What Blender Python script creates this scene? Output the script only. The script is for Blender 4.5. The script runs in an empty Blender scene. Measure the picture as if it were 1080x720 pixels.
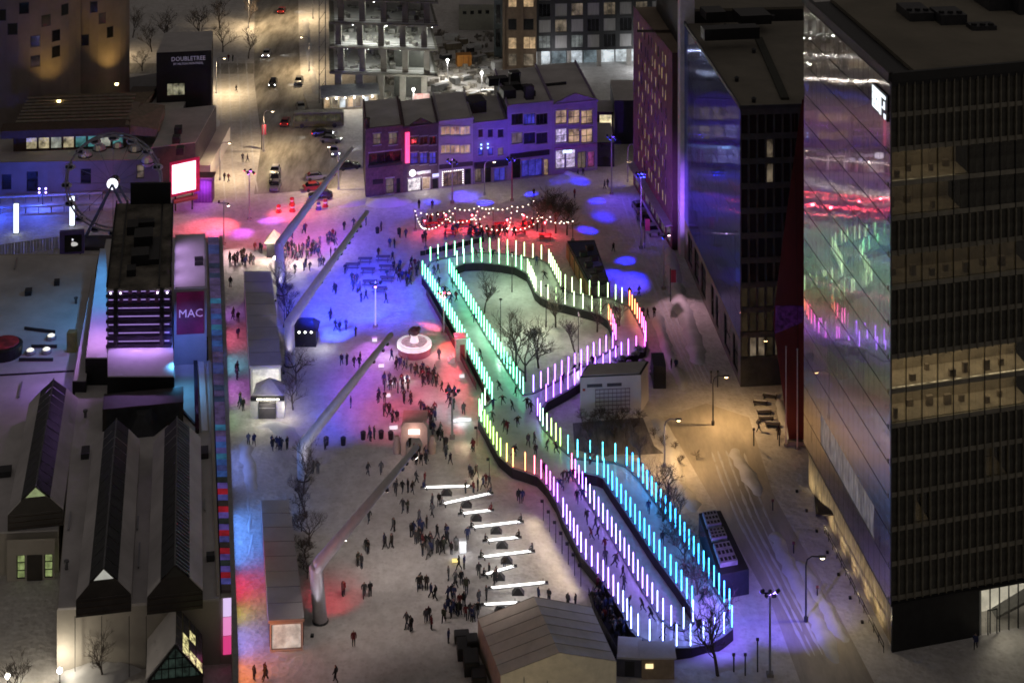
import bpy, bmesh, math, random
from mathutils import Vector, Matrix
from mathutils.geometry import tessellate_polygon
R = math.radians
rnd = random.Random(7)
scene = bpy.context.scene
col = scene.collection

# ------------------------------------------------------------ camera
# a view camera on a high balcony: film plane vertical, lens shifted down
F, H, YH, CX = 1750.0, 115.0, -450.0, 540.0      # focal length in px of a 1080-wide picture, eye height, horizon row, centre column
cam = bpy.data.cameras.new('camera'); camo = bpy.data.objects.new('camera', cam); col.objects.link(camo)
camo.location = (0, 0, H); camo.rotation_euler = (R(90), 0, 0)
cam.sensor_width = 36; cam.lens = 36 * F / 1080; cam.shift_y = (360 - YH) / 1080 * -1
cam.clip_start = 1; cam.clip_end = 3000
scene.camera = camo

# ------------------------------------------------------------ night sky, faint moon, exposure
world = bpy.data.worlds.new('World'); scene.world = world; world.use_nodes = True
wn, wl = world.node_tree.nodes, world.node_tree.links
for n in list(wn): wn.remove(n)
sky = wn.new('ShaderNodeTexSky'); sky.sky_type = 'NISHITA'; sky.sun_disc = False
sky.sun_elevation = R(-4); sky.sun_rotation = R(200)
b1 = wn.new('ShaderNodeBackground'); b1.inputs['Strength'].default_value = 0.05
wl.new(sky.outputs[0], b1.inputs['Color'])
b2 = wn.new('ShaderNodeBackground'); b2.inputs['Color'].default_value = (1.0, .89, .82, 1); b2.inputs['Strength'].default_value = 0.066   # cloud lit by the city
ad = wn.new('ShaderNodeAddShader'); wo = wn.new('ShaderNodeOutputWorld')
wl.new(b1.outputs[0], ad.inputs[0]); wl.new(b2.outputs[0], ad.inputs[1]); wl.new(ad.outputs[0], wo.inputs['Surface'])
moon = bpy.data.lights.new('moon', 'SUN'); moon.energy = .03; moon.angle = R(15); moon.color = (1, .93, .85)
mo = bpy.data.objects.new('moon', moon); col.objects.link(mo); mo.rotation_euler = (R(35), R(10), 0)
scene.view_settings.view_transform = 'Standard'; scene.view_settings.look = 'None'
scene.view_settings.exposure = .14; scene.view_settings.gamma = 1
scene.cycles.use_denoising = True
scene.cycles.max_bounces = 4; scene.cycles.diffuse_bounces = 2; scene.cycles.glossy_bounces = 3
scene.cycles.transmission_bounces = 3; scene.cycles.transparent_max_bounces = 6
scene.cycles.caustics_reflective = False; scene.cycles.caustics_refractive = False
scene.cycles.sample_clamp_indirect = 4; scene.cycles.filter_width = 1.7; scene.cycles.use_adaptive_sampling = True; scene.cycles.adaptive_threshold = .03; scene.cycles.adaptive_min_samples = 16

# ------------------------------------------------------------ helpers
def P(x, y, z=0.0):
    Y = F * (H - z) / (y - YH); return Vector(((x - CX) / F * Y, Y, z))
def S(y, z=0.0): return (y - YH) / (H - z)            # pixels per metre
def U(p): return (CX + p.x / p.y * F, YH + F * (H - p.z) / p.y)

MATS = {}
def M(name, c, rough=.8, metal=0, var=.18, sc=1.2, bump=0.0, bsc=8, spec=.5, emit=None, es=0.0, stretch=None, c2=None, coat=0):
    if name in MATS: return MATS[name]
    m = bpy.data.materials.new(name); m.use_nodes = True; nt = m.node_tree; p = nt.nodes['Principled BSDF']
    p.inputs['Roughness'].default_value = rough; p.inputs['Metallic'].default_value = metal
    p.inputs['Specular IOR Level'].default_value = spec
    if coat: p.inputs['Coat Weight'].default_value = coat
    tc = nt.nodes.new('ShaderNodeTexCoord'); src = tc.outputs['Object']
    if stretch:
        mp = nt.nodes.new('ShaderNodeMapping'); mp.inputs['Scale'].default_value = stretch
        nt.links.new(src, mp.inputs['Vector']); src = mp.outputs[0]
    nz = nt.nodes.new('ShaderNodeTexNoise'); nz.inputs['Scale'].default_value = sc; nz.inputs['Detail'].default_value = 5; nz.inputs['Roughness'].default_value = .65
    nt.links.new(src, nz.inputs['Vector'])
    rp = nt.nodes.new('ShaderNodeValToRGB'); rp.color_ramp.elements[0].position = .33; rp.color_ramp.elements[1].position = .67
    a = tuple(max(0, v * (1 - var)) for v in c); b = c2 if c2 else tuple(min(1, v * (1 + var)) for v in c)
    rp.color_ramp.elements[0].color = (*a, 1); rp.color_ramp.elements[1].color = (*b, 1)
    nt.links.new(nz.outputs['Fac'], rp.inputs['Fac']); nt.links.new(rp.outputs['Color'], p.inputs['Base Color'])
    if bump:
        n2 = nt.nodes.new('ShaderNodeTexNoise'); n2.inputs['Scale'].default_value = bsc; n2.inputs['Detail'].default_value = 4
        nt.links.new(src, n2.inputs['Vector'])
        bp = nt.nodes.new('ShaderNodeBump'); bp.inputs['Strength'].default_value = bump; bp.inputs['Distance'].default_value = .15
        nt.links.new(n2.outputs['Fac'], bp.inputs['Height']); nt.links.new(bp.outputs['Normal'], p.inputs['Normal'])
    if emit:
        mx = nt.nodes.new('ShaderNodeMix'); mx.data_type = 'RGBA'; mx.inputs['Factor'].default_value = 1; mx.blend_type = 'MULTIPLY'
        mx.inputs['A'].default_value = (*emit, 1)
        r2 = nt.nodes.new('ShaderNodeValToRGB'); lo = max(0.0, 1 - 2.2 * var)
        r2.color_ramp.elements[0].color = (lo, lo, lo, 1); r2.color_ramp.elements[1].color = (1, 1, 1, 1)
        r2.color_ramp.elements[0].position = .35; r2.color_ramp.elements[1].position = .65
        nt.links.new(nz.outputs['Fac'], r2.inputs['Fac']); nt.links.new(r2.outputs['Color'], mx.inputs['B'])
        nt.links.new(mx.outputs['Result'], p.inputs['Emission Color']); p.inputs['Emission Strength'].default_value = es
    MATS[name] = m; return m
def E(name, c, s, var=.02, sc=1.0): return M(name, (.6, .6, .6), .4, emit=c, es=s, var=var, sc=sc)

ORG = {}
class MB:
    def __init__(s): s.v = []; s.f = []; s.m = []
    def poly(s, pts, mi=0):
        k = len(s.v); s.v += [Vector(p) for p in pts]; s.f.append(tuple(range(k, k + len(pts)))); s.m.append(mi); return s
    def hexa(s, b, t, mi=0):
        k = len(s.v); n = len(b); s.v += [Vector(p) for p in b] + [Vector(p) for p in t]
        fs = [tuple(range(k + n - 1, k - 1, -1)), tuple(range(k + n, k + 2 * n))]
        fs += [(k + i, k + (i + 1) % n, k + n + (i + 1) % n, k + n + i) for i in range(n)]
        s.f += fs; s.m += [mi] * len(fs); return s
    def prism(s, pts, z0, z1, mi=0):
        pts = [Vector((p[0], p[1], 0)) for p in pts]
        ar = sum(pts[i].x * pts[(i + 1) % len(pts)].y - pts[(i + 1) % len(pts)].x * pts[i].y for i in range(len(pts)))
        if ar < 0: pts = pts[::-1]
        return s.hexa([(p.x, p.y, z0) for p in pts], [(p.x, p.y, z1) for p in pts], mi)
    def box(s, c, sz, rz=0, mi=0):
        c = Vector(c); ca, sa = math.cos(rz), math.sin(rz); x, y, z = sz[0] / 2, sz[1] / 2, sz[2] / 2
        q = [(-x, -y), (x, -y), (x, y), (-x, y)]
        g = lambda dz: [(c.x + a * ca - b * sa, c.y + a * sa + b * ca, c.z + dz) for a, b in q]
        return s.hexa(g(-z), g(z), mi)
    def tube(s, pts, rads, n=6, mi=0, caps=True):
        pts = [Vector(p) for p in pts]
        if not hasattr(rads, '__len__'): rads = [rads] * len(pts)
        k = len(s.v); prev = None
        for i, p in enumerate(pts):
            d = (pts[min(i + 1, len(pts) - 1)] - pts[max(i - 1, 0)])
            d = d.normalized() if d.length > 1e-9 else Vector((0, 0, 1))
            if prev is None:
                a = d.cross(Vector((0, 0, 1)));  a = a if a.length > .01 else Vector((1, 0, 0))
            else: a = prev - d * prev.dot(d)
            a.normalize(); prev = a; b = d.cross(a)
            for j in range(n):
                t = 2 * math.pi * j / n; s.v.append(p + (a * math.cos(t) + b * math.sin(t)) * rads[i])
        for i in range(len(pts) - 1):
            for j in range(n):
                s.f.append((k + i * n + j, k + i * n + (j + 1) % n, k + (i + 1) * n + (j + 1) % n, k + (i + 1) * n + j)); s.m.append(mi)
        if caps:
            s.f.append(tuple(range(k + n - 1, k - 1, -1))); s.m.append(mi)
            e = k + (len(pts) - 1) * n; s.f.append(tuple(range(e, e + n))); s.m.append(mi)
        return s
    def lathe(s, c, prof, n=12, mi=0):
        c = Vector(c); return s.tube([c + Vector((0, 0, z)) for r, z in prof], [r for r, z in prof], n, mi)
    def ball(s, c, r, n=8, mi=0, sq=(1, 1, 1)):
        k = len(s.v); c = Vector(c); m = max(3, n // 2)
        for i in range(m + 1):
            a = math.pi * i / m
            for j in range(n):
                t = 2 * math.pi * j / n
                s.v.append(c + Vector((r * sq[0] * math.sin(a) * math.cos(t), r * sq[1] * math.sin(a) * math.sin(t), r * sq[2] * math.cos(a))))
        for i in range(m):
            for j in range(n):
                s.f.append((k + i * n + j, k + (i + 1) * n + j, k + (i + 1) * n + (j + 1) % n, k + i * n + (j + 1) % n)); s.m.append(mi)
        return s
    def beam(s, a, b, w, h, mi=0):
        a, b = Vector(a), Vector(b); d = (b - a).normalized()
        x = d.cross(Vector((0, 0, 1)));  x = x.normalized() if x.length > .01 else Vector((1, 0, 0))
        y = x.cross(d); q = [(-w / 2, -h / 2), (w / 2, -h / 2), (w / 2, h / 2), (-w / 2, h / 2)]
        return s.hexa([a + x * i + y * j for i, j in q], [b + x * i + y * j for i, j in q], mi)
    def mesh(s, name, mats, org=Vector(), smooth=False):
        me = bpy.data.meshes.new(name); me.from_pydata([tuple(v - org) for v in s.v], [], s.f)
        for m in (mats if isinstance(mats, (list, tuple)) else [mats]): me.materials.append(m)
        if any(s.m): me.polygons.foreach_set('material_index', s.m)
        if smooth: me.polygons.foreach_set('use_smooth', [True] * len(me.polygons))
        me.update(); return me
    def build(s, name, mats, parent=None, smooth=False, org=None):
        if org is None: org = ORG.get(parent.name, Vector()) if parent else Vector()
        o = bpy.data.objects.new(name, s.mesh(name, mats, org, smooth)); col.objects.link(o)
        if parent: o.parent = parent
        ORG[o.name] = Vector(org); return o
def thing(name, label, cat, loc, group=None):
    o = bpy.data.objects.new(name, None); col.objects.link(o); o.empty_display_size = .3
    o.location = loc; ORG[o.name] = Vector(loc); o['label'] = label; o['category'] = cat
    if group: o['group'] = group
    return o
def tag(o, label, cat, group=None):
    o['label'] = label; o['category'] = cat
    if group: o['group'] = group
    return o
def struct(o, kind='structure'): o['kind'] = kind; return o
def dup(root, loc, rz=0, sc=1, label=None, group=None):
    r = root.copy(); col.objects.link(r); r.location = loc; r.rotation_euler = (0, 0, rz); r.scale = (sc, sc, sc)
    if label: r['label'] = label
    if group: r['group'] = group
    for ch in root.children:
        c = ch.copy(); col.objects.link(c); c.parent = r
        for g in ch.children:
            d = g.copy(); col.objects.link(d); d.parent = c
    return r
def spot(parent, loc, target, color, watt, ang, blend=.6, rad=.25, name='spot_lamp'):
    l = bpy.data.lights.new(name, 'SPOT'); l.energy = watt; l.color = color; l.spot_size = R(ang); l.spot_blend = blend; l.shadow_soft_size = rad
    o = bpy.data.objects.new(name, l); col.objects.link(o); loc = Vector(loc)
    o.rotation_euler = (Vector(target) - loc).to_track_quat('-Z', 'Y').to_euler()
    o.location = loc - (ORG[parent.name] if parent else Vector())
    if parent: o.parent = parent
    return o
def bulb(parent, loc, color, watt, rad=.2, name='lamp_light'):
    l = bpy.data.lights.new(name, 'POINT'); l.energy = watt; l.color = color; l.shadow_soft_size = rad
    o = bpy.data.objects.new(name, l); col.objects.link(o); o.location = Vector(loc) - (ORG[parent.name] if parent else Vector())
    if parent: o.parent = parent
    return o
def ordn(n): return '%d%s' % (n, 'th' if 10 <= n % 100 <= 20 else {1: 'st', 2: 'nd', 3: 'rd'}.get(n % 10, 'th'))
def text_mesh(txt, size, width=None):
    cu = bpy.data.curves.new('t', 'FONT'); cu.body = txt; cu.size = size; cu.extrude = .02; cu.align_x = 'CENTER'; cu.align_y = 'CENTER'; cu.resolution_u = 2
    o = bpy.data.objects.new('t', cu); col.objects.link(o)
    me = bpy.data.meshes.new_from_object(o.evaluated_get(bpy.context.evaluated_depsgraph_get()))
    bpy.data.objects.remove(o); return me
def lettering(parent, txt, size, c, u, mat, name='lettering', up=Vector((0, 0, 1)), sx=1):
    me = text_mesh(txt, size); me.materials.clear(); me.materials.append(mat)
    o = bpy.data.objects.new(name, me); col.objects.link(o); o.parent = parent
    u = u.normalized(); n = u.cross(up)
    mt = Matrix((u * sx, up, n)).transposed().to_4x4(); mt.translation = Vector(c) - ORG[parent.name]
    o.matrix_local = mt; ORG[o.name] = Vector(c); return o

def line_u(A, B, px):             # distance along the wall A-B at a picture column
    k = (px - CX) / F; d = B - A; t = (k * A.y - A.x) / (d.x - k * d.y); return t * Vector((d.x, d.y, 0)).length
def hole_px(A, B, x0, x1, y0, y1):
    u0, u1 = line_u(A, B, x0), line_u(A, B, x1); L = (B - A).length
    ym = (A + (B - A) * ((u0 + u1) / 2 / L)).y
    return (u0, u1, H - (y1 - YH) * ym / F, H - (y0 - YH) * ym / F)
def facade(root, A, B, z0, z1, holes, mat, name='wall', deep=.3):
    A = Vector((A.x, A.y, 0)); B = Vector((B.x, B.y, 0)); L = (B - A).length; u = (B - A) / L; n = Vector((u.y, -u.x, 0))
    pt = lambda a, z, d=0: A + u * a + Vector((0, 0, z)) - n * d
    us = sorted({0, L} | {h[0] for h in holes} | {h[1] for h in holes}); zs = sorted({z0, z1} | {h[2] for h in holes} | {h[3] for h in holes})
    mb = MB()
    for i in range(len(us) - 1):
        for j in range(len(zs) - 1):
            cu, cz = (us[i] + us[i + 1]) / 2, (zs[j] + zs[j + 1]) / 2
            if any(h[0] < cu < h[1] and h[2] < cz < h[3] for h in holes): continue
            mb.poly([pt(us[i], zs[j]), pt(us[i + 1], zs[j]), pt(us[i + 1], zs[j + 1]), pt(us[i], zs[j + 1])])
    for a, b, c, d in holes:
        mb.poly([pt(a, c), pt(b, c), pt(b, c, deep), pt(a, c, deep)]); mb.poly([pt(a, d, deep), pt(b, d, deep), pt(b, d), pt(a, d)])
        mb.poly([pt(a, c), pt(a, c, deep), pt(a, d, deep), pt(a, d)]); mb.poly([pt(b, c, deep), pt(b, c), pt(b, d), pt(b, d, deep)])
    return mb.build(name, mat, root)
def window(root, A, B, h, fm, pm, nu=1, nv=1, deep=.18, bar=.09, name='window', lip=0):
    A = Vector((A.x, A.y, 0)); B = Vector((B.x, B.y, 0)); u = (B - A).normalized(); n = Vector((u.y, -u.x, 0))
    a, b, c, d = h; pt = lambda x, z, q: A + u * x + Vector((0, 0, z)) - n * q
    mb = MB()
    def bx(x0, x1, zz0, zz1, q0, q1): mb.hexa([pt(x0, zz0, q0), pt(x1, zz0, q0), pt(x1, zz0, q1), pt(x0, zz0, q1)], [pt(x0, zz1, q0), pt(x1, zz1, q0), pt(x1, zz1, q1), pt(x0, zz1, q1)])
    f0, f1 = deep - .08 - lip, deep + .03
    e = .004
    bx(a + e, a + bar, c + e, d - e, f0, f1); bx(b - bar, b - e, c + e, d - e, f0, f1)
    bx(a + bar, b - bar, c + e, c + bar, f0, f1); bx(a + bar, b - bar, d - bar, d - e, f0, f1)
    for i in range(1, nu): x = a + (b - a) * i / nu; bx(x - bar / 2, x + bar / 2, c + bar, d - bar, f0 + .01, f1)
    for j in range(1, nv): z = c + (d - c) * j / nv; bx(a + bar, b - bar, z - bar / 2, z + bar / 2, f0 + .02, f1)
    w = mb.build(name, fm, root)
    MB().poly([pt(a + e, c + e, deep), pt(b - e, c + e, deep), pt(b - e, d - e, deep), pt(a + e, d - e, deep)]).build('pane', pm, w)
    return w
def smooth_line(pts, step=1.0, closed=False):
    pts = [Vector(p) for p in pts]; out = []; n = len(pts); rng = n if closed else n - 1
    for i in range(rng):
        g = (lambda k: pts[k % n]) if closed else (lambda k: pts[min(max(k, 0), n - 1)])
        p0, p1, p2, p3 = g(i - 1), g(i), g(i + 1), g(i + 2); m = max(1, int((p2 - p1).length / step))
        for j in range(m):
            t = j / m
            out.append(.5 * ((2 * p1) + (p2 - p0) * t + (2 * p0 - 5 * p1 + 4 * p2 - p3) * t * t + (3 * p1 - p0 - 3 * p2 + p3) * t ** 3))
    if not closed: out.append(pts[-1])
    return out
def resample(pts, step):
    out = [pts[0].copy()]; acc = 0
    for a, b in zip(pts, pts[1:]):
        L = (b - a).length
        while acc + L >= step:
            a = a + (b - a) * ((step - acc) / L); out.append(a.copy()); L = (b - a).length; acc = 0
        acc += L
    return out

# ------------------------------------------------------------ materials
def snow_mat(name, lo, hi, dirt, amt):
    m = bpy.data.materials.new(name); m.use_nodes = True; nt = m.node_tree; p = nt.nodes['Principled BSDF']; p.inputs['Roughness'].default_value = .62; MATS[name] = m
    tc = nt.nodes.new('ShaderNodeTexCoord')
    def noise(sc, det, stretch=None):
        src = tc.outputs['Object']
        if stretch: mp = nt.nodes.new('ShaderNodeMapping'); mp.inputs['Scale'].default_value = stretch; mp.inputs['Rotation'].default_value = (0, 0, .25); nt.links.new(src, mp.inputs['Vector']); src = mp.outputs[0]
        n = nt.nodes.new('ShaderNodeTexNoise'); n.inputs['Scale'].default_value = sc; n.inputs['Detail'].default_value = det; n.inputs['Roughness'].default_value = .7; nt.links.new(src, n.inputs['Vector']); return n.outputs['Fac']
    def ramp(f, a, b, ca, cb): r = nt.nodes.new('ShaderNodeValToRGB'); r.color_ramp.elements[0].position = a; r.color_ramp.elements[1].position = b; r.color_ramp.elements[0].color = (*ca, 1); r.color_ramp.elements[1].color = (*cb, 1); nt.links.new(f, r.inputs['Fac']); return r.outputs['Color']
    def mix(a, b, f, bt='MIX'):
        x = nt.nodes.new('ShaderNodeMix'); x.data_type = 'RGBA'; x.blend_type = bt
        if isinstance(f, float): x.inputs['Factor'].default_value = f
        else: nt.links.new(f, x.inputs['Factor'])
        nt.links.new(a, x.inputs['A']); nt.links.new(b, x.inputs['B']); return x.outputs['Result']
    big = ramp(noise(.07, 4), .35, .68, lo, hi); fine = ramp(noise(.75, 6), .36, .62, (.8, .79, .78), (1, 1, 1)); track = ramp(noise(.35, 5, (1.6, .3, 1)), .42, .6, (.72, .70, .68), (1, 1, 1))
    c = mix(mix(big, fine, 1.0, 'MULTIPLY'), track, .3, 'MULTIPLY')
    vo = nt.nodes.new('ShaderNodeTexVoronoi'); vo.inputs['Scale'].default_value = 1.5; nt.links.new(tc.outputs['Object'], vo.inputs['Vector'])
    foot = ramp(vo.outputs['Distance'], .12, .36, dirt, (1, 1, 1)); nt.links.new(mix(c, foot, amt, 'MULTIPLY'), p.inputs['Base Color'])
    ma = nt.nodes.new('ShaderNodeMath'); ma.operation = 'ADD'; nt.links.new(noise(1.3, 6), ma.inputs[0]); nt.links.new(vo.outputs['Distance'], ma.inputs[1])
    bp = nt.nodes.new('ShaderNodeBump'); bp.inputs['Strength'].default_value = .6; bp.inputs['Distance'].default_value = .16; nt.links.new(ma.outputs[0], bp.inputs['Height']); nt.links.new(bp.outputs['Normal'], p.inputs['Normal'])
    return m
snow = snow_mat('trodden_snow', (.62, .59, .57), (.78, .76, .75), (.70, .67, .65), .4)
roofsnow = M('roof_snow', (.56, .53, .53), .8, var=.2, sc=.12, bump=.3, bsc=.8)
bright_snow = M('fresh_snow', (.62, .61, .62), .7, var=.1, sc=.5, bump=.5, bsc=1.2)
slush = M('road_slush', (.24, .215, .18), .5, var=.4, sc=.3, bump=.4, bsc=2.5, stretch=(1.6, .3, 1), c2=(.46, .43, .39))
ice = M('rink_ice', (.64, .64, .66), .24, var=.16, sc=.45, bump=.06, bsc=5)
black = M('black_metal', (.012, .012, .014), .45, var=.3)
darkgrey = M('dark_grey_metal', (.035, .035, .04), .5, var=.25)
grey = M('grey_metal', (.16, .16, .17), .45, var=.2, metal=.4)
galv = M('pale_metal', (.34, .34, .36), .45, var=.12, metal=.3)
white = M('white_paint', (.7, .7, .7), .55, var=.06)
concrete = M('concrete', (.27, .255, .235), .85, var=.25, sc=.5, bump=.2)
stone = M('pale_stone', (.42, .40, .37), .8, var=.12, sc=.4)
darkglass = M('dark_glass', (.01, .011, .013), .08, var=.3, spec=.7)
def facade_glass(name, c, rough, aniso, dark):
    # coated glass: a sharp part and a part drawn out upright by the ribbed coating, over a dark body
    m = bpy.data.materials.new(name); m.use_nodes = True; nt = m.node_tree; MATS[name] = m
    for n in list(nt.nodes): nt.nodes.remove(n)
    out = nt.nodes.new('ShaderNodeOutputMaterial'); a = nt.nodes.new('ShaderNodeBsdfAnisotropic'); a.inputs['Color'].default_value = (*c, 1); a.inputs['Roughness'].default_value = rough; a.inputs['Anisotropy'].default_value = aniso; a.inputs['Rotation'].default_value = AROT
    tg = nt.nodes.new('ShaderNodeTangent'); tg.direction_type = 'RADIAL'; tg.axis = 'Z'; nt.links.new(tg.outputs[0], a.inputs['Tangent'])
    s = nt.nodes.new('ShaderNodeBsdfGlossy'); s.inputs['Color'].default_value = (*c, 1); s.inputs['Roughness'].default_value = .02
    tc = nt.nodes.new('ShaderNodeTexCoord'); mp = nt.nodes.new('ShaderNodeMapping'); mp.inputs['Scale'].default_value = (6, 6, .5); nz = nt.nodes.new('ShaderNodeTexNoise'); nz.inputs['Scale'].default_value = 2; nz.inputs['Detail'].default_value = 4
    nt.links.new(tc.outputs['Object'], mp.inputs['Vector']); nt.links.new(mp.outputs[0], nz.inputs['Vector'])
    rp = nt.nodes.new('ShaderNodeValToRGB'); rp.color_ramp.elements[0].position = .35; rp.color_ramp.elements[1].position = .65; rp.color_ramp.elements[0].color = (.5, .5, .5, 1); rp.color_ramp.elements[1].color = (.95, .95, .95, 1); nt.links.new(nz.outputs['Fac'], rp.inputs['Fac'])
    mx = nt.nodes.new('ShaderNodeMixShader'); nt.links.new(rp.outputs['Color'], mx.inputs[0]); nt.links.new(s.outputs[0], mx.inputs[1]); nt.links.new(a.outputs[0], mx.inputs[2])
    d = nt.nodes.new('ShaderNodeBsdfDiffuse'); d.inputs['Color'].default_value = (.10, .09, .09, 1); m2 = nt.nodes.new('ShaderNodeMixShader'); m2.inputs[0].default_value = dark
    nt.links.new(mx.outputs[0], m2.inputs[1]); nt.links.new(d.outputs[0], m2.inputs[2]); nt.links.new(m2.outputs[0], out.inputs[0]); return m
AROT = 0.25
bluemirror = facade_glass('blue_mirror_glass', (.36, .44, .80), .10, .8, .2)
warmpane = M('lit_window_warm', (.2, .18, .15), .25, emit=(1, .66, .34), es=.55, var=.4, sc=.55)
dimpane = M('lit_window_dim', (.1, .09, .08), .25, emit=(1, .78, .52), es=.16, var=.42, sc=.5)
coolpane = M('lit_window_cool', (.2, .2, .2), .25, emit=(.82, .92, 1), es=.7, var=.4, sc=.4)
brown = M('brown_cladding', (.07, .048, .038), .6, var=.2)
bark = M('bark', (.085, .066, .055), .9, var=.3, sc=4)
twig = M('twigs', (.11, .088, .075), .9, var=.3, sc=2)
# ------------------------------------------------------------ the ground
g = MB(); g.poly([(-900, -60, 0), (900, -60, 0), (900, 1500, 0), (-900, 1500, 0)]); struct(g.build('snow_ground', snow))
def sheet(name, px, z, m):
    pts = [P(x, y, z) for x, y in px]; tri = tessellate_polygon([[Vector((p.x, p.y, 0)) for p in pts]])
    b = MB(); b.v = pts
    for t in tri:
        a, c, d = (pts[i] for i in t)
        t = t if (c - a).cross(d - a).z > 0 else t[::-1]
        b.f.append(tuple(t)); b.m.append(0)
    return struct(b.build(name, m))
sheet('road', [(270, -60), (314, -60), (315, 40), (318, 92), (330, 128), (352, 150), (362, 172), (358, 198), (300, 203), (268, 205), (276, 150), (272, 118), (268, 84), (268, 40)], .006, slush)
sheet('side_street', [(120, 67), (267.6, 67), (267.6, 78), (120, 78)], .010, slush)
sheet('service_road', [(700, 440), (745, 425), (790, 440), (815, 520), (860, 600), (930, 735), (850, 735), (815, 640), (770, 560), (735, 500)], .006,
      M('packed_dirty_snow', (.44, .40, .35), .7, var=.28, sc=.2, bump=.45, bsc=1.1, stretch=(1.4, .4, 1)))
sheet('planting_bed', [(604, 446), (678, 440), (690, 470), (700, 478), (640, 481), (606, 474)], .008, M('dark_soil', (.16, .15, .16), .7, var=.5, sc=.6, bump=.5, bsc=3, stretch=(3, .5, 1)))

def snowbank(px, w=1.6, h=.7, step=1.0, z=0, jit=.25):
    line = smooth_line([P(x, y, z) for x, y in px], step); b = MB(); k0 = 0; n = 7
    for i, p in enumerate(line):
        d = line[min(i + 1, len(line) - 1)] - line[max(i - 1, 0)]; d.normalize(); s = Vector((d.y, -d.x, 0))
        e = min(1, min(i, len(line) - 1 - i) / 2.5); hh = h * e * rnd.uniform(.55, 1.2); ww = w * rnd.uniform(.8, 1.2) * (.4 + .6 * e); off = rnd.uniform(-jit, jit)
        for j in range(n):
            t = j / (n - 1) * 2 - 1; b.v.append(p + s * (t * ww + off) + Vector((0, 0, -.03 + hh * max(0, 1 - t * t) * rnd.uniform(.75, 1.1))))
        if i:
            for j in range(n - 1): b.f.append(((i - 1) * n + j, (i - 1) * n + j + 1, i * n + j + 1, i * n + j)); b.m.append(0)
    return struct(b.build('snowbank', bright_snow, smooth=True))
for a in ([[(706, 262), (712, 300), (728, 350), (738, 385)], 1.3, .9], [[(692, 330), (706, 375), (722, 412)], .9, .6], [[(772, 472), (788, 500), (803, 524)], 1.0, .5],
          [[(815, 560), (838, 608), (868, 668), (884, 700)], 1.0, .5], [[(842, 590), (870, 640), (893, 678)], .9, .5], [[(820, 420), (826, 440), (838, 470)], .7, .5],
          [[(385, 216), (415, 214), (432, 210)], 2.2, 1.3], [[(225, 60), (226, 110), (228, 160)], .8, .5],
          [[(322, 20), (326, 60), (334, 100)], .8, .6], [[(355, 218), (378, 214), (384, 206)], 1.4, .7], [[(640, 480), (668, 488), (690, 505)], 1.4, .7],
          [[(708, 700), (745, 696), (790, 700)], 1.6, .7], [[(270, 452), (283, 448), (300, 455), (312, 470)], 1.5, 1.1], [[(258, 462), (262, 490), (268, 520)], .9, .5],
          [[(285, 686), (302, 690), (322, 686)], .9, .6], [[(60, 712), (110, 709), (150, 704)], 2.2, 1.2], [[(590, 178), (606, 186), (628, 190)], .8, .6],
          [[(470, 205), (492, 202)], 1.2, 1.0], [[(690, 440), (705, 462), (712, 500), (735, 540)], 1.1, .6], [[(325, 440), (340, 436), (362, 438)], 1.6, .5]):
    snowbank(*a)

# wheel ruts and shovelled ridges
def rut(px, w=.26, h=.07):
    o = snowbank(px, w, h, 1.2, jit=.03); o.name = 'snow_rut'; return o
for k, (a, b) in enumerate(((0, 0), (7, 0), (16, 1), (24, 1), (34, 2))):
    rut([(748 + a, 470), (775 + a * .95, 540), (812 + a * .9, 610), (858 + a * .9, 700)]); 
for k in range(5): rut([(655 + k * 7, 205), (668 + k * 7, 245), (688 + k * 6, 300), (712 + k * 5, 360), (735 + k * 5, 410)])
for k in range(4): rut([(232 + k * 9, 60), (233 + k * 10, 110), (234 + k * 11, 170), (238 + k * 12, 215)])
for k in range(5): rut([(255 + k * 3, 470 + k * 22), (258 + k * 2, 480 + k * 22), (262, 500 + k * 22)], .3, .2)
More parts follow.
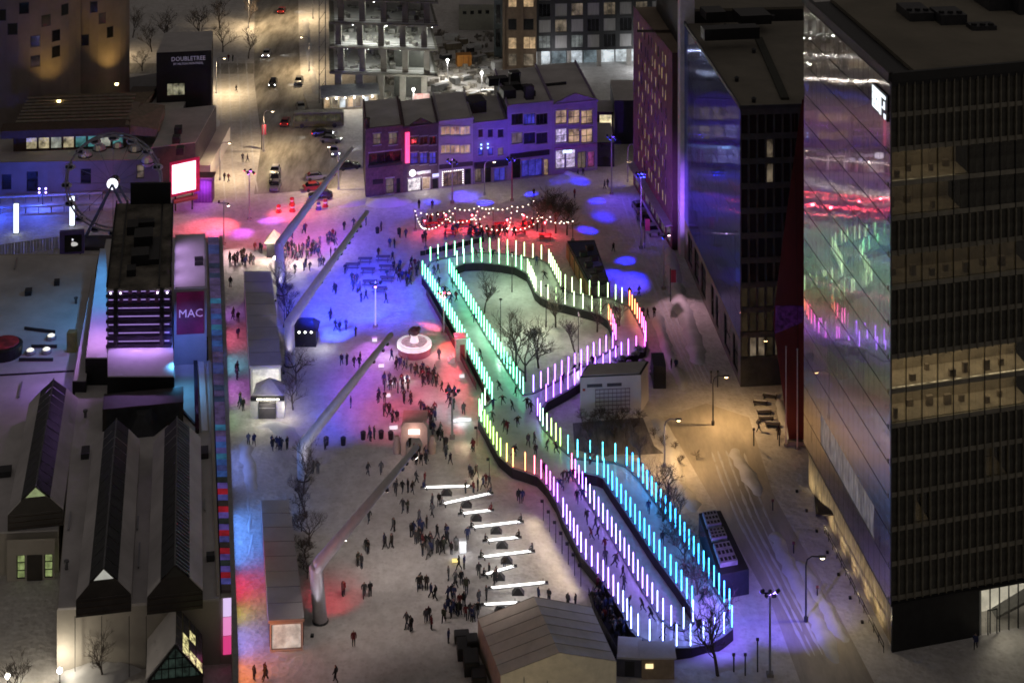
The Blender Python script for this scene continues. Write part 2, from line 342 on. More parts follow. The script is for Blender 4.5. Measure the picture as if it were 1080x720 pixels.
# ------------------------------------------------------------ dark glass tower, right
def tower():
    C = P(939.5, 691); D = P(848, 512); Eo = P(1330, 617); h = 61.6; zo = 5.4
    t = thing('glass_office_tower', 'dark glass office tower mirroring the coloured rink lights, white sign near roof corner', 'tower', C)
    ul = (C - D).normalized(); Ll = (C - D).length; nl = Vector((ul.y, -ul.x, 0)); ur = (Eo - C).normalized(); Lr = (Eo - C).length; nr = Vector((ur.y, -ur.x, 0))
    back = D + (Eo - C)
    ins = lambda p, a, b: p + ur * a - ul * b
    MB().prism([ins(C, .5, 4.6), Eo - ul * 4.6, back + ul * .1, ins(D, .5, 0)], zo + .3, h - .9).build('core', M('tower_core', (.012, .012, .013), .5), t)
    # roof: parapet and snow-dusted deck
    pr = MB()
    for a, b in ((D, C), (C, Eo)):
        pr.beam(a + Vector((0, 0, h - .2)), b + Vector((0, 0, h - .2)), .5, 1.0)
    pr.build('parapet', M('tower_parapet', (.02, .02, .02), .5), t)
    MB().prism([ins(C, .3, .3), Eo - ul * .3, back, ins(D, .3, 0)], h - 1.3, h - .8).build('roof_gutter', black, t)
    rd = M('tower_roof', (.22, .195, .15), .9, var=.2, sc=.1, bump=.2)
    MB().prism([ins(C, 3.6, 2.2), Eo - ul * 2.2, back, ins(D, 3.6, 0)], h - .8, h - .35).build('roof_deck', rd, t)
    for (x, y, a, b, c) in ((1000, 22, 3.2, 4, 1.2), (965, 17, 3, 5, 1.0), (1050, 5, 4, 6, 1.6), (1035, 30, 3, 2, .5), (1075, 8, 3, 7, 2)):
        q = P(x, y, h - .35); mm = MB().box(q + Vector((0, 0, c / 2)), (a, b, c), .1); mm.build('roof_unit', darkgrey, t)
        for k in range(3): MB().lathe(q + Vector((-a / 3 + k * a / 3, -b / 4, c)), [(.35, 0), (.35, .25), (.2, .3)], 8).build('fan_cowl', black, t)
    # left face: mirror panes, each set a hair out of true
    nf = 15; fh = (h - 1 - zo) / nf; nc = 18; pw = Ll / nc
    gm = facade_glass('mirror_glass', (.74, .70, .70), .12, .9, .16)
    pm = MB().box((0, 0, 0), (pw - .05, .06, fh - .12)).mesh('pane', gm)
    rl = math.atan2(ul.y, ul.x)
    for i in range(nf):
        for j in range(nc):
            if i in (1,) and 4 <= j <= 14: continue
            o = bpy.data.objects.new('pane', pm); col.objects.link(o); o.parent = t
            o.location = D + ul * (pw * (j + .5)) + Vector((0, 0, zo + fh * (i + .5))) - C
            o.rotation_euler = (R(rnd.gauss(0, .05)), 0, rl + R(rnd.gauss(0, .08)))
    lit = M('office_strip', (.3, .3, .3), .3, emit=(1, .9, .8), es=.12, var=.45, sc=1.6, stretch=(1, 1, .3))
    for j in range(4, 15):
        a = D + ul * (pw * j) - nl * .05; b = a + ul * (pw - .08); z0, z1 = zo + fh * 1 + .04, zo + fh * 2 - .06
        MB().hexa([a + Vector((0, 0, z0)), b + Vector((0, 0, z0)), b - nl * .1 + Vector((0, 0, z0)), a - nl * .1 + Vector((0, 0, z0))],
                  [a + Vector((0, 0, z1)), b + Vector((0, 0, z1)), b - nl * .1 + Vector((0, 0, z1)), a - nl * .1 + Vector((0, 0, z1))]).build('lit_pane', lit, t)
    so = MB().prism([C, Eo, back, D], zo - .25, zo - .01)
    so.build('soffit', black, t)
    # ground floor set back: rough lit wall on the left, dark glass on the right
    a, b = D - nl * .6, C - nl * .6 - ul * .8
    MB().hexa([a, b, b - nl * .3, a - nl * .3], [p + Vector((0, 0, zo - .26)) for p in (a, b, b - nl * .3, a - nl * .3)]).build('base_wall', M('rough_gold_wall', (.30, .24, .15), .8, var=.6, sc=1.4, bump=.9, bsc=3, stretch=(2, 2, .35)), t)
    for k in range(7):
        q = D + ul * (Ll * (k + .3) / 7.6) + nl * 1.3; MB().box(q + Vector((0, 0, .12)), (.3, .3, .24)).build('added_ground_lamp', black, t); spot(t, q + Vector((0, 0, .35)), q - nl * 1.9 + Vector((0, 0, 2.2)), (1, .8, .48), 240, 130, .8, .1, 'added_wall_washer')  # ground lamps added in front to light the rough wall
    # right face: floor bands, fins and panes; some floors lit
    vis = 17.0; nfin = 18; pr_w = vis / nfin
    fin = MB().box((0, 0, 0), (.1, .3, fh)).mesh('fin', M('fin_metal', (.24, .22, .17), .6, var=.3))
    rr = math.atan2(ur.y, ur.x)
    slim = MB().box((0, 0, 0), (.07, .12, fh)).mesh('mullion', black)
    for i in range(nf):
        for k in range(nfin + 1):
            if i in (5, 6, 9, 11, 12):
                if k % 2: continue
                o = bpy.data.objects.new('mullion', slim); off = .5
            else: o = bpy.data.objects.new('fin', fin); off = .38
            col.objects.link(o); o.parent = t
            o.location = ur * (.1 + pr_w * k) - ul * off + Vector((0, 0, zo + fh * (i + .5))); o.rotation_euler = (0, 0, rr)
    bm_ = M('floor_edge', (.27, .25, .2), .7, var=.2)
    litfl = {2: (3, 5), 5: (0, 18), 6: (0, 18), 9: (0, 18), 11: (0, 9), 12: (0, 10), 3: (12, 15)}
    glassd = M('office_glass_dark', (.06, .057, .046), .1, var=.6, spec=.6, sc=.6)
    gl = bpy.data.materials.new('office_glass_clear'); gl.use_nodes = True; nt = gl.node_tree
    for n in list(nt.nodes): nt.nodes.remove(n)
    tr = nt.nodes.new('ShaderNodeBsdfTransparent'); tr.inputs[0].default_value = (.75, .74, .68, 1); gs = nt.nodes.new('ShaderNodeBsdfGlossy'); gs.inputs['Roughness'].default_value = .05
    mx = nt.nodes.new('ShaderNodeMixShader'); mx.inputs[0].default_value = .12; oo = nt.nodes.new('ShaderNodeOutputMaterial')
    nt.links.new(tr.outputs[0], mx.inputs[1]); nt.links.new(gs.outputs[0], mx.inputs[2]); nt.links.new(mx.outputs[0], oo.inputs[0])
    MATS['office_glass_clear'] = gl
    pa = MB().box((0, 0, 0), (pr_w - .012, .05, fh - .5)); pmd = pa.mesh('pane', glassd); pmc = pa.mesh('pane', gl)
    ceil = M('office_ceiling', (.5, .5, .48), .8, emit=(1, .9, .72), es=1.0, var=.45, sc=.9, stretch=(1, .35, 1))
    roomw = M('office_wall', (.42, .36, .28), .8, var=.3, sc=.8)
    for i in range(nf):
        z = zo + fh * i
        q0 = Vector((0, 0, z)); L2 = vis + .2
        fb = MB(); a = C - nr * .5
        fb.hexa([a + q0, a + ur * L2 + q0, a + ur * L2 - nr * .25 + q0, a - nr * .25 + q0], [p + Vector((0, 0, .5)) + q0 for p in (a, a + ur * L2, a + ur * L2 - nr * .25, a - nr * .25)])
        fb.build('floor_band', bm_, t)
        lo, hi = litfl.get(i, (99, 99))
        for k in range(nfin):
            o = bpy.data.objects.new('pane', pmc if lo <= k < hi else pmd); col.objects.link(o); o.parent = t
            o.location = ur * (.1 + pr_w * (k + .5)) - nr * .62 + Vector((0, 0, z + .5 + (fh - .55) / 2)); o.rotation_euler = (0, 0, rr)
        if lo < 99:
            x0, x1 = .1 + pr_w * lo + .05, .1 + pr_w * hi - .05; dim = {2: .3, 3: .15, 5: .85, 6: 1.05, 9: .16, 11: .2, 12: .34}[i]
            cm = M('office_ceiling_%d' % i, (.5, .5, .48), .8, emit=(1, .84, .6), es=2.4 * dim, var=.45, sc=1.3, stretch=(1, .6, 1))
            pq = lambda x, d, zz: C + ur * x - ul * d + Vector((0, 0, zz))
            rm = MB().poly([pq(x0, 4.3, z + .5), pq(x1, 4.3, z + .5), pq(x1, 4.3, z + fh), pq(x0, 4.3, z + fh)]); rm.poly([pq(x0, .8, z + .55), pq(x1, .8, z + .55), pq(x1, 4.3, z + .55), pq(x0, 4.3, z + .55)])
            rm.poly([pq(x0, .8, z + .5), pq(x0, 4.3, z + .5), pq(x0, 4.3, z + fh), pq(x0, .8, z + fh)])
            rm.build('office_room', roomw, t)
            MB().poly([pq(x0, .8, z + fh - .1), pq(x0, 4.3, z + fh - .1), pq(x1, 4.3, z + fh - .1), pq(x1, .8, z + fh - .1)]).build('ceiling_lights', cm, t)
            for k in range(int((x1 - x0) / 2.2)):
                fu = MB()
                x = x0 + .9 + k * 2.2 + rnd.uniform(-.3, .3); hgt = rnd.choice((.7, .7, .75, 1.1)); fu.box(pq(x, rnd.uniform(1.4, 3.6), z + .56 + hgt / 2), (rnd.uniform(.3, .8), .4, hgt), rr)
                fu.build('desk', M('office_furniture', (.27, .22, .17), .7, var=.5), t)
    # corner trim, ground floor of the right face
    MB().prism([C + nl * .02 + nr * .02, C + ur * .12 + nr * .02, C + ur * .12 - nr * .15, C + nl * .02 - nr * .15], zo, h - .7).build('corner_trim', M('corner_metal', (.12, .12, .12), .35, metal=.6), t)
    x1 = line_u(C, Eo, 1035); q = lambda x, d, z: C + ur * x - ul * d + Vector((0, 0, z))
    MB().hexa([q(.3, .4, 0), q(x1, .4, 0), q(x1, .8, 0), q(.3, .8, 0)], [q(.3, .4, zo - .26), q(x1, .4, zo - .26), q(x1, .8, zo - .26), q(.3, .8, zo - .26)]).build('dark_ground_wall', M('ground_wall_dark', (.014, .014, .015), .35, var=.4), t)
    lw = M('lobby_wall', (.6, .58, .52), .8, emit=(1, .93, .78), es=.75, var=.22, sc=.35)
    MB().poly([q(x1 + .1, 4.2, 0), q(18, 4.2, 0), q(18, 4.2, zo - .3), q(x1 + .1, 4.2, zo - .3)]).build('lobby_back_wall', lw, t)
    MB().poly([q(x1 + .02, .5, 0), q(x1 + .02, 4.2, 0), q(x1 + .02, 4.2, zo - .3), q(x1 + .02, .5, zo - .3)]).build('lobby_side_wall', lw, t)
    for k in range(6):
        x = x1 + .1 + k * 1.15
        MB().hexa([q(x, .45, 0), q(x + .1, .45, 0), q(x + .1, .65, 0), q(x, .65, 0)], [q(x, .45, zo - .26), q(x + .1, .45, zo - .26), q(x + .1, .65, zo - .26), q(x, .65, zo - .26)]).build('lobby_mullion', black, t)
        MB().poly([q(x + .1, .55, .05), q(x + 1.15, .55, .05), q(x + 1.15, .55, zo - .3), q(x + .1, .55, zo - .3)]).build('lobby_pane', gl, t)
    dr = MB()
    for a, b, c, d in ((.9, 1.0, 0, 2.6), (2.0, 2.1, 0, 2.6), (.9, 2.1, 2.6, 2.7)): dr.hexa([q(x1 + a, .3, c), q(x1 + b, .3, c), q(x1 + b, .42, c), q(x1 + a, .42, c)], [q(x1 + a, .3, d), q(x1 + b, .3, d), q(x1 + b, .42, d), q(x1 + a, .42, d)])
    dr.build('door', black, t)
    st = MB(); st.hexa([q(x1 + 3, 2.5, 0), q(x1 + 9, 1.5, 2.6), q(x1 + 9, 3.5, 2.6), q(x1 + 3, 4, 0)], [q(x1 + 3, 2.5, .3), q(x1 + 9, 1.5, 3.0), q(x1 + 9, 3.5, 3.0), q(x1 + 3, 4, .3)]); st.build('lobby_stair', M('stair_grey', (.2, .2, .2), .7), t)
    spot(t, q(x1 + 3.5, 1.2, zo - .5), q(x1 + 3.5, -6, 0), (1, .92, .75), 500, 110, .8, .3, 'lobby_lamp')
    # illuminated sign at the top of the mirror face
    sg = C - ul * 3.0 + nl * .12; z1 = h - 2.5; sgw = E('sign_white', (.85, .95, 1), 1.3)
    w_, hh = 3.9, 4.2; sgp = lambda a, z, d=0: C - ul * (.9 + 4.4 - a * 1.12) + nl * (.1 + d) + Vector((0, 0, z1 - z * .6))
    bd = MB().hexa([sgp(-.2, hh + .2), sgp(w_ + .4, hh + .2), sgp(w_ + .4, hh + .2, .12), sgp(-.2, hh + .2, .12)], [sgp(-.2, -.3), sgp(w_ + .4, -.3), sgp(w_ + .4, -.3, .12), sgp(-.2, -.3, .12)]).build('sign_board', black, t)
    sm = MB()
    def bar(x0, x1_, y0, y1): sm.hexa([sgp(x0, y1, .15), sgp(x1_, y1, .15), sgp(x1_, y1, .2), sgp(x0, y1, .2)], [sgp(x0, y0, .15), sgp(x1_, y0, .15), sgp(x1_, y0, .2), sgp(x0, y0, .2)])
    for r_ in range(3):
        y = .1 + r_ * 1.35
        bar(0, 1.9, y, y + .26); bar(0, .3, y + .26, y + 1.1); bar(.75, 1.05, y + .3, y + 1.1); bar(1.5, 1.8, y + .3, y + 1.1); bar(0, 1.9, y + .85, y + 1.12)
        if r_ != 1: bar(1.05, 1.5, y + .5, y + .7)
    bar(2.1, 3.9, .1, .7); bar(2.1, 2.6, .7, 4.1); bar(3.35, 3.7, 1.2, 2.6); bar(3.4, 3.9, 3.3, 4.2); bar(2.9, 3.35, 2.3, 2.6)
    sm.build('sign_lettering', sgw, t)
tower()

# ------------------------------------------------------------ blue glass building, middle right
def glass_block():
    C = P(781, 408); D = P(722, 272); Eo = P(905, 402); h = 39.5
    t = thing('blue_glass_building', 'blue mirrored glass building with dark side and plain snowy flat roof', 'building', C)
    ul = (C - D).normalized(); Ll = (C - D).length; nl = Vector((ul.y, -ul.x, 0)); ur = (Eo - C).normalized(); Lr = (Eo - C).length; nr = Vector((ur.y, -ur.x, 0))
    bk = D + ur * 26
    MB().prism([C - nl * .4 - nr * .4, Eo - nr * .4, bk + ur * 4, D - nl * .4], 0, h - .6).build('core', M('block_core', (.012, .012, .014), .5), t)
    rf = M('block_roof', (.20, .18, .145), .9, var=.2, sc=.09, bump=.2)
    MB().prism([C - nl * .1 - nr * .1, Eo - nr * .1, bk + ur * 4, D - nl * .1], h - .6, h - .2).build('roof', rf, t)
    pp = MB(); pp.beam(D + Vector((0, 0, h)), C + Vector((0, 0, h)), .25, .5); pp.beam(C + Vector((0, 0, h)), Eo + Vector((0, 0, h)), .25, .5); pp.build('parapet', darkgrey, t)
    # shallow step and gutter on the roof
    a = P(790, 58, h); b = P(833, 110, h); MB().beam(P(800, 40, h) + Vector((0, 0, -.1)), P(828, 104, h) + Vector((0, 0, -.1)), 1.2, .5).build('roof_gutter', M('gutter_dark', (.05, .05, .04), .9), t)
    for (x, y) in ((777, 86), (795, 108), (795, 56), (765, 30), (815, 20)):
        q = P(x, y, h - .2); MB().lathe(q, [(.3, 0), (.3, .5), (.45, .55), (.1, .8)], 8).build('roof_vent', darkgrey, t)
    nf, nc = 10, 13; fh = (h - 7) / nf; pw = Ll / nc; rl = math.atan2(ul.y, ul.x)
    pm = MB().box((0, 0, 0), (pw - .04, .06, fh - .04)).mesh('pane', bluemirror)
    for i in range(nf):
        for j in range(nc):
            o = bpy.data.objects.new('pane', pm); col.objects.link(o); o.parent = t
            o.location = D + ul * (pw * (j + .5)) + Vector((0, 0, 6.6 + fh * (i + .5))) - C; o.rotation_euler = (R(rnd.gauss(0, .1)), 0, rl + R(rnd.gauss(0, .12)))
    # base storeys on the left: pale stone with tall dark windows
    st = M('warm_base_stone', (.22, .19, .18), .8, var=.2, sc=.4)
    holes = [(Ll * a, Ll * b, .8, 5.6) for a, b in ((.07, .16), (.2, .29), (.33, .42), (.52, .57), (.6, .65), (.74, .84), (.88, .96))]
    facade(t, D, C, 0, 6.5, holes, st, deep=.35)
    for hh in holes: window(t, D, C, hh, black, darkglass, 1, 2)
    # right face
    vis = line_u(C, Eo, 852); nfl = 11; fw = vis / 8; f2 = (h - 1) / nfl
    holes = [(fw * j + .12, fw * (j + 1) - .12, f2 * i + .7, f2 * (i + 1) - .1) for i in range(1, nfl) for j in range(8)]
    facade(t, C, Eo, 0, h - .2, holes, M('block_side', (.06, .058, .055), .55, var=.25), deep=.2)
    for hh in holes:
        i = int((hh[2]) / f2); j = int(hh[0] / fw)
        lit = (i == 1 and j in (1, 2, 4, 5, 6)) or (i, j) in ((9, 3), (8, 3), (9, 7), (10, 7))
        window(t, C, Eo, hh, black, warmpane if (i, j) in ((9, 7), (10, 7)) else (dimpane if lit else (M('sidepane_glow', (.03, .03, .028), .2, emit=(1, .75, .4), es=.022, var=.4, sc=.4) if i < 4 else darkglass)), 1, 1, .15, .06)
    # white fin at the far end of the mirror face, and the storey above behind it
    a = D - ul * 2.6 + nl * .7; e_ = D - ul * .05 + nl * .7; spot(t, e_ + ul * 2.5 + nl * 1.0 + Vector((0, 0, .5)), e_ + Vector((0, 0, 16)), (.5, .35, .9), 900, 70, .9, .3, 'uplight'); MB().prism([a, e_, e_ - nl * 2.4, a - nl * 2.4], 0, h + 8).build('end_fin', M('pale_fin', (.6, .57, .62), .6, var=.1), t)  # uplight added at the base to make the fin show
    q0 = D - ul * 2.7; u2 = MB(); u2.prism([q0 - nl * .5, q0 + ur * 24, q0 + ur * 24 - ul * 30, q0 - nl * .5 - ul * 30], 0, h + 1.0); u2.build('rear_wing', M('rear_wing_dark', (.03, .028, .03), .6), t)
    MB().prism([q0 - nl * .8 - ul * .3, q0 + ur * 23.5 - ul * .3, q0 + ur * 23.5 - ul * 29, q0 - nl * .8 - ul * 29], h + 1.0, h + 1.4).build('rear_roof', rf, t)
    for (x, y, a_, b_, c_) in ((752, 18, 3.4, 4, 1.3), (793, 22, 5.2, 5, 1.5), (770, 40, 9, 2.5, 1.8)):
        q = P(x, y, h + 1.4); MB().box(q + Vector((0, 0, c_ / 2)), (a_, b_, c_), .15).build('roof_unit', black, t)
glass_block()

# ------------------------------------------------------------ plum brick building
def plum():
    C = P(709, 264); D = P(668, 194); h = 33.5; Eo = P(745, 262)
    t = thing('plum_brick_building', 'tall plum brick building with rows of narrow lit windows, beside the blue glass one', 'building', C)
    ul = (C - D).normalized(); Ll = (C - D).length; nl = Vector((ul.y, -ul.x, 0)); ur = (Eo - C).normalized()
    bk = D + ur * 24
    MB().prism([C - nl * .45, Eo, bk, D - nl * .45], 0, h - .7).build('core', M('plum_core', (.05, .03, .035), .7), t)
    MB().prism([C - nl * .3, Eo, bk, D - nl * .3], h - .7, h - .3).build('roof', M('plum_roof', (.27, .21, .16), .9, var=.2, sc=.1), t)
    MB().beam(P(672, 33, h), P(722, 33, h), .3, .4).build('roof_step', M('roof_edge_dark', (.08, .06, .05), .9), t)
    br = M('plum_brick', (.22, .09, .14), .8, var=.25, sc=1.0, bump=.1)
    nr_, nc = 9, 9; fh = (h - 6.5) / nr_; holes = []; info = []
    for i in range(nr_):
        for j in range(nc):
            u0 = Ll * (.13 + .78 * j / nc) + (.5 if (i + j) % 2 else -.1); z0 = 5.2 + fh * i
            holes.append((u0, u0 + .75, z0 + .5, z0 + fh - .55)); info.append((i, j))
    gh = [(Ll * (.03 + .136 * k), Ll * (.03 + .136 * k + .112), .3, 3.9) for k in range(7)]
    facade(t, D, C, 0, h, holes + gh, br, deep=.35)
    for hh, (i, j) in zip(holes, info): window(t, D, C, hh, darkgrey, M('plum_lit_pane', (.2, .18, .15), .25, emit=(1, .72, .34), es=.85, var=.35, sc=.6) if rnd.random() < .66 else darkglass, 1, 1, .12, .05)
    for hh in gh: window(t, D, C, hh, darkgrey, M('shop_dim', (.1, .1, .1), .2, emit=(.9, .7, .8), es=.14, var=.4), 2, 1, .2)
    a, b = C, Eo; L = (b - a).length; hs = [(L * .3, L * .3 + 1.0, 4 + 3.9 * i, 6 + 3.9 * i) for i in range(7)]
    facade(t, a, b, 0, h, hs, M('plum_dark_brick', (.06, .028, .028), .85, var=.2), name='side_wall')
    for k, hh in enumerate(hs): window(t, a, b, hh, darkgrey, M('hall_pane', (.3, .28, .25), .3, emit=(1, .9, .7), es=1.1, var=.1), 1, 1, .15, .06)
    ca = MB(); ca.hexa([D + nl * .02 + Vector((0, 0, 4.1)), C + nl * .02 + Vector((0, 0, 4.1)), C + nl * 1.3 + Vector((0, 0, 4.0)), D + nl * 1.3 + Vector((0, 0, 4.0))], [D + nl * .02 + Vector((0, 0, 4.4)), C + nl * .02 + Vector((0, 0, 4.4)), C + nl * 1.3 + Vector((0, 0, 4.2)), D + nl * 1.3 + Vector((0, 0, 4.2))]); ca.build('canopy', M('canopy_pale', (.3, .27, .3), .6), t)
plum()

# ------------------------------------------------------------ red wedge hall between the two glass buildings
def wedge():
    c = P(832, 468); t = thing('red_wedge_hall', 'dark red slanting wall wedged between the two glass buildings', 'hall', c)
    Y = c.y; s = F / Y; w = lambda x, y, d=0: Vector(((x - CX) / s, Y + d, H - (y - YH) / s))
    out = [(833, 470), (815, 338), (826, 250), (846, 105), (884, 105), (884, 470)]
    fr = [w(*p) for p in out]; bk = [p + Vector((8, 22, 0)) for p in fr]
    m = MB().poly(fr)
    for i in range(len(fr)): j = (i + 1) % len(fr); m.poly([fr[j], fr[i], bk[i], bk[j]])
    m.build('red_wall', M('dark_red_panel', (.12, .012, .012), .45, var=.3, sc=.35, stretch=(1, 1, .4)), t)
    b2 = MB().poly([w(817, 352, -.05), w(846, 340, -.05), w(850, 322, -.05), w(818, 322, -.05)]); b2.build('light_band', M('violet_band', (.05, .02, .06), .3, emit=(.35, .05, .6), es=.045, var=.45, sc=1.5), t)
    MB().beam(c + Vector((-.2, -.3, .3)), c + Vector((7, -.6, .3)), .6, .6).build('plinth', concrete, t)
    for i, z in enumerate((.9, 1.1)): MB().beam(c + Vector((-.2, -.8, z)), c + Vector((8, -1.2, z)), .06, .06).build('railing', darkgrey, t)
    # seams that run up the wall
    for k, (x0, x1) in enumerate(((843, 838), (853, 849), (863, 860))):
        MB().beam(w(x0, 466, -.03), w(x1, 120, -.03), .05, .05).build('seam', M('seam_red', (.04, .006, .006), .5), t)
    sp = P(838, 500); spot(t, sp + Vector((0, 0, .3)), w(840, 420), (1, .25, .1), 260, 100, .8, .2, 'uplight')  # uplight added to brighten the dark red wall
wedge()
# ------------------------------------------------------------ row of old shop houses
RA, RB = P(385.5, 208), P(630, 179)
RDV = Vector((-.12, .993, 0)); RU = (RB - RA).normalized(); RN = Vector((RU.y, -RU.x, 0))
def on_row(px): return RA + RU * line_u(RA, RB, px)
bluepane = M('blue_lit_pane', (.02, .02, .1), .2, emit=(.12, .1, 1), es=.5, var=.4, sc=.6)
shoppane = M('shop_window', (.3, .3, .3), .25, emit=(1, .93, .86), es=1.3, var=.42, sc=.9)
purppane = M('shop_window_violet', (.3, .3, .3), .25, emit=(.85, .7, 1), es=.9, var=.42, sc=.9)
sillm = M('stone_sill', (.34, .31, .36), .8)
def sill(t, A, B, h, w):
    u = (B - A).normalized(); n = Vector((u.y, -u.x, 0)); A0 = Vector((A.x, A.y, 0)); q = lambda x, d, z: A0 + u * x + n * d + Vector((0, 0, z)); a, b, c, e = h
    for nm, z0, z1, d in (('sill', c - .16, c - .01, .22), ('lintel', e + .01, e + .2, .12)): MB().hexa([q(a - .12, .005, z0), q(b + .12, .005, z0), q(b + .12, d, z0), q(a - .12, d, z0)], [q(a - .12, .005, z1), q(b + .12, .005, z1), q(b + .12, d, z1), q(a - .12, d, z1)]).build(nm, sillm, w)
    return w
def row_house(name, label, x0, x1, ytop, wallm, wins, depth=18, cornice=None, roofm=None, extra=None, roofh=0):
    A, B = on_row(x0 + .05), on_row(x1 - .05); L = (B - A).length; ym = (A.y + B.y) / 2; h = H - (ytop - YH) * ym / F
    t = thing(name, label, 'house', A)
    hs = [hole_px(A, B, *w[:4]) for w in wins]
    hs = [(max(.05, a), min(L - .05, b), max(.05, c), min(h - .1, d)) for a, b, c, d in hs]
    facade(t, A, B, 0, h, hs, wallm)
    for hh, w in zip(hs, wins): window(t, A, B, hh, w[5] if len(w) > 5 and w[5] else darkgrey, w[4], *(w[6] if len(w) > 6 else (1, 1)), name=w[7] if len(w) > 7 else 'window') if len(w) > 7 else sill(t, A, B, hh, window(t, A, B, hh, w[5] if len(w) > 5 and w[5] else darkgrey, w[4], *(w[6] if len(w) > 6 else (1, 1))))
    Bk = RDV * depth; i = RDV * .45
    MB().prism([A + i, B + i, B + Bk, A + Bk], 0, h - .7).build('core', M('house_core', (.06, .05, .05), .85), t)
    MB().prism([A + i * .8, B + i * .8, B + Bk, A + Bk], h - .7, h - .45).build('roof', roofm or roofsnow, t)
    pa = MB(); z = Vector((0, 0, h))
    for a, b in ((A + i, A + Bk), (B + i, B + Bk)): a = a + (RU * .2 if a.x < (A.x + B.x) / 2 else -RU * .2); b = b + (RU * .2 if b.x < (A.x + B.x) / 2 + Bk.x else -RU * .2); pa.beam(a + z - Vector((0, 0, .3)), b + z - Vector((0, 0, .3)), .3, .6)
    pa.build('party_wall', wallm, t)
    c = MB(); c.hexa([A + RN * .03 + z * .97, B + RN * .03 + z * .97, B + RN * .4 + z * .97, A + RN * .4 + z * .97], [A + RN * .03 + z, B + RN * .03 + z, B + RN * .5 + z, A + RN * .5 + z])
    c.build('cornice', cornice or wallm, t)
    if extra: extra(t, A, B, h)
    return t
q3 = lambda A, d, u, z: A + RU * u + RN * d + Vector((0, 0, z))
def rect(t, A, B, x0, x1, y0, y1, d, th, m, name):
    a, b, c, e = hole_px(A, B, x0, x1, y0, y1)
    return MB().hexa([q3(A, d, a, c), q3(A, d, b, c), q3(A, d - th, b, c), q3(A, d - th, a, c)], [q3(A, d, a, e), q3(A, d, b, e), q3(A, d - th, b, e), q3(A, d - th, a, e)]).build(name, m, t)
def x1f(t, A, B, h):
    rect(t, A, B, 388, 424, 172, 175, .35, .3, black, 'shop_cornice'); rect(t, A, B, 393, 404, 189, 194, .1, .08, black, 'sign')
    MB().lathe(q3(A, -1, .5, h - .4), [(.5, 0), (.5, 1.6), (.6, 1.7), (.6, 1.9)], 8).build('chimney', brown, t)
row_house('corner_shop_house', 'dark brick corner house at left end of the old shop row', 385.5, 425, 133, M('dark_brick', (.13, .075, .085), .85, var=.3, sc=1.5, bump=.2),
          [(393.5, 401.6, 141, 152.5, dimpane, brown, (2, 2)), (410, 419, 140, 152.5, dimpane, brown, (2, 2)), (389, 423, 160, 172, darkglass, black, (4, 1)), (407, 415.5, 188, 204, dimpane, black, (1, 2)), (418, 422.5, 188, 206, darkglass, brown, (1, 1), 'door')], 17, extra=x1f)
def x2f(t, A, B, h):
    rect(t, A, B, 426.8, 431.2, 139, 171, .6, .3, E('pink_neon', (1, .03, .16), 1.6), 'neon_sign')
    a = q3(A, .3, line_u(A, B, 434.5) , 0); z = H - (182.5 - YH) * a.y / F
    MB().tube([a + Vector((0, 0, z)), a + Vector((0, 0, z)) + RN * .2], .62, 12).build('round_sign', E('round_sign_glow', (.95, .93, 1), 2.2), t)
    rect(t, A, B, 439, 454, 180, 183, .15, .1, E('sign_strip', (.8, .7, .9), .35, .4, 3), 'sign'); rect(t, A, B, 456, 462.5, 183, 186, .3, .2, E('awning_glow', (.55, .6, 1), 1.1), 'awning')
    gm = MB(); u = line_u(A, B, 444); gm.hexa([q3(A, .1, u - 2.2, h), q3(A, .1, u + 2.2, h), q3(A, -.3, u + 2.2, h), q3(A, -.3, u - 2.2, h)], [q3(A, .1, u - .1, h + 1.1), q3(A, .1, u + .1, h + 1.1), q3(A, -.3, u + .1, h + 1.1), q3(A, -.3, u - .1, h + 1.1)]); gm.build('gable', M('dark_brick', 0), t)
    bulb(t, q3(A, 1.6, line_u(A, B, 446), 2.6), (1, .9, .8), 160, .3)
row_house('neon_shop_house', 'dark house with upright pink neon sign and bright shop window', 425, 462.5, 131, M('plum_dark_wall', (.10, .06, .085), .8, var=.25, sc=1.2),
          [(433, 441, 144, 152.5, darkglass, black, (2, 1)), (443, 451, 144, 152.5, darkglass, black, (2, 1)), (453, 460, 144, 152.5, darkglass, black, (2, 1)),
           (433, 441, 161, 173, bluepane, black, (2, 2)), (443, 451, 161, 173, bluepane, black, (2, 2)), (453, 460, 161, 173, bluepane, black, (2, 2)),
           (430, 444, 188, 203, shoppane, black, (1, 1)), (445.5, 454, 187, 205, warmpane, white, (1, 1), 'door'), (456, 462, 188, 204, darkglass, black)], 16, extra=x2f)
def x3f(t, A, B, h):
    a, b, c, d = hole_px(A, B, 466.6, 488, 180, 196); bm = MB()
    for k in range(11): bm.ball(q3(A, .15, a + (b - a) * k / 10, d), .11, 6)
    for k in range(1, 7): bm.ball(q3(A, .15, a, d - (d - c) * k / 7), .11, 6); bm.ball(q3(A, .15, b, d - (d - c) * k / 7), .11, 6)
    struct(bm.build('bulb_border', E('bulb_white', (1, .9, .8), 3), t), 'stuff')
    rect(t, A, B, 463, 498, 172, 176, .4, .35, darkgrey, 'shop_cornice')
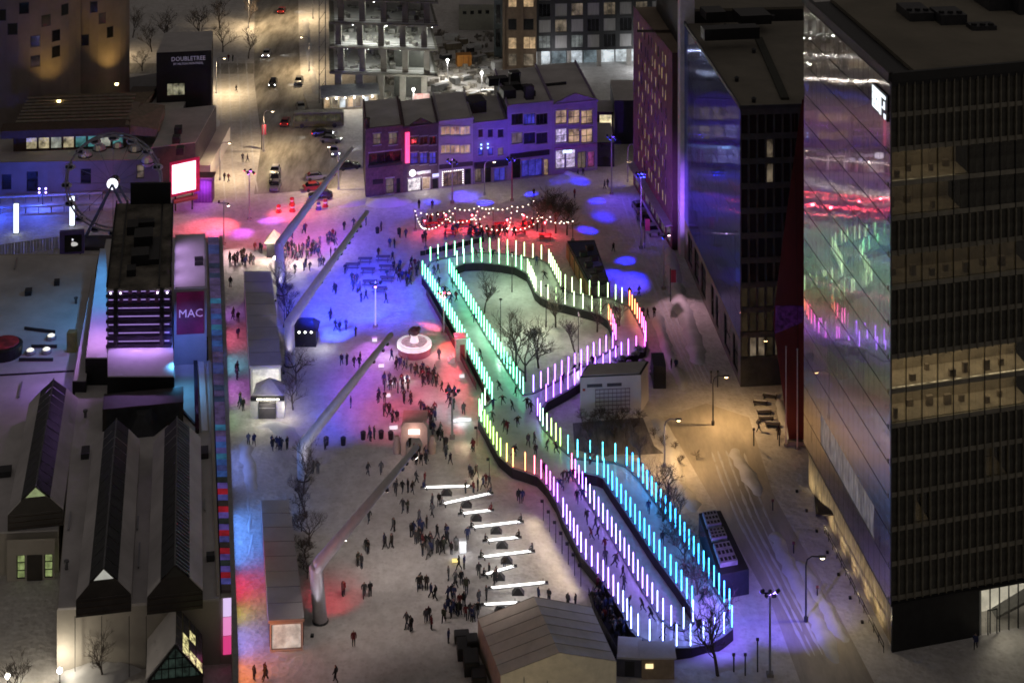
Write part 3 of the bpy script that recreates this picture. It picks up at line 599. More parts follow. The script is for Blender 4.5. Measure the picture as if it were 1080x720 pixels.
row_house('pale_shop_house', 'pale three-storey house with two wide lit window bands in the shop row', 462.5, 499, 125, M('pale_violet_render', (.38, .34, .40), .75, var=.1, sc=.6),
          [(465, 475, 133.5, 142.5, warmpane, white, (2, 1)), (475.2, 485.2, 133.5, 142.5, warmpane, white, (2, 1)), (485.4, 496, 133.5, 142.5, warmpane, white, (2, 1)),
           (465, 475, 153, 162, warmpane, white, (2, 1)), (475.2, 485.2, 153, 162, warmpane, white, (2, 1)), (485.4, 496, 153, 162, warmpane, white, (2, 1)), (467, 488, 180, 196, M('bar_window', (.08, .06, .05), .2, emit=(1, .6, .45), es=.16, var=.45, sc=1), black, (4, 1)), (490, 497, 178, 197, darkglass, brown, (1, 1), 'door')], 17, extra=x3f)
def x4f(t, A, B, h):
    rect(t, A, B, 500, 534.5, 169.5, 175, .9, .85, black, 'awning')
    for k in range(4):
        p = q3(A, .35, line_u(A, B, 507 + (k % 2) * 7), H - ((153 + (k // 2) * 4) - YH) * A.y / F); MB().ball(p, .16, 6).build('blue_lamp', E('blue_dot', (.25, .45, 1), 5), t)
    MB().box(q3(A, -8, 3, h + .6), (3, 4, 2.4), .3).build('roof_unit', M('roof_unit_violet', (.05, .04, .06), .7), t)
row_house('six_window_house', 'violet painted house with six small upper windows over blue shopfront', 499, 535, 127, M('violet_render', (.24, .20, .30), .8, var=.12, sc=.7),
          [(504.5, 509.5, 136.5, 145, darkglass, brown), (514.5, 520, 136.5, 145, darkglass, brown), (525, 531, 136.5, 145, darkglass, brown),
           (504.5, 509.5, 156, 164, bluepane, brown), (514.5, 520, 156, 164, bluepane, brown), (525, 531, 156, 164, dimpane, brown), (501, 508, 177, 192, dimpane, black, (2, 1)), (510, 518, 177, 194, darkglass, black, (1, 1), 'door'), (521, 533, 177, 191, bluepane, black, (2, 1))], 16, extra=x4f)
def x5f(t, A, B, h):
    rect(t, A, B, 538, 579, 160, 165, .3, .25, black, 'sign')
    for (u, d, a, b, c) in ((2, -6, 2.5, 3, 1.6), (4.2, -10, 3, 2, 1.2), (6.5, -7, 1.5, 5, 1.0), (2.4, -14, 4, 2, 1.4), (6, -14, 2, 2, 2.2), (5.5, -3.5, 1.6, 1.6, 2.6)):
        MB().box(q3(A, d, u, h - .45 + c / 2), (a, b, c), .3).build('roof_unit', M('roof_unit_violet', (.05, .04, .06), .7) if c > 2.5 else black, t)
    for k in range(3): MB().tube([q3(A, -9, 1 + k * 2.4, h), q3(A, -9 - k, 1.3 + k * 2.4, h + 2.2)], .07, 5).build('mast', galv, t)
row_house('wide_window_house', 'tall violet house with two rows of dark divided windows', 535, 583, 108, M('mauve_render', (.27, .21, .34), .8, var=.12, sc=.7),
          [(539.5, 551.5, 120, 131.5, darkglass, black, (3, 1)), (552.5, 564.5, 120, 131.5, bluepane, black, (3, 1)), (565.5, 577.5, 120, 131.5, darkglass, black, (3, 1)),
           (539.5, 551.5, 140, 151.5, dimpane, black, (2, 1)), (552.5, 564.5, 140, 151.5, darkglass, black, (2, 1)), (565.5, 577.5, 140, 151.5, darkglass, black, (2, 1)),
           (540, 549, 168, 188, darkglass, black, (1, 1), 'door'), (550, 572, 168, 186, bluepane, black, (3, 1)), (573.5, 578.5, 168, 185, warmpane, black, (1, 1), 'door')], 23, extra=x5f)
def x6f(t, A, B, h):
    L = (B - A).length; gm = MB(); gm.hexa([q3(A, .2, .2, h), q3(A, .2, L - .2, h), q3(A, -.4, L - .2, h), q3(A, -.4, .2, h)], [q3(A, .2, L / 2 - .3, h + 1.5), q3(A, .2, L / 2 + .3, h + 1.5), q3(A, -.4, L / 2 + .3, h + 1.5), q3(A, -.4, L / 2 - .3, h + 1.5)]); gm.build('pediment', M('mauve_render', 0), t)
    rect(t, A, B, 585, 628, 153, 156, .5, .45, M('canopy_pink', (.3, .15, .3), .6), 'canopy'); rect(t, A, B, 594, 603, 158, 161, .12, .06, E('sign_cyan', (.5, .85, 1), 2.0), 'sign')
    MB().box(q3(A, -12, 4, h - .2), (6, .4, .5), .3).build('roof_step', darkgrey, t)
row_house('lit_restaurant_house', 'violet gabled house with three storeys of warmly lit windows', 583, 630, 107, M('mauve_render', 0),
          [(586, 598, 116.5, 130.5, warmpane, black, (2, 2)), (599.5, 611.5, 116.5, 130.5, warmpane, black, (2, 2)), (613, 625, 116.5, 130.5, warmpane, black, (2, 2)),
           (586, 598, 136, 150.5, purppane, black, (2, 2)), (599.5, 611.5, 136, 150.5, warmpane, black, (2, 2)), (613, 625, 136, 150.5, warmpane, black, (2, 2)),
           (586, 596, 158, 178, purppane, black, (1, 2)), (597, 607, 158, 177, purppane, black, (1, 2)), (609, 618, 160, 177.5, dimpane, black, (2, 1), 'door'), (620, 627, 160, 176, M('pink_pane', (.1, .03, .08), .2, emit=(1, .2, .7), es=.25, var=.4), black)], 26, extra=x6f)

# ------------------------------------------------------------ things at the back
def simple_block(name, label, cat, px, ybase, ytop, depth, wallm, roofm, wins, slope=0.0, ang=None):
    A, B = P(px[0], ybase), P(px[1], ybase - slope); u = (B - A).normalized(); n = Vector((u.y, -u.x, 0)); L = (B - A).length
    h = H - (ytop - YH) * (A.y + B.y) / 2 / F
    t = thing(name, label, cat, A); hs = [hole_px(A, B, *w[:4]) for w in wins]
    facade(t, A, B, 0, h, hs, wallm)
    for hh, w in zip(hs, wins): window(t, A, B, hh, w[5] if len(w) > 5 else black, w[4], *(w[6] if len(w) > 6 else (1, 1)))
    MB().prism([A - n * .4, B - n * .4, B - n * depth, A - n * depth], 0, h - .5).build('core', wallm, t)
    MB().prism([A - n * .3, B - n * .3, B - n * depth, A - n * depth], h - .5, h - .2).build('roof', roofm, t)
    return t, A, B, u, n, h
navy = M('navy_cladding', (.03, .03, .075), .6, var=.2)
simple_block('navy_shed', 'plain navy box building between shop row and plum tower', 'building', (648, 683), 152, 106, 14, navy, roofsnow, [])
t, A, B, u, n, h = simple_block('low_lit_shop', 'low dark shop with one bright window beside the navy box', 'shop', (630, 648), 176, 150, 12, black, roofsnow, [(632, 645, 152, 166, darkglass)])
simple_block('kiosk_back', 'small lit back annex behind the low dark shop', 'annex', (630, 647), 146, 118, 8, brown, roofsnow, [(632, 645.5, 121, 136, M('annex_pane', (.3, .3, .3), .2, emit=(1, .85, .5), es=1.1, var=.35, sc=.8))])

# black apartment block with grey chequer panels
def apartments():
    A, B = P(566, 73), P(736, 68); u = (B - A).normalized(); n = Vector((u.y, -u.x, 0)); L = (B - A).length
    t = thing('black_apartment_block', 'black apartment block with grey panels chequered on its front, far behind', 'building', A)
    h = 42; s = F / A.y; zb = (73 - 54) / s; fh = 3.7; hs = []; info = []
    nc = 10; cw = L / nc
    for i in range(5):
        for j in range(nc): hs.append((cw * j + .5, cw * (j + 1) - .5, zb + .5 + fh * i, zb + fh * (i + 1) - .25)); info.append((i, j))
    blk = M('black_brick', (.018, .018, .019), .7, var=.2); facade(t, A, B, zb, h, hs, blk)
    pan = M('grey_panel', (.22, .21, .205), .7, var=.15, sc=1, stretch=(4, 4, .3))
    for hh, (i, j) in zip(hs, info):
        if (i + j) % 2: window(t, A, B, hh, M('pan_frame', (.12, .12, .12), .7), pan, 1, 1, .05, .05, name='panel')
        else: window(t, A, B, hh, darkgrey, rnd.choice([darkglass, darkglass, darkglass, darkglass, dimpane, M('grey_glow', (.1, .1, .1), .2, emit=(.75, .85, .8), es=.16, var=.45, sc=.5)]), 3, 1, .25)
    MB().prism([A - n * .5, B - n * .5, B - n * 20, A - n * 20], zb - .3, h).build('core', black, t)
    cl = concrete
    for j in range(6): MB().box(A + u * (L * (j + .1) / 5.4) - n * 1.2 + Vector((0, 0, zb / 2 - .15)), (1.0, 1.0, zb - .31)).build('column', cl, t)
    gp = M('lobby_glow', (.4, .4, .4), .3, emit=(.85, .95, 1), es=.75, var=.42, sc=.35)
    for j in range(10):
        a = A + u * (cw * j + .15) - n * 4; b = A + u * (cw * (j + 1) - .15) - n * 4
        MB().poly([a, b, b + Vector((0, 0, zb - .4)), a + Vector((0, 0, zb - .4))]).build('ground_pane', gp if j in (0, 4, 5, 6) else coolpane if j == 2 else M('ground_dim', (.1, .11, .12), .2, emit=(.6, .8, .9), es=.2, var=.4, sc=.5), t)
    bulb(t, A + u * 25 + n * 4 + Vector((0, 0, 4)), (.92, .96, 1), 1300, .4); bulb(t, A + u * 5 + n * 4 + Vector((0, 0, 4)), (.95, .96, 1), 500, .4)
apartments()
t, A, B, u, n, h = simple_block('amber_window_block', 'brown block with amber lit windows beside the black apartments', 'building', (530, 566), 74, -60, 16, M('amber_brick', (.13, .09, .06), .85, var=.2, sc=.8), roofsnow,
    [(536, 545, 40, 52, warmpane, brown, (1, 1)), (552, 565, 39, 52, warmpane, brown, (2, 1)), (536, 545, 20, 32, darkglass, brown), (552, 563, 20, 32, darkglass, brown), (536, 545, -4, 8, warmpane, brown), (552, 563, -4, 8, warmpane, brown), (536, 545, 57, 70, dimpane, brown), (552, 563, 57, 70, dimpane, brown)])
for k, px in enumerate(((531, 533), (548, 550))): MB().prism([A + u * (k * 4.2), A + u * (k * 4.2 + .6), A + u * (k * 4.2 + .6) + n * .3, A + u * (k * 4.2) + n * .3], 0, h - 1).build('pilaster', M('amber_brick', 0), t)
t, A, B, u, n, h = simple_block('pale_warehouse', 'pale concrete warehouse with four small windows, top centre background', 'warehouse', (484, 522), 32, 5, 18, M('warehouse_grey', (.36, .35, .30), .8, var=.12), roofsnow,
    [(488, 492, 12, 15.5, darkglass), (496, 500, 11.5, 15.5, darkglass), (504, 508, 11, 15, darkglass), (512, 516, 11, 15, darkglass)])
simple_block('teal_narrow_block', 'narrow teal glass block left of the amber windows', 'building', (521, 530), 62, -50, 10, M('teal_wall', (.05, .065, .07), .4, var=.3, sc=.6), roofsnow, [(523, 528, 30, 50, darkglass), (523, 528, 5, 25, darkglass)])

# bare concrete frame of a building under construction
def frame_building():
    A, B = P(350, 108), P(462, 112); u = (B - A).normalized(); n = -RDV; L = (B - A).length; s = F / A.y
    t = thing('concrete_frame_building', 'unfinished concrete frame building with open snowy floors and work lights', 'building', A)
    zs = [0, 6.6, 12.2, 17.4, 22.5, 27.5]
    cm = M('raw_concrete', (.25, .24, .215), .9, var=.25, sc=.4, bump=.2); D = 20
    for i, z in enumerate(zs[1:]):
        MB().prism([A + n * .4 - u * .5, B + n * .4, B - n * D, A - n * D - u * .5], z - .35, z).build('floor_slab', cm, t)
        MB().prism([A + u * .6 - n * .4, B - u * .6 - n * .4, B - u * .6 - n * (D - 1), A - n * (D - 1) + u * .6], z + .004, z + .1).build('floor_snow', bright_snow, t)
    for i in range(len(zs) - 1):
        for k in range(5):
            for d in (1.2, 12):
                MB().box(A + u * (1.5 + (L - 3) * (k + (.12 if i % 2 else 0)) / 4.3) - n * d + Vector((0, 0, (zs[i] + zs[i + 1] - .5) / 2 + .05)), (1.25, .8, zs[i + 1] - zs[i] - .62), math.atan2(u.y, u.x)).build('column', cm, t)
        if i in (0, 1):
            MB().box(A + u * (L * .75) - n * 5 + Vector((0, 0, zs[i] + 2.4)), (7, .3, 4.4), math.atan2(u.y, u.x)).build('infill_wall', M('block_infill', (.1, .1, .095), .9), t)
        if i < 4:
            for d in (.1,):
                for zz in (.6, 1.1): MB().beam(A + n * .2 + Vector((0, 0, zs[i + 1] + zz)), B + n * .2 + Vector((0, 0, zs[i + 1] + zz)), .06, .06).build('guard_rail', brown, t)
    for (k, z, w) in ((.2, 16.9, 420), (.28, 16.9, 420), (.45, 16.9, 420), (.52, 16.9, 420), (.7, 16.9, 420), (.35, 11.7, 260), (.88, 11.6, 500), (.25, 6.1, 260), (.1, 22, 120), (.4, 22, 120), (.6, 6.1, 120), (.15, 11.7, 160), (.65, 11.7, 160), (.8, 6.1, 160), (.95, 16.9, 160)):
        p = A + u * (L * k) - n * 2 + Vector((0, 0, z - .35)); m_ = MB().ball(p, .22, 6).build('work_light', E('work_lamp', (.95, 1, .92), 12), t); bulb(t, p - Vector((0, 0, .3)), (.95, 1, .88), w * 1.0, .2)
    cl = MB()
    for k in range(110):
        i = rnd.choice((0, 1, 1, 2, 2, 3)); w_ = rnd.uniform(.5, 1.8); hh = rnd.uniform(.3, 1.3)
        cl.box(A + u * rnd.uniform(2, L - 2) - n * rnd.uniform(2, 16) + Vector((0, 0, zs[i] + .1 + hh / 2)), (w_, rnd.uniform(.5, 1.5), hh), rnd.random())
    struct(cl.build('building_materials', M('site_stuff', (.2, .19, .17), .8, var=.7, sc=.5, c2=(.5, .48, .45)), t), 'stuff')
    sc = MB()
    for k in range(6):
        for zz in range(5): sc.beam(A - u * (1.4 + (k % 2) * 1.4) + n * (1 - (k // 2) * 3) + Vector((0, 0, zz * 5.5)), A - u * (1.4 + (k % 2) * 1.4) + n * (1 - (k // 2) * 3) + Vector((0, 0, zz * 5.5 + 5.4)), .15, .15)
    for zz in range(1, 9): sc.beam(A - u * 1.4 + n * 1 + Vector((0, 0, zz * 3)), A - u * 1.4 - n * 5 + Vector((0, 0, zz * 3)), .12, .12); sc.beam(A - u * 2.8 + n * 1 + Vector((0, 0, zz * 3)), A - u * 1.4 + n * 1 + Vector((0, 0, zz * 3 + 2)), .1, .1)
    sc.build('scaffold', M('scaffold_grey', (.2, .2, .19), .6), t)
frame_building()
def yard():
    # snowy site behind the shop row: huts, stacks, orange tank, lamp poles
    for k, (x, y, lab) in enumerate(((436, 116, 'site lamp on a pole left of the shop row roofs'), (508, 98, 'site lamp on a pole in the white yard'), (472, 84, 'site lamp at the edge of the concrete frame'))):
        b = P(x, y); t = thing('site_lamp', lab, 'lamp', b, 'site lamps in the building yard')
        MB().tube([b, b + Vector((0, 0, 4.2))], .07, 6).build('pole', galv, t); MB().ball(b + Vector((0, 0, 4.4)), .32, 8).build('lamp_head', E('site_lamp_glow', (1, .98, .9), 14), t)
        bulb(t, b + Vector((0, -.6, 4.3)), (1, .97, .88), 1500, .3)
    b = P(489, 70); t = thing('orange_tank', 'orange box tank standing in the snowy building yard', 'tank', b)
    MB().box(b + Vector((0, 0, 1.6)), (3.4, 2.4, 2.6), .2).build('tank_body', M('orange_paint', (.5, .2, .03), .6), t)
    for k in (-1, 1): MB().box(b + Vector((k * 1.2, 0, .15)), (.25, 2.2, .3), .2).build('skid', black, t)
    for k in range(3): MB().box(b + Vector((-1.1 + k * 1.1, -1.25, 1.6)), (.12, .12, 2.4), .2).build('rib', M('orange_rib', (.3, .1, .02), .6), t)
    mt = [M('timber_stack', (.2, .16, .11), .8, var=.3), M('grey_stack', (.2, .2, .2), .8, var=.3), darkgrey, white]
    spots = [(480, 88), (492, 84), (512, 80), (520, 88), (500, 105), (484, 100), (470, 62), (478, 52), (496, 58), (505, 64), (515, 60), (460, 46), (476, 42), (510, 74), (452, 120), (462, 118), (424, 122), (412, 124), (500, 52), (488, 46), (526, 72), (486, 112), (516, 100), (464, 96)]
    where = ['by the orange tank', 'in the white yard', 'behind the shop row', 'near the pale warehouse', 'under the site lamp', 'at the yard edge']
    for k, (x, y) in enumerate(sorted(spots)):
        b = P(x, y); hh = rnd.uniform(.6, 1.8); a = rnd.uniform(1.5, 4); m = mt[k % 4]
        t = thing('material_stack', 'snow-dusted stack of building material, %s from the left in the yard behind shop row' % ordn(k + 1), 'stack', b, 'material stacks in the building yard')
        MB().box(b + Vector((0, 0, hh / 2)), (a, rnd.uniform(1, 2), hh), rnd.random() * .8).build('stack', m, t); MB().box(b + Vector((.05, 0, hh + .05)), (a * .9, 1.0, .1), rnd.random() * .8).build('snow_cap', bright_snow, t)
    b = P(444, 112); t = thing('red_hoarding', 'white and red banner panel standing by the site lamp', 'banner', b)
    MB().box(b + Vector((0, 0, 1.4)), (3.6, .1, 2.6), .1).build('panel', M('banner_white_red', (.6, .08, .07), .6, c2=(.75, .7, .68), var=.2, sc=.5), t); MB().box(b + Vector((-1.7, .15, 1.3)), (.1, .1, 2.6), .1).build('post', darkgrey, t); MB().box(b + Vector((1.7, .25, 1.3)), (.1, .1, 2.6), .1).build('post', darkgrey, t)
yard()
db = MB(); r5 = random.Random(9)
for k in range(320):
    p = P(r5.uniform(400, 530), r5.uniform(34, 122)); hh = r5.uniform(.15, 1.1); db.box(p + Vector((0, 0, hh / 2)), (r5.uniform(.3, 2.2), r5.uniform(.2, .9), hh), r5.random() * 3)
tag(struct(db.build('site_debris', M('site_debris', (.16, .14, .12), .85, var=.6, sc=.3, c2=(.5, .46, .4))), 'stuff'), 'scattered boards, pipes and rubble over the building yard', 'debris')
def canopy_shed():
    A, B = P(341, 117), P(398, 114); u = (B - A).normalized(); n = Vector((u.y, -u.x, 0)); L = (B - A).length
    t = thing('site_canteen_shed', 'long low shed with grey roof and bulbs under its eave, beside the street', 'shed', A)
    hs = [(L * k / 7 + .15, L * (k + 1) / 7 - .15, .4, 2.6) for k in range(7)]; wm = M('shed_wall', (.3, .27, .2), .8)
    facade(t, A, B, 0, 3, hs, wm)
    for k, h in enumerate(hs): window(t, A, B, h, galv, [warmpane, dimpane, coolpane][k % 3], 1, 1)
    MB().prism([A - n * .4, B - n * .4, B - n * 4, A - n * 4], 0, 3).build('core', wm, t)
    MB().hexa([A + n * .8 - u * .5 + Vector((0, 0, 3.05)), B + n * .8 + u * .5 + Vector((0, 0, 3.05)), B - n * 4.4 + u * .5 + Vector((0, 0, 3.9)), A - n * 4.4 - u * .5 + Vector((0, 0, 3.9))], [A + n * .8 - u * .5 + Vector((0, 0, 3.25)), B + n * .8 + u * .5 + Vector((0, 0, 3.25)), B - n * 4.4 + u * .5 + Vector((0, 0, 4.1)), A - n * 4.4 - u * .5 + Vector((0, 0, 4.1))]).build('roof', M('shed_roof', (.24, .25, .27), .7), t)
    for k in range(6):
        p = A + u * (L * (k + .4) / 6) + n * .7 + Vector((0, 0, 2.75)); MB().ball(p, .2, 6).build('bulb', E('eave_bulb', (1, .93, .75), 10), t)
        if k % 2: bulb(t, p + n * .3, (1, .9, .7), 130, .2)
canopy_shed()
def bus(b, rz, label, m, L=10.5):
    t = thing('bus', label, 'bus', b); c, s_ = math.cos(rz), math.sin(rz); q = lambda x, y, z: b + Vector((x * c - y * s_, x * s_ + y * c, z))
    w = 1.25; lo = [(-L / 2, -w), (L / 2, -w), (L / 2, w), (-L / 2, w)]
    MB().hexa([q(x, y, .35) for x, y in lo], [q(x * .985, y * .94, 3.0) for x, y in lo]).build('body', m, t)
    MB().hexa([q(x * .97, y * .9, 3.003) for x, y in lo], [q(x * .95, y * .8, 3.15) for x, y in lo]).build('roof', M('bus_roof', (.4, .38, .3), .7), t)
    for k in range(7):
        x0, x1 = -L / 2 + .4 + k * (L - .8) / 7, -L / 2 + .4 + (k + 1) * (L - .8) / 7 - .15
        MB().hexa([q(x0, -w * .985, 1.4), q(x1, -w * .985, 1.4), q(x1, -w * .955, 1.4), q(x0, -w * .955, 1.4)], [q(x0, -w * .975, 2.6), q(x1, -w * .975, 2.6), q(x1, -w * .94, 2.6), q(x0, -w * .94, 2.6)]).build('window', M('bus_pane', (.05, .05, .03), .15, emit=(.8, .75, .35), es=.07, var=.4), t)
    for x in (-L * .32, L * .32):
        for y in (-w * .93, w * .93): MB().tube([q(x, y - .12, .48), q(x, y + .12, .48)], .48, 10).build('wheel', black, t)
bus(P(336, 133), .06, 'olive bus parked in front of the lit canteen shed', M('olive_paint', (.15, .14, .05), .5))

# ------------------------------------------------------------ hotel with curved towers, top left
def hotel():
    b = P(60, 118); t = thing('curved_hotel', 'hotel of two rounded towers with scattered square windows, lit from below', 'hotel', b)
    hm = M('hotel_concrete', (.20, .165, .15), .8, var=.12, sc=.3); h = 60
    hp = darkglass
    def arc(cx, cy, r, a0, a1, n, wins, name):
        pts = [Vector((cx + r * math.cos(R(a0 + (a1 - a0) * k / n)), cy + r * math.sin(R(a0 + (a1 - a0) * k / n)), 0)) for k in range(n + 1)]
        m = MB()
        for k in range(n): m.poly([pts[k], pts[k + 1], pts[k + 1] + Vector((0, 0, h)), pts[k] + Vector((0, 0, h))])
        m.build(name, hm, t)
        for (k, z, lit) in wins:
            a, c = pts[k], pts[k + 1]; u = (c - a).normalized(); nn = Vector((u.y, -u.x, 0)); L = (c - a).length
            x0, x1 = L * .05, L * .95; q = lambda x, z_, d: a + u * x + nn * d + Vector((0, 0, z_))
            w = MB(); w.hexa([q(x0, z, .03), q(x1, z, .03), q(x1, z, -.3), q(x0, z, -.3)], [q(x0, z + 2.3, .03), q(x1, z + 2.3, .03), q(x1, z + 2.3, -.3), q(x0, z + 2.3, -.3)])
            o = w.build('window', M('hotel_frame', (.05, .045, .05), .6), t)
            MB().poly([q(x0 + .12, z + .12, .05), q(x1 - .12, z + .12, .05), q(x1 - .12, z + 2.18, .05), q(x0 + .12, z + 2.18, .05)]).build('pane', dimpane if lit else hp, o)
    Y1 = P(60, 112, 11).y
    X = lambda px, Y: (px - CX) / F * Y
    # left tower: rounded corner turning away on the right
    n = 16; w1 = []
    s = F / Y1; c1 = (X(70, Y1) - 13, Y1 + 13)
    zz = lambda py, Y: H - (py - YH) * Y / F
    for (k, y, lit) in ((4, 26, 0), (4, 58, 1), (7, 12, 0), (6, 55, 0), (9, 6, 0), (8, 27, 0), (10, 63, 0), (11, 22, 0), (10, 42, 0), (12, 57, 0), (2, 15, 0), (3, 50, 0), (5, 36, 0), (1, 33, 0), (12, 40, 0), (13, 15, 0)): w1.append((k, zz(y + 6, Y1 + 3), lit))
    arc(c1[0], c1[1], 13, 200, 352, n, w1, 'left_tower_wall')
    Y2 = P(100, 92, 11).y; c2 = (X(128, Y2) - 9.5, Y2 + 9.5); w2 = []
    for (k, y, lit) in ((5, 12, 0), (7, 25, 0), (6, 42, 1), (9, 7, 0), (8, 41, 0), (10, 20, 0), (4, 28, 0), (11, 36, 0)): w2.append((k, zz(y + 5, Y2 + 2), lit))
    arc(c2[0], c2[1], 9.5, 195, 350, 15, w2, 'right_tower_wall')
    st = MB(); sx = X(71, Y2); st.box((sx, Y2 + 6, h / 2), (5, 6, h)); st.build('stair_core', M('hotel_core', (.07, .06, .05), .7), t)
    for k in range(3):
        z = zz(18 + k * 15, Y2 + 3); MB().box((sx - .1, Y2 + 2.98, z), (2.0, .06, 2.0)).build('stair_window', dimpane, t)
    for (px, py) in ((62, 108), (123, 90)):
        yw = (Y1 if px < 100 else Y2) - .6; p = Vector((X(px, yw), yw, zz(py, yw))); MB().lathe(p, [(.3, 0), (.35, .3), (.4, .35)], 8).build('floodlight', E('flood_yellow', (1, .75, .3), 9), t)
        spot(t, p + Vector((0, -.3, .45)), p + Vector((-.4, 1.6, 6)), (1, .62, .16), 2200, 100, .8, .2, 'uplight')
hotel()
def hotel_podium():
    A = P(-40, 207); B = P(168, 203); u = (B - A).normalized(); n = Vector((u.y, -u.x, 0)); L = (B - A).length; h1 = 6.1
    t = thing('hotel_podium', 'long low podium with glazed roof restaurant and ribbed snowy roof, top left', 'building', A)
    wl_ = M('podium_wall', (.20, .19, .20), .8, var=.12, sc=.4)
    hs = [hole_px(A, B, 28, 40, 181, 202), hole_px(A, B, 85, 96, 178, 194), hole_px(A, B, 144, 152, 174, 188), hole_px(A, B, 2, 12, 184, 200)]
    facade(t, A, B, 0, h1, hs, wl_)
    for k, hh in enumerate(hs): window(t, A, B, hh, black, dimpane if k == 2 else darkglass, 1, 2)
    MB().prism([A - n * .4, B - n * .4, B - n * 60, A - n * 40], 0, h1 - .3).build('core', wl_, t)
    MB().prism([A - n * .3, B - n * .3, B - n * 40, A - n * 40], h1 - .3, h1).build('terrace', roofsnow, t)
    C = P(14, 160, h1); D = P(132, 156, h1); uc = (D - C).normalized(); nc = Vector((uc.y, -uc.x, 0)); Lc = (D - C).length
    rg = [M('resto_warm', (.2, .2, .2), .2, emit=(1, .85, .5), es=.55, var=.42, sc=.5), M('resto_teal', (.1, .2, .2), .2, emit=(.2, .75, .75), es=.28, var=.4, sc=.4), M('resto_cream', (.2, .2, .2), .2, emit=(.85, .9, .75), es=.4, var=.42, sc=.5)]
    hs = [(2.2 + Lc * .88 * k / 8 + .1, 2.2 + Lc * .88 * (k + 1) / 8 - .1, h1 + .3, h1 + 2.7) for k in range(8)]
    facade(t, C, D, h1, h1 + 3, hs, brown, name='restaurant_wall')
    for k, hh in enumerate(hs): window(t, C, D, hh, black, rg[(0, 0, 2, 0, 1, 1, 2, 1)[k]], 1, 1)
    fr = lambda p, d, z: p - nc * d + Vector((0, 0, z))
    fa = MB(); fa.hexa([fr(C - uc * 2, -2, 3.1), fr(D + uc * 1, -2, 3.1), fr(D + uc * 1, .5, 3.1), fr(C - uc * 2, .5, 3.1)], [fr(C - uc * 2, -2.2, 4.6), fr(D + uc * 1, -2.2, 4.6), fr(D + uc * 1, .5, 5.2), fr(C - uc * 2, .5, 5.2)]); fa.build('fascia', M('fascia_brown', (.10, .07, .055), .7), t)
    MB().hexa([fr(C, .5, 0), fr(D, .5, 0), fr(D, 14, 0), fr(C, 14, 0)], [fr(C, .5, 5.0), fr(D, .5, 5.0), fr(D + uc * 4, 14, 6.2), fr(C + uc * 3, 14, 6.2)]).build('roof', M('ribbed_roof', (.20, .16, .11), .8, var=.2), t)
    for k in range(8):
        d = 1 + k * 1.6; MB().beam(fr(C + uc * .3, d, 5.22 + d * .086), fr(D + uc * .5, d, 5.22 + d * .086), .35, .25).build('roof_rib', M('rib_snow', (.34, .30, .25), .8), t)
    MB().hexa([fr(D + uc * .2, -1.5, 3), fr(D + uc * 6, -.5, 2), fr(D + uc * 6.5, 9, 3), fr(D + uc * .2, 9, 4)], [fr(D + uc * .2, -1.5, 5), fr(D + uc * 6, -.5, 3.4), fr(D + uc * 6.5, 9, 5), fr(D + uc * .2, 9, 6)]).build('roof_hip', M('hip_snow', (.26, .22, .17), .85), t)
    # right-hand block
    A2, B2 = P(160, 203), P(206, 197); q = MB(); q.prism([A2, B2, B2 + Vector((0, 22, 0)), A2 + Vector((-1, 22, 0))], 0, 8.2); q.build('annex', M('annex_wall', (.12, .11, .115), .8), t)
    MB().prism([A2, B2, B2 + Vector((0, 21.8, 0)), A2 + Vector((-1, 21.8, 0))], 8.2, 8.35).build('annex_roof', roofsnow, t)
    for (x, y) in ((188, 140), (186, 150), (190, 162)): MB().box(P(x, y, 8.4) + Vector((0, 0, .6)), (1.4, 1.8, 1.2), .1).build('roof_unit', darkgrey, t)
    spot(t, P(206, 163, 5), P(215, 160, 0), (1, .95, .85), 320, 120, .8, .2, 'wall_lamp')
    # glass igloos on the terrace
    for k, (x, y) in enumerate(((90, 165), (105, 158), (125, 155), (143, 159), (156, 171))):
        p = P(x, y, h1); o = thing('dining_dome', ['white dining dome farthest left on the hotel terrace', 'white dining dome second from left on the hotel terrace', 'white dining dome with a lamp in the middle of the hotel terrace', 'white dining dome fourth from left on the hotel terrace', 'white dining dome farthest right, nearest the screen'][k], 'dome', p, 'dining domes on the terrace')
        m = MB(); m.ball(p + Vector((0, 0, .2)), 1.25, 12, sq=(1, 1, .85)); m.build('shell', M('dome_white', (.55, .53, .6), .5), o, smooth=True)
        d = MB(); d.box(p + Vector((0, -1.15, .55)), (.7, .3, 1.0)); d.build('door', M('dome_door', (.05, .04, .06), .4, emit=(1, .8, .6), es=.12 if k != 2 else 1.2), o)
        MB().lathe(p, [(1.35, 0), (1.35, .2)], 14).build('base', darkgrey, o)
hotel_podium()
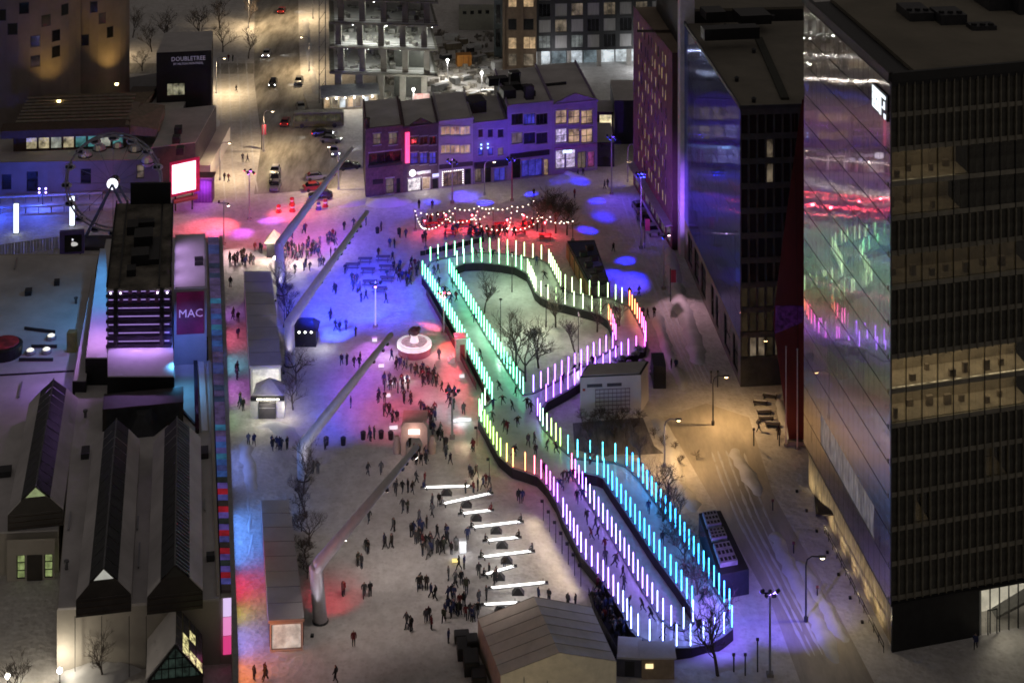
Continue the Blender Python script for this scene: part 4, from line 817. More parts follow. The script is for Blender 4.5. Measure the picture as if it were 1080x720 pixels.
def sign_block():
    A, B = P(165, 140), P(223, 137); u = (B - A).normalized(); n = Vector((u.y, -u.x, 0)); L = (B - A).length; h = 16.4
    t = thing('black_sign_building', 'tall black windowless building with hotel lettering across its top', 'building', A)
    hs = [hole_px(A, B, 176, 195, 88, 101)]
    bm = M('black_render', (.012, .011, .015), .6, var=.2)
    facade(t, A, B, 0, h, hs, bm); window(t, A, B, hs[0], black, M('stair_lit', (.2, .2, .2), .2, emit=(1, .95, .6), es=.3, var=.45, sc=.6), 3, 1)
    MB().prism([A - n * .4, B - n * .4, B - n * 15, A - n * 15 + u], 0, h - .3).build('core', bm, t)
    MB().prism([A - n * .2, B - n * .2, B - n * 15, A - n * 15 + u], h - .3, h).build('roof', roofsnow, t)
    c = A + u * (L * .58) + n * .06 + Vector((0, 0, h - 1.5)); lm = E('dim_letters', (.62, .55, .9), .14)
    lettering(t, 'DOUBLETREE', 1.25, c, u, lm, sx=.92); lettering(t, 'BY HILTON MONTREAL', .6, c - Vector((0, 0, 1.0)), u, lm, sx=.95)
    MB().box(A - u * 3 - n * 3 + Vector((0, 0, 4)), (5, 5, 8)).build('side_block', brown, t)
    q = P(217, 172); w = MB(); w.box(P(215, 186) + Vector((0, 8, 1.6)), (3.6, 22, 3.2)); w.build('passage_roof', roofsnow, t)
sign_block()
def led_screen():
    b = P(194, 222); t = thing('led_screen', 'glowing white and pink LED billboard in a red frame by the street corner', 'screen', b)
    s = F / b.y; c = b + Vector((0, 0, (222 - 187) / s)); u = Vector((1, .28, 0)).normalized(); n = Vector((u.y, -u.x, 0)); w, h = 4.2, 5.2
    q = lambda x, z, d: c + u * x + n * d + Vector((0, 0, z + x * .12))
    fr = MB().hexa([q(-w / 2 - .4, -h / 2 - .5, 0), q(w / 2 + .7, -h / 2 - .5, 0), q(w / 2 + .7, -h / 2 - .5, -.5), q(-w / 2 - .4, -h / 2 - .5, -.5)], [q(-w / 2 - .4, h / 2 + .4, 0), q(w / 2 + .7, h / 2 + .4, 0), q(w / 2 + .7, h / 2 + .4, -.5), q(-w / 2 - .4, h / 2 + .4, -.5)]).build('frame', M('led_frame', (.35, .01, .05), .5, emit=(1, .02, .15), es=.22), t)
    MB().hexa([q(-w / 2, -h / 2, .05), q(w / 2, -h / 2, .05), q(w / 2, -h / 2, .01), q(-w / 2, -h / 2, .01)], [q(-w / 2, h / 2, .05), q(w / 2, h / 2, .05), q(w / 2, h / 2, .01), q(-w / 2, h / 2, .01)]).build('screen', M('led_face', (.5, .5, .5), .4, emit=(1, .55, .7), es=3.2, var=.18, sc=.5), t)
    for x in (-1.5, 1.5): MB().tube([q(x, -h / 2 - .5, -.25) - Vector((0, 0, (H * 0))), Vector((q(x, 0, -.25).x, q(x, 0, -.25).y, 0))], .16, 8).build('post', darkgrey, t)
    MB().hexa([q(-2, -h / 2 - 1.5, .9), q(2.4, -h / 2 - 1.5, .9), q(2.4, -h / 2 - 1.5, -.6), q(-2, -h / 2 - 1.5, -.6)], [q(-2, -h / 2 - 1.1, .9), q(2.4, -h / 2 - 1.1, .9), q(2.4, -h / 2 - 1.1, -.6), q(-2, -h / 2 - 1.1, -.6)]).build('awning', M('awning_red', (.4, .1, .1), .7), t)
    bb = P(214, 214); v = thing('ticket_booth', 'violet lit slatted booth under the LED billboard', 'booth', bb)
    MB().box(bb + Vector((0, 1.2, 2.2)), (3.4, 2.4, 4.4)).build('cabin', M('booth_violet', (.2, .07, .28), .6), v); MB().box(bb + Vector((0, 1.2, 4.55)), (3.8, 3, .3)).build('roof', M('booth_roof', (.25, .18, .2), .8), v)
    for k in range(6): MB().box(bb + Vector((-1.5 + k * .6, -.06, 2.1)), (.14, .1, 3.9)).build('slat', M('slat_violet', (.28, .1, .35), .6), v)
    bulb(v, bb + Vector((.3, -1.5, 3)), (.55, .15, 1), 260, .3)
led_screen()

# ------------------------------------------------------------ observation wheel
def wheel():
    b = P(120, 258); s = F / b.y; t = thing('observation_wheel', 'ferris wheel with white gondolas and glowing hub in front of the hotel podium', 'ferris wheel', b)
    c = b + Vector((0, 0, (258 - 192) / s)); r = 50 / s
    for d in (-.7, .7):
        m = MB(); n = 40
        ring = [c + Vector((r * math.cos(2 * math.pi * k / n), d, r * math.sin(2 * math.pi * k / n))) for k in range(n + 1)]
        m.tube(ring, .17, 5, caps=False); m.build('rim', M('wheel_rim', (.3, .29, .36), .5), t)
    for k in range(16):
        a = 2 * math.pi * k / 16; e = c + Vector((r * math.cos(a), 0, r * math.sin(a)))
        MB().tube([c + Vector((0, -.5, 0)), e + Vector((0, -.6, 0))], .04, 4).build('spoke', grey, t)
        g_ = MB().ball(e + Vector((0, 0, -.55)), .95, 10, sq=(1.05, .8, .55)); o = g_.build('gondola', M('gondola_white', (.5, .48, .58), .5), t, smooth=True)
        MB().box(e + Vector((0, -.55, -.35)), (1.1, .5, .4)).build('gondola_glass', M('gondola_glass', (.03, .03, .05), .1), o)
    MB().tube([c + Vector((0, -.9, 0)), c + Vector((0, .9, 0))], .9, 16).build('hub', darkgrey, t)
    MB().tube([c + Vector((0, -1.0, 0)), c + Vector((0, -.92, 0))], .95, 20).build('hub_light', E('hub_glow', (.86, .88, 1), 2.2), t)
    for x in (-1, 1):
        for y in (-2.2, 2.2): MB().tube([c + Vector((0, y * .5, 0)), Vector((c.x + x * 5.5, c.y + y, 0))], .22, 6).build('leg', M('leg_blue', (.12, .14, .25), .5), t)
    MB().box(b + Vector((0, 0, .3)), (13, 5, .6)).build('platform', darkgrey, t)
wheel()
# ------------------------------------------------------------ art museum, left and bottom left
MD = Vector((-.191, .981, 0)); MU = Vector((.981, .191, 0))
mus_stone = M('museum_stone', (.44, .40, .35), .8, var=.1, sc=.3)
mdark = M('museum_dark_panel', (.04, .032, .028), .5, var=.3, sc=.6)
mglass = M('museum_glass', (.02, .022, .026), .5, var=.5, sc=1.2)
def museum():
    b = P(150, 712); t = thing('art_museum', 'sprawling stone museum with snowy roofs, long glass roof lanterns and MAC sign', 'museum', b)
    def slab(name, px, z1, z0, m): return MB().prism([P(x, y, z1) for x, y in px], z0, z1).build(name, m, t)
    main = [(60, 643), (232, 633), (236, 620), (217.5, 250), (112, 252), (80, 400)]
    slab('main_wall', main, 6.7, 0, mus_stone); MB().prism([P(x, y, 6.9) for x, y in [(61, 641.5), (231.5, 631.5), (235.5, 619), (217.2, 251), (112.5, 253), (80.5, 400)]], 6.7, 6.95).build('main_roof', roofsnow, t)
    slab('left_wall', [(-90, 566), (62, 560), (84, 400), (104, 268), (-90, 268)], 4.8, 0, mus_stone)
    slab('left_roof', [(-90, 564.5), (61.5, 558.5), (83.5, 400), (103.5, 269.5), (-90, 269.5)], 5.0, 4.8, roofsnow)
    # joints of the stone front
    for x in (80, 108, 137, 155):
        a = P(x, 646, 6.5); MB().box(Vector((a.x, a.y - .32, 3.2)), (.07, .06, 6.3), .1).build('wall_joint', M('joint_dark', (.12, .11, .1), .9), t)
    # left court: gabled house end with lit windows
    a = P(10, 606); c = P(60, 604); hs = [hole_px(a, c, 20, 29, 580, 604), hole_px(a, c, 49, 58, 579, 603)]
    u = (c - a).normalized(); n = Vector((u.y, -u.x, 0)); a, c = a + n * 1.2, c + n * 1.2
    gw = M('court_window', (.2, .25, .1), .3, emit=(.72, .9, .35), es=.34, var=.3, sc=1.5)
    hs = [(x0, x1, .2, 2.9) for x0, x1, _, _ in hs]
    facade(t, a, c, 0, 4.7, hs, mus_stone, name='court_wall')
    for h in hs: window(t, a, c, h, black, gw, 1, 3)
    L = (c - a).length; MB().hexa([a + u * (L * .42) + n * .1, a + u * (L * .74) + n * .1, a + u * (L * .74) - n * .1, a + u * (L * .42) - n * .1], [p + Vector((0, 0, 2.9)) for p in (a + u * (L * .42) + n * .1, a + u * (L * .74) + n * .1, a + u * (L * .74) - n * .1, a + u * (L * .42) - n * .1)]).build('court_door', mdark, t)
    # glazed roof lanterns
    litapex = M('lantern_apex_lit', (.5, .5, .45), .3, emit=(.95, .95, .85), es=.35, var=.1); grapex = M('lantern_apex_green', (.3, .35, .2), .3, emit=(.6, .75, .35), es=.35, var=.2); dkapex = M('lantern_apex_dark', (.06, .06, .05), .3)
    strip = M('lantern_louvre', (.25, .27, .34), .35, var=.2)
    def lantern(xl, xr, yf, z0, Lb, apex, louvre=False, we=1.8, hs_=1.5, hg=1.5, gi=.27):
        A = P(xl, yf, z0); B = P(xr, yf, z0); w = (B - A).length; u = MU
        q = lambda x, d, z: A + u * x + MD * d + Vector((0, 0, z)); wg = w * gi
        MB().hexa([q(0, 0, 0), q(w, 0, 0), q(w, Lb, 0), q(0, Lb, 0)], [q(0, 0, we), q(w, 0, we), q(w, Lb, we), q(0, Lb, we)]).build('lantern_base', roofsnow, t); MB().poly([q(0, -.02, 0), q(w, -.02, 0), q(w, -.02, we), q(0, -.02, we)]).build('base_front', mdark, t)
        for k in range(3): MB().beam(q(.05, -.05, .3 + k * .6), q(w - .05, -.05, .3 + k * .6), .06, .07).build('panel_joint', M('joint_brown', (.07, .05, .04), .7), t)
        z1, z2 = we + hs_, we + hs_ + hg
        MB().poly([q(0, -.01, we), q(w, -.01, we), q(w - wg, -.01, z1), q(wg, -.01, z1)]).build('lantern_front', mdark, t)
        MB().poly([q(wg, -.01, z1), q(w - wg, -.01, z1), q(w / 2 + .1, -.01, z2), q(w / 2 - .1, -.01, z2)]).build('lantern_end', mdark, t)
        e = .75; MB().poly([q(w / 2 - wg * e, -.05, z1 + .35), q(w / 2 + wg * e, -.05, z1 + .35), q(w / 2, -.05, z2 - .1)]).build('lantern_apex', apex, t)
        MB().hexa([q(0, 0, we), q(wg, 0, z1), q(wg, Lb, z1), q(0, Lb, we)], [q(0, 0, we + .15), q(wg, 0, z1 + .15), q(wg, Lb, z1 + .15), q(0, Lb, we + .15)]).build('snow_slope', roofsnow, t)
        MB().hexa([q(w - wg, 0, z1), q(w, 0, we), q(w, Lb, we), q(w - wg, Lb, z1)], [q(w - wg, 0, z1 + .15), q(w, 0, we + .15), q(w, Lb, we + .15), q(w - wg, Lb, z1 + .15)]).build('snow_slope', roofsnow, t)
        n = max(4, int(Lb / 2.0))
        for side in (0, 1):
            for k in range(n):
                d0, d1 = Lb * k / n + .05, Lb * (k + 1) / n - .05; xa, xb = (wg, w / 2) if side == 0 else (w - wg, w / 2)
                MB().poly([q(xa, d0, z1 + .16), q(xa, d1, z1 + .16), q(xb, d1, z2), q(xb, d0, z2)]).build('lantern_pane', mglass, t)
                if louvre and side:
                    for j in range(3):
                        dd = d0 + (d1 - d0) * (j + .3) / 3; MB().beam(q(xa, dd, z1 + .22), q(xb, dd, z2 + .06), .14, .1).build('louvre', strip, t)
        MB().beam(q(w / 2, 0, z2 + .05), q(w / 2, Lb, z2 + .05), .16, .12).build('ridge', grey, t)
        return A, w
    lantern(80, 137, 651, 6.95, 31, litapex, gi=.24); lantern(155, 213, 648, 6.95, 31, dkapex, True, gi=.24)
    lantern(8, 65, 560, 5.0, 26, grapex, gi=.24)
    # cross link behind the two lanterns
    A = P(108, 455, 6.95); q = lambda x, d, z: A + MU * x + MD * d + Vector((0, 0, z))
    MB().hexa([q(0, 0, 0), q(10, 0, 0), q(10, 4, 0), q(0, 4, 0)], [q(0, 0, 2.8), q(10, 0, 2.8), q(10, 4, 2.8), q(0, 4, 2.8)]).build('link_lantern', mdark, t)
    MB().poly([q(.5, -.03, .4), q(9.5, -.03, .4), q(9.5, -.03, 2.6), q(.5, -.03, 2.6)]).build('link_pane', mglass, t)
    MB().hexa([q(3.2, -2.4, 0), q(6.4, -2.4, 0), q(8, 0, 0), q(2, 0, 0)], [q(4.4, -1.2, 2.2), q(5.2, -1.2, 2.2), q(6, 0, 2.4), q(4, 0, 2.4)]).build('link_gable', mglass, t)
    # stepped volumes and the louvred tower
    slab('step_wall', [(113, 398), (184, 398), (181, 300), (113, 300)], 10.55, 6.95, black)
    lav = M('terrace_white', (.52, .50, .54), .75, var=.1, sc=.3)
    slab('step_terrace', [(113.6, 396.5), (183.4, 396.5), (181, 300), (113.6, 300)], 10.7, 10.55, lav)
    slab('side_step_wall', [(90, 378), (113.2, 378), (112, 262), (105, 262)], 10.5, 4.9, black); slab('side_terrace', [(90.5, 377), (113, 377), (112, 262), (105.3, 262)], 10.65, 10.5, lav)
    slab('low_step_wall', [(76.5, 402), (91, 402), (104, 292), (97, 292)], 8.4, 4.9, black); slab('low_terrace', [(77, 401), (90.6, 401), (103.6, 292), (97.3, 292)], 8.55, 8.4, lav)
    TA = P(112, 367, 10.7); TB = P(181, 366, 10.7); w = (TB - TA).length; u = (TB - TA).normalized(); n = Vector((u.y, -u.x, 0)); zt = 18.6; LT = 31
    q = lambda x, d, z: TA + u * x + MD * d + Vector((0, 0, z - 10.7))
    MB().hexa([q(.2, .6, 10.7), q(w - .2, .6, 10.7), q(w - .2, LT, 10.7), q(.2, LT, 10.7)], [q(.2, .6, zt - .3), q(w - .2, .6, zt - .3), q(w - .2, LT, zt - .3), q(.2, LT, zt - .3)]).build('louvred_tower_core', M('tower_violet', (.10, .04, .14), .6, var=.3), t)
    fins = M('tower_fin', (.03, .02, .045), .5)
    for k in range(7): z = 10.9 + k * 1.12; MB().beam(q(0, .2, z), q(w, .2, z), .5, .38).build('slat', fins, t)
    for k in range(7): z = 11.35 + k * 1.12; MB().beam(q(.3, .5, z), q(w - .3, .5, z), .08, .1).build('led_strip', E('tower_led', (.55, .35, 1), .55 if k < 6 else .2), t)
    for x in (1.3, w - 1.3): MB().beam(q(x, .1, 10.8), q(x, .1, zt), .55, .55).build('mullion', black, t)
    for k in range(5): MB().beam(q(2 + k * (w - 4) / 4, .35, 16.0), q(2 + k * (w - 4) / 4, .35, zt - .3), .5, .3).build('upper_panel', M('upper_violet', (.3, .12, .36), .5), t)
    for x in (.6, 1.9, w - 1.9, w - .6): MB().ball(q(x, -.1, zt - .5), .14, 6).build('tower_spot', E('tower_spot', (.9, .8, 1), 6), t)
    rf = M('tower_roof_snow', (.13, .12, .10), .9, var=.6, sc=.25, c2=(.27, .24, .20))
    MB().hexa([q(0, .1, zt - .3), q(w, .1, zt - .3), q(w, LT, zt - .3), q(0, LT, zt - .3)], [q(0, .1, zt), q(w, .1, zt), q(w, LT, zt), q(0, LT, zt)]).build('tower_roof', rf, t)
    for x in (.1, 1.7, w - 1.7, w - .1): MB().beam(q(x, .2, zt + .35), q(x, LT, zt + .35), .22, .22).build('roof_rail', black, t)
    for k in range(26):
        d = .6 + k * (LT - 1) / 26; MB().beam(q(.1, d, zt), q(.1, d, zt + .9), .1, .1).build('rail_post', black, t); MB().beam(q(w - .1, d, zt), q(w - .1, d, zt + .9), .1, .1).build('rail_post', black, t)
    for (x, d, a, b_, c_) in ((4.3, 9, 2.4, 3, 1.5), (4.6, 15, 2.6, 3.5, 1.8), (6.2, 12, 1.4, 8, .7), (2.9, 20, 1.6, 3, 1.2), (4.8, 22, 2.4, 1.5, .8), (3.2, 5, 1.2, 2, .9)): MB().box(q(x, d, zt + c_ / 2), (a, b_, c_), .19).build('roof_unit', black, t)
    MB().hexa([q(w * .25, LT - .4, zt), q(w * .95, LT - .4, zt), q(w * .95, LT, zt), q(w * .25, LT, zt)], [q(w * .25, LT - .4, zt + 3.2), q(w * .95, LT - .4, zt + 3.2), q(w * .95, LT, zt + 3.2), q(w * .25, LT, zt + 3.2)]).build('plant_screen', black, t)
    # washes of light on the terraces
    for k in range(5): d = 2 + k * 6; spot(t, q(-.3, d, 15.5), q(-2.2, d, 10.7), (.10, .45, 1) if k > 1 else ((.35, .25, 1) if k else (.75, .35, 1)), 15 * (55 if k else 95), 120, .8, .2, 'wash_lamp')
    for k in range(3): spot(t, q(w * (.2 + .3 * k), -.3, 13), q(w * (.2 + .3 * k), -2, 10.7), (.62, .32, 1), 6.0 * 70, 120, .8, .2, 'wash_lamp')
    for k in range(3): spot(t, q(-5.6, 4 + k * 7, 11.5), q(-6.6, 4 + k * 7, 8.5), ((.6, .3, 1), (.15, .45, 1), (.08, .5, 1))[k], 2.5 * 28, 130, .8, .2, 'wash_lamp')
    # wing that carries the sign
    SA = P(183.5, 385, 6.95); SB = P(218, 383, 6.95); uw = (SB - SA).normalized(); nw = Vector((uw.y, -uw.x, 0)); ww = (SB - SA).length; zt2 = 17.3
    qw = lambda x, d, z: SA + uw * x + MD * d + Vector((0, 0, z))
    wm = M('wing_pale', (.40, .42, .47), .7, var=.08, sc=.5)
    MB().hexa([qw(0, 0, 0), qw(ww, 0, 0), qw(ww, 19, 0), qw(0, 19, 0)], [qw(0, 0, zt2 - 6.95), qw(ww, 0, zt2 - 6.95), qw(ww, 19, zt2 - 6.95), qw(0, 19, zt2 - 6.95)]).build('sign_wing', wm, t)
    MB().hexa([qw(.2, .3, 10.36), qw(ww - .2, .3, 10.36), qw(ww - .2, 18.7, 10.36), qw(.2, 18.7, 10.36)], [qw(.2, .3, 10.45), qw(ww - .2, .3, 10.45), qw(ww - .2, 18.7, 10.45), qw(.2, 18.7, 10.45)]).build('wing_roof', lav, t)
    for d in (7.5, 9): MB().box(qw(ww - 1.0, d, 10.7), (1.2, .5, .5), .19).build('roof_hatch', darkgrey, t)
    s0, s1, z0, z1 = .35, ww - .35, 4.2, 9.9
    sg = MB().hexa([qw(s0, -.2, z0), qw(s1, -.2, z0), qw(s1, -.01, z0), qw(s0, -.01, z0)], [qw(s0, -.2, z1), qw(s1, -.2, z1), qw(s1, -.01, z1), qw(s0, -.01, z1)]).build('sign_panel', M('sign_plum', (.10, .012, .05), .5, emit=(.5, .02, .25), es=.09, var=.3, sc=.3), t)
    lettering(sg, 'MAC', 1.55, qw(ww / 2 + .05, -.23, 7.0), uw, E('mac_letters', (.75, .35, .85), .28), sx=1.0)
    for k in range(3): spot(t, qw(.3, 3 + k * 5, 13.5), qw(2.2, 3 + k * 5, 10.4), (.75, .45, 1), 6.0 * 60, 130, .8, .2, 'wash_lamp')
    spot(t, qw(.2, -6, 6.5), qw(2, -1, 4), (.12, .22, 1), 6.0 * 200, 100, .9, .2, 'wash_lamp'); spot(t, qw(.4, -8, 5), qw(1.2, -9, 0), (.1, .5, 1), 6.0 * 130, 130, .9, .2, 'wash_lamp')
    # roof below the sign: sloping triangular light well and long dark roof window
    A = P(186, 430, 6.95); MB().beam(P(206, 375, 7.2), P(208, 455, 7.2), .5, .5).build('roof_window', darkglass, t); MB().beam(P(211, 365, 7.1), P(216, 455, 7.1), .8, .3).build('roof_kerb', white, t)
    MB().beam(P(187, 428, 7.1), P(206, 448, 7.1), .25, .4).build('roof_kerb', darkgrey, t); MB().box(P(214, 378, 7) + Vector((0, 0, 1)), (1.4, 1.2, 3.4), .19).build('roof_door', black, t)
    for k in range(6): MB().beam(P(188 + k * .2, 452 + k * 25, 7.2), P(188.1 + k * .2, 470 + k * 25, 7.2), .3, .2).build('roof_duct', M('duct_snow', (.3, .28, .27), .8), t)
    # coloured glass gallery along the plaza edge
    cols = [(.05, .14, .5), (.05, .26, .48), (.12, .10, .4), (.02, .02, .04), (.03, .05, .12), (.06, .08, .3)]; lowc = [(.5, .01, .03), (.03, .02, .02), (.16, .1, .5), (.12, .06, .06), (.10, .10, .45), (.02, .03, .03), (.3, .18, .04)]
    npn = 64
    for k in range(npn):
        y0, y1 = 250 + (622 - 250) * (k / npn) ** 1.1, 250 + (622 - 250) * ((k + .93) / npn) ** 1.1
        xl = lambda y: 219.3 + (y - 250) * .0385; xr = lambda y: 230.6 + (y - 250) * .037; z = 7.3
        c_ = cols[rnd.randrange(6)] if y0 < 500 else lowc[rnd.randrange(7)]
        if y0 < 330 and rnd.random() < .5: c_ = (.12, .08, .22)
        e = max(c_); m = M('gallery_glass_%d' % (k % 23 if y0 < 500 else 23 + k % 7), tuple(v * .3 for v in c_), .2, emit=tuple(v / e for v in c_), es=e * .4, var=.3, sc=.6)
        pts = [P(xl(y1), y1, z), P(xr(y1), y1, z), P(xr(y0), y0, z), P(xl(y0), y0, z)]
        MB().prism(pts, z - .3, z).build('gallery_panel', m, t)
    slab('gallery_base', [(218.5, 250), (231, 250), (246, 630), (232.5, 630)], 6.95, 0, mus_stone)
    slab('edge_parapet', [(231.4, 248), (234.6, 248), (251.5, 690), (246, 690)], 7.4, 0, M('parapet_stone', (.36, .35, .36), .8))
    slab('inner_parapet', [(215.5, 250), (218.2, 250), (232.2, 625), (228.5, 625)], 7.3, 6.95, mus_stone)
    A = P(235.5, 628, 7.2); B = P(245.5, 627, 7.2); fr = [A, B]
    for k in range(3):
        m = [E('gallery_end_lilac', (.8, .6, 1), .8), E('gallery_end_pink', (1, .3, .7), .7), E('gallery_end_rose', (1, .05, .3), .6)][k]; z1, z0 = 7.0 - k * 2.0, 5.06 - k * 2.0
        MB().poly([Vector((A.x, A.y - .12, z0)), Vector((B.x, B.y - .12, z0)), Vector((B.x, B.y - .12, z1)), Vector((A.x, A.y - .12, z1))]).build('gallery_end_pane', m, t)
    # coloured windows low on the plaza side, throwing colour on the snow
    a0, a1 = P(251.5, 690, 7.4), P(234.6, 248, 7.4); dd = (a1 - a0).normalized(); nn = Vector((dd.y, -dd.x, 0)); Lw = (a1 - a0).length
    for (f0, f1, c_, es) in ((.055, .10, (1, .25, .05), 1.8), (.105, .15, (.35, .3, 1), 1.6), (.155, .19, (.9, .8, .1), .8), (.195, .24, (1, .02, .1), 1.6), (.26, .36, (.1, .3, 1), 2.2), (.42, .5, (.2, .3, 1), .8), (.55, .6, (.3, .7, .3), .5), (.62, .68, (.8, .2, 1), .8), (.70, .75, (.2, .7, 1), .9), (.77, .83, (1, .15, .3), 1.0), (.86, .9, (.6, .2, 1), .8)):
        p0, p1 = a0 + dd * (Lw * f0) + nn * .06, a0 + dd * (Lw * f1) + nn * .06
        MB().poly([Vector((p0.x, p0.y, .5)), Vector((p1.x, p1.y, .5)), Vector((p1.x, p1.y, 4.5)), Vector((p0.x, p0.y, 4.5))]).build('coloured_window', E('facade_glow_%d' % int(f0 * 1000), c_, es * 2.2), t)
    # entrance pyramid of glass
    A = P(156, 718, 3.2); B = P(214, 712, 3.2); w = (B - A).length; u = (B - A).normalized(); q = lambda x, d, z: Vector((A.x, A.y, 0)) + u * x + MD * d + Vector((0, 0, z)); LP = 6.5; zr = 6.6; zf = 3.2
    MB().hexa([q(0, .1, 0), q(w, .1, 0), q(w, LP, 0), q(0, LP, 0)], [q(0, .1, zf), q(w, .1, zf), q(w, LP, zf), q(0, LP, zf)]).build('entrance_wall', mdark, t)
    MB().poly([q(0, 0, zf), q(w, 0, zf), q(w / 2, 0, zr)]).build('entrance_gable', M('entrance_glass', (.03, .04, .035), .12, emit=(.3, .5, .4), es=.06, var=.4, sc=1.2), t)
    gbm = M('muntin_dark', (.015, .015, .015), .5)
    for k in range(1, 8): x = w * k / 8; zz = zf + (zr - zf) * (1 - abs(x / w - .5) * 2); MB().beam(q(x, -.05, zf), q(x, -.05, zz), .08, .08).build('muntin', gbm, t)
    for k in range(3): z = zf + .1 + k * 1.0; f = (z - zf) / (zr - zf) / 2; MB().beam(q(w * f, -.08, z), q(w * (1 - f), -.08, z), .08, .08).build('muntin', gbm, t)
    for a_, b_ in (((0, zf), (w / 2, zr)), ((w, zf), (w / 2, zr))): MB().beam(q(a_[0], -.1, a_[1]), q(b_[0], -.1, b_[1]), .2, .2).build('gable_edge', gbm, t)
    MB().hexa([q(-.2, 0, zf), q(w / 2, 0, zr), q(w / 2, LP, zr), q(-.2, LP, zf)], [q(-.2, 0, zf + .2), q(w / 2, 0, zr + .2), q(w / 2, LP, zr + .2), q(-.2, LP, zf + .2)]).build('entrance_snow_slope', roofsnow, t)
    yl = M('entrance_spark', (.1, .1, .08), .2, emit=(1, .9, .4), es=1.1, var=.45, sc=2.2); dk = M('entrance_roof_glass', (.10, .105, .12), .2, var=.4)
    for i in range(4):
        for j in range(4):
            x0, x1 = w / 2 + w / 2 * i / 4 + .04, w / 2 + w / 2 * (i + 1) / 4 - .04; d0, d1 = LP * j / 4 + .04, LP * (j + 1) / 4 - .04; zx = lambda x: zr - (zr - zf) * (x - w / 2) / (w / 2) + .1
            MB().poly([q(x0, d0, zx(x0)), q(x1, d0, zx(x1)), q(x1, d1, zx(x1)), q(x0, d1, zx(x0))]).build('roof_pane', yl if (i, j) in ((1, 0), (2, 0), (1, 1), (3, 0), (2, 2)) else dk, t)
    # terrace details: round red-topped drum, lit skylights, parapets
    c = P(4, 374, 5.0); MB().lathe(c, [(2.5, 0), (2.6, 1.5), (2.3, 1.7)], 20).build('drum', black, t); MB().lathe(c + Vector((0, 0, 1.7)), [(2.1, 0), (2.0, .15)], 20).build('drum_top', M('drum_red', (.2, .03, .04), .6, emit=(1, .05, .08), es=.05, var=.45, sc=.6), t)
    for (x, y) in ((32, 373), (49, 372), (54, 357.5)):
        p = P(x, y, 5.0); MB().lathe(p, [(.75, 0), (.75, .35), (.6, .5)], 10).build('skylight_kerb', galv, t); MB().ball(p + Vector((0, 0, .5)), .55, 10, sq=(1, 1, .5)).build('skylight', E('skylight_glow', (1, .97, .8), .9), t)
    for px in (((26, 346), (58, 350)), ((33, 365), (60, 365)), ((20, 379), (56, 379))): MB().beam(P(*px[0], 5.2), P(*px[1], 5.2), .25, .4).build('roof_upstand', darkgrey, t)
    MB().beam(P(-10, 396, 5.1), P(78, 391, 5.1), .15, .2).build('roof_joint', darkgrey, t)
    MB().box(P(76, 370, 5) + Vector((0, 0, 1.4)), (1.2, 1.2, 2.8)).build('stair_head', M('stair_head', (.05, .05, .02), .6, emit=(.9, .8, .3), es=.03, var=.4), t)
    spot(t, P(62, 385, 9), P(40, 410, 5), (.3, .16, 1), .9 * 330, 130, .9, .3, 'wash_lamp')
museum()
def roof_bits():
    t = bpy.data.objects['art_museum']; r = random.Random(5)
    for (x, y, z) in [(70, 470, 5.0), (20, 420, 5.0), (50, 430, 5.0), (5, 500, 5.0), (75, 520, 5.0), (30, 310, 5.0), (60, 300, 5.0), (80, 320, 5.0), (15, 285, 5.0), (222 - 30, 500, 6.95), (200 + 16, 540, 6.95), (222, 590, 6.95), (145, 560, 6.95), (143, 520, 6.95), (146, 600, 6.95), (70, 600, 6.95), (72, 560, 6.95), (90, 480, 6.95), (213, 480, 6.95), (90, 440, 6.95)]:
        p = P(x, y, z); k = r.random()
        if k < .45: MB().lathe(p, [(.18, 0), (.18, .7), (.3, .75), (.3, .95)], 8).build('roof_vent', grey, t)
        elif k < .75: MB().box(p + Vector((0, 0, .35)), (r.uniform(.8, 1.6), r.uniform(.8, 2), .7), .19).build('roof_unit', darkgrey, t)
        else: MB().beam(p + Vector((0, 0, .2)), p + MD * r.uniform(2, 5) + Vector((0, 0, .2)), .18, .18).build('roof_pipe', galv, t)
roof_bits()

# ------------------------------------------------------------ long glass pavilions on the plaza edge
def pavilion(label, px, z, front_y, lit):
    b = P(px[0][0], px[0][1], z); b = Vector((b.x, b.y, 0)); t = thing('plaza_pavilion', label, 'pavilion', b)
    pts = [P(x, y, z) for x, y in px]          # front-left, front-right, back-right, back-left
    MB().prism(pts, z - .35, z).build('roof', M('pavilion_roof', (.55, .54, .56), .8, var=.12, sc=.25, bump=.15), t)
    fl, fr, br, bl = pts; cx = (fl + fr + br + bl) / 4; ins = lambda p: p + (cx - p).normalized() * .5
    MB().prism([ins(fl) + Vector((0, .4, 0)), ins(fr) + Vector((0, .4, 0)), ins(br), ins(bl)], 0, z - .36).build('body', M('pavilion_body', (.07, .07, .075), .4), t)
    A, B = Vector((fl.x + .15, fl.y + .05, 0)), Vector((fr.x - .15, fr.y + .05, 0)); L = (B - A).length
    facade(t, A, B, 0, z - .36, [(.15, L - .15, .15, z - .5)], white, name='front_frame'); window(t, A, B, (.15, L - .15, .15, z - .5), galv, lit, 1, 1)
    for k in range(1, 8): f = k / 8; MB().beam(fl.lerp(bl, f) + Vector((0, 0, .02)), fr.lerp(br, f) + Vector((0, 0, .02)), .06, .06).build('roof_seam', galv, t)
    for k in range(7):
        p0 = fr.lerp(br, (k + .1) / 7.3); p1 = fr.lerp(br, (k + .9) / 7.3); o = Vector((.0, 0, 0))
        MB().poly([Vector((p0.x - .25, p0.y, .3)), Vector((p1.x - .25, p1.y, .3)), Vector((p1.x - .25, p1.y, z - .6)), Vector((p0.x - .25, p0.y, z - .6))]).build('side_pane', darkglass, t)
    return t
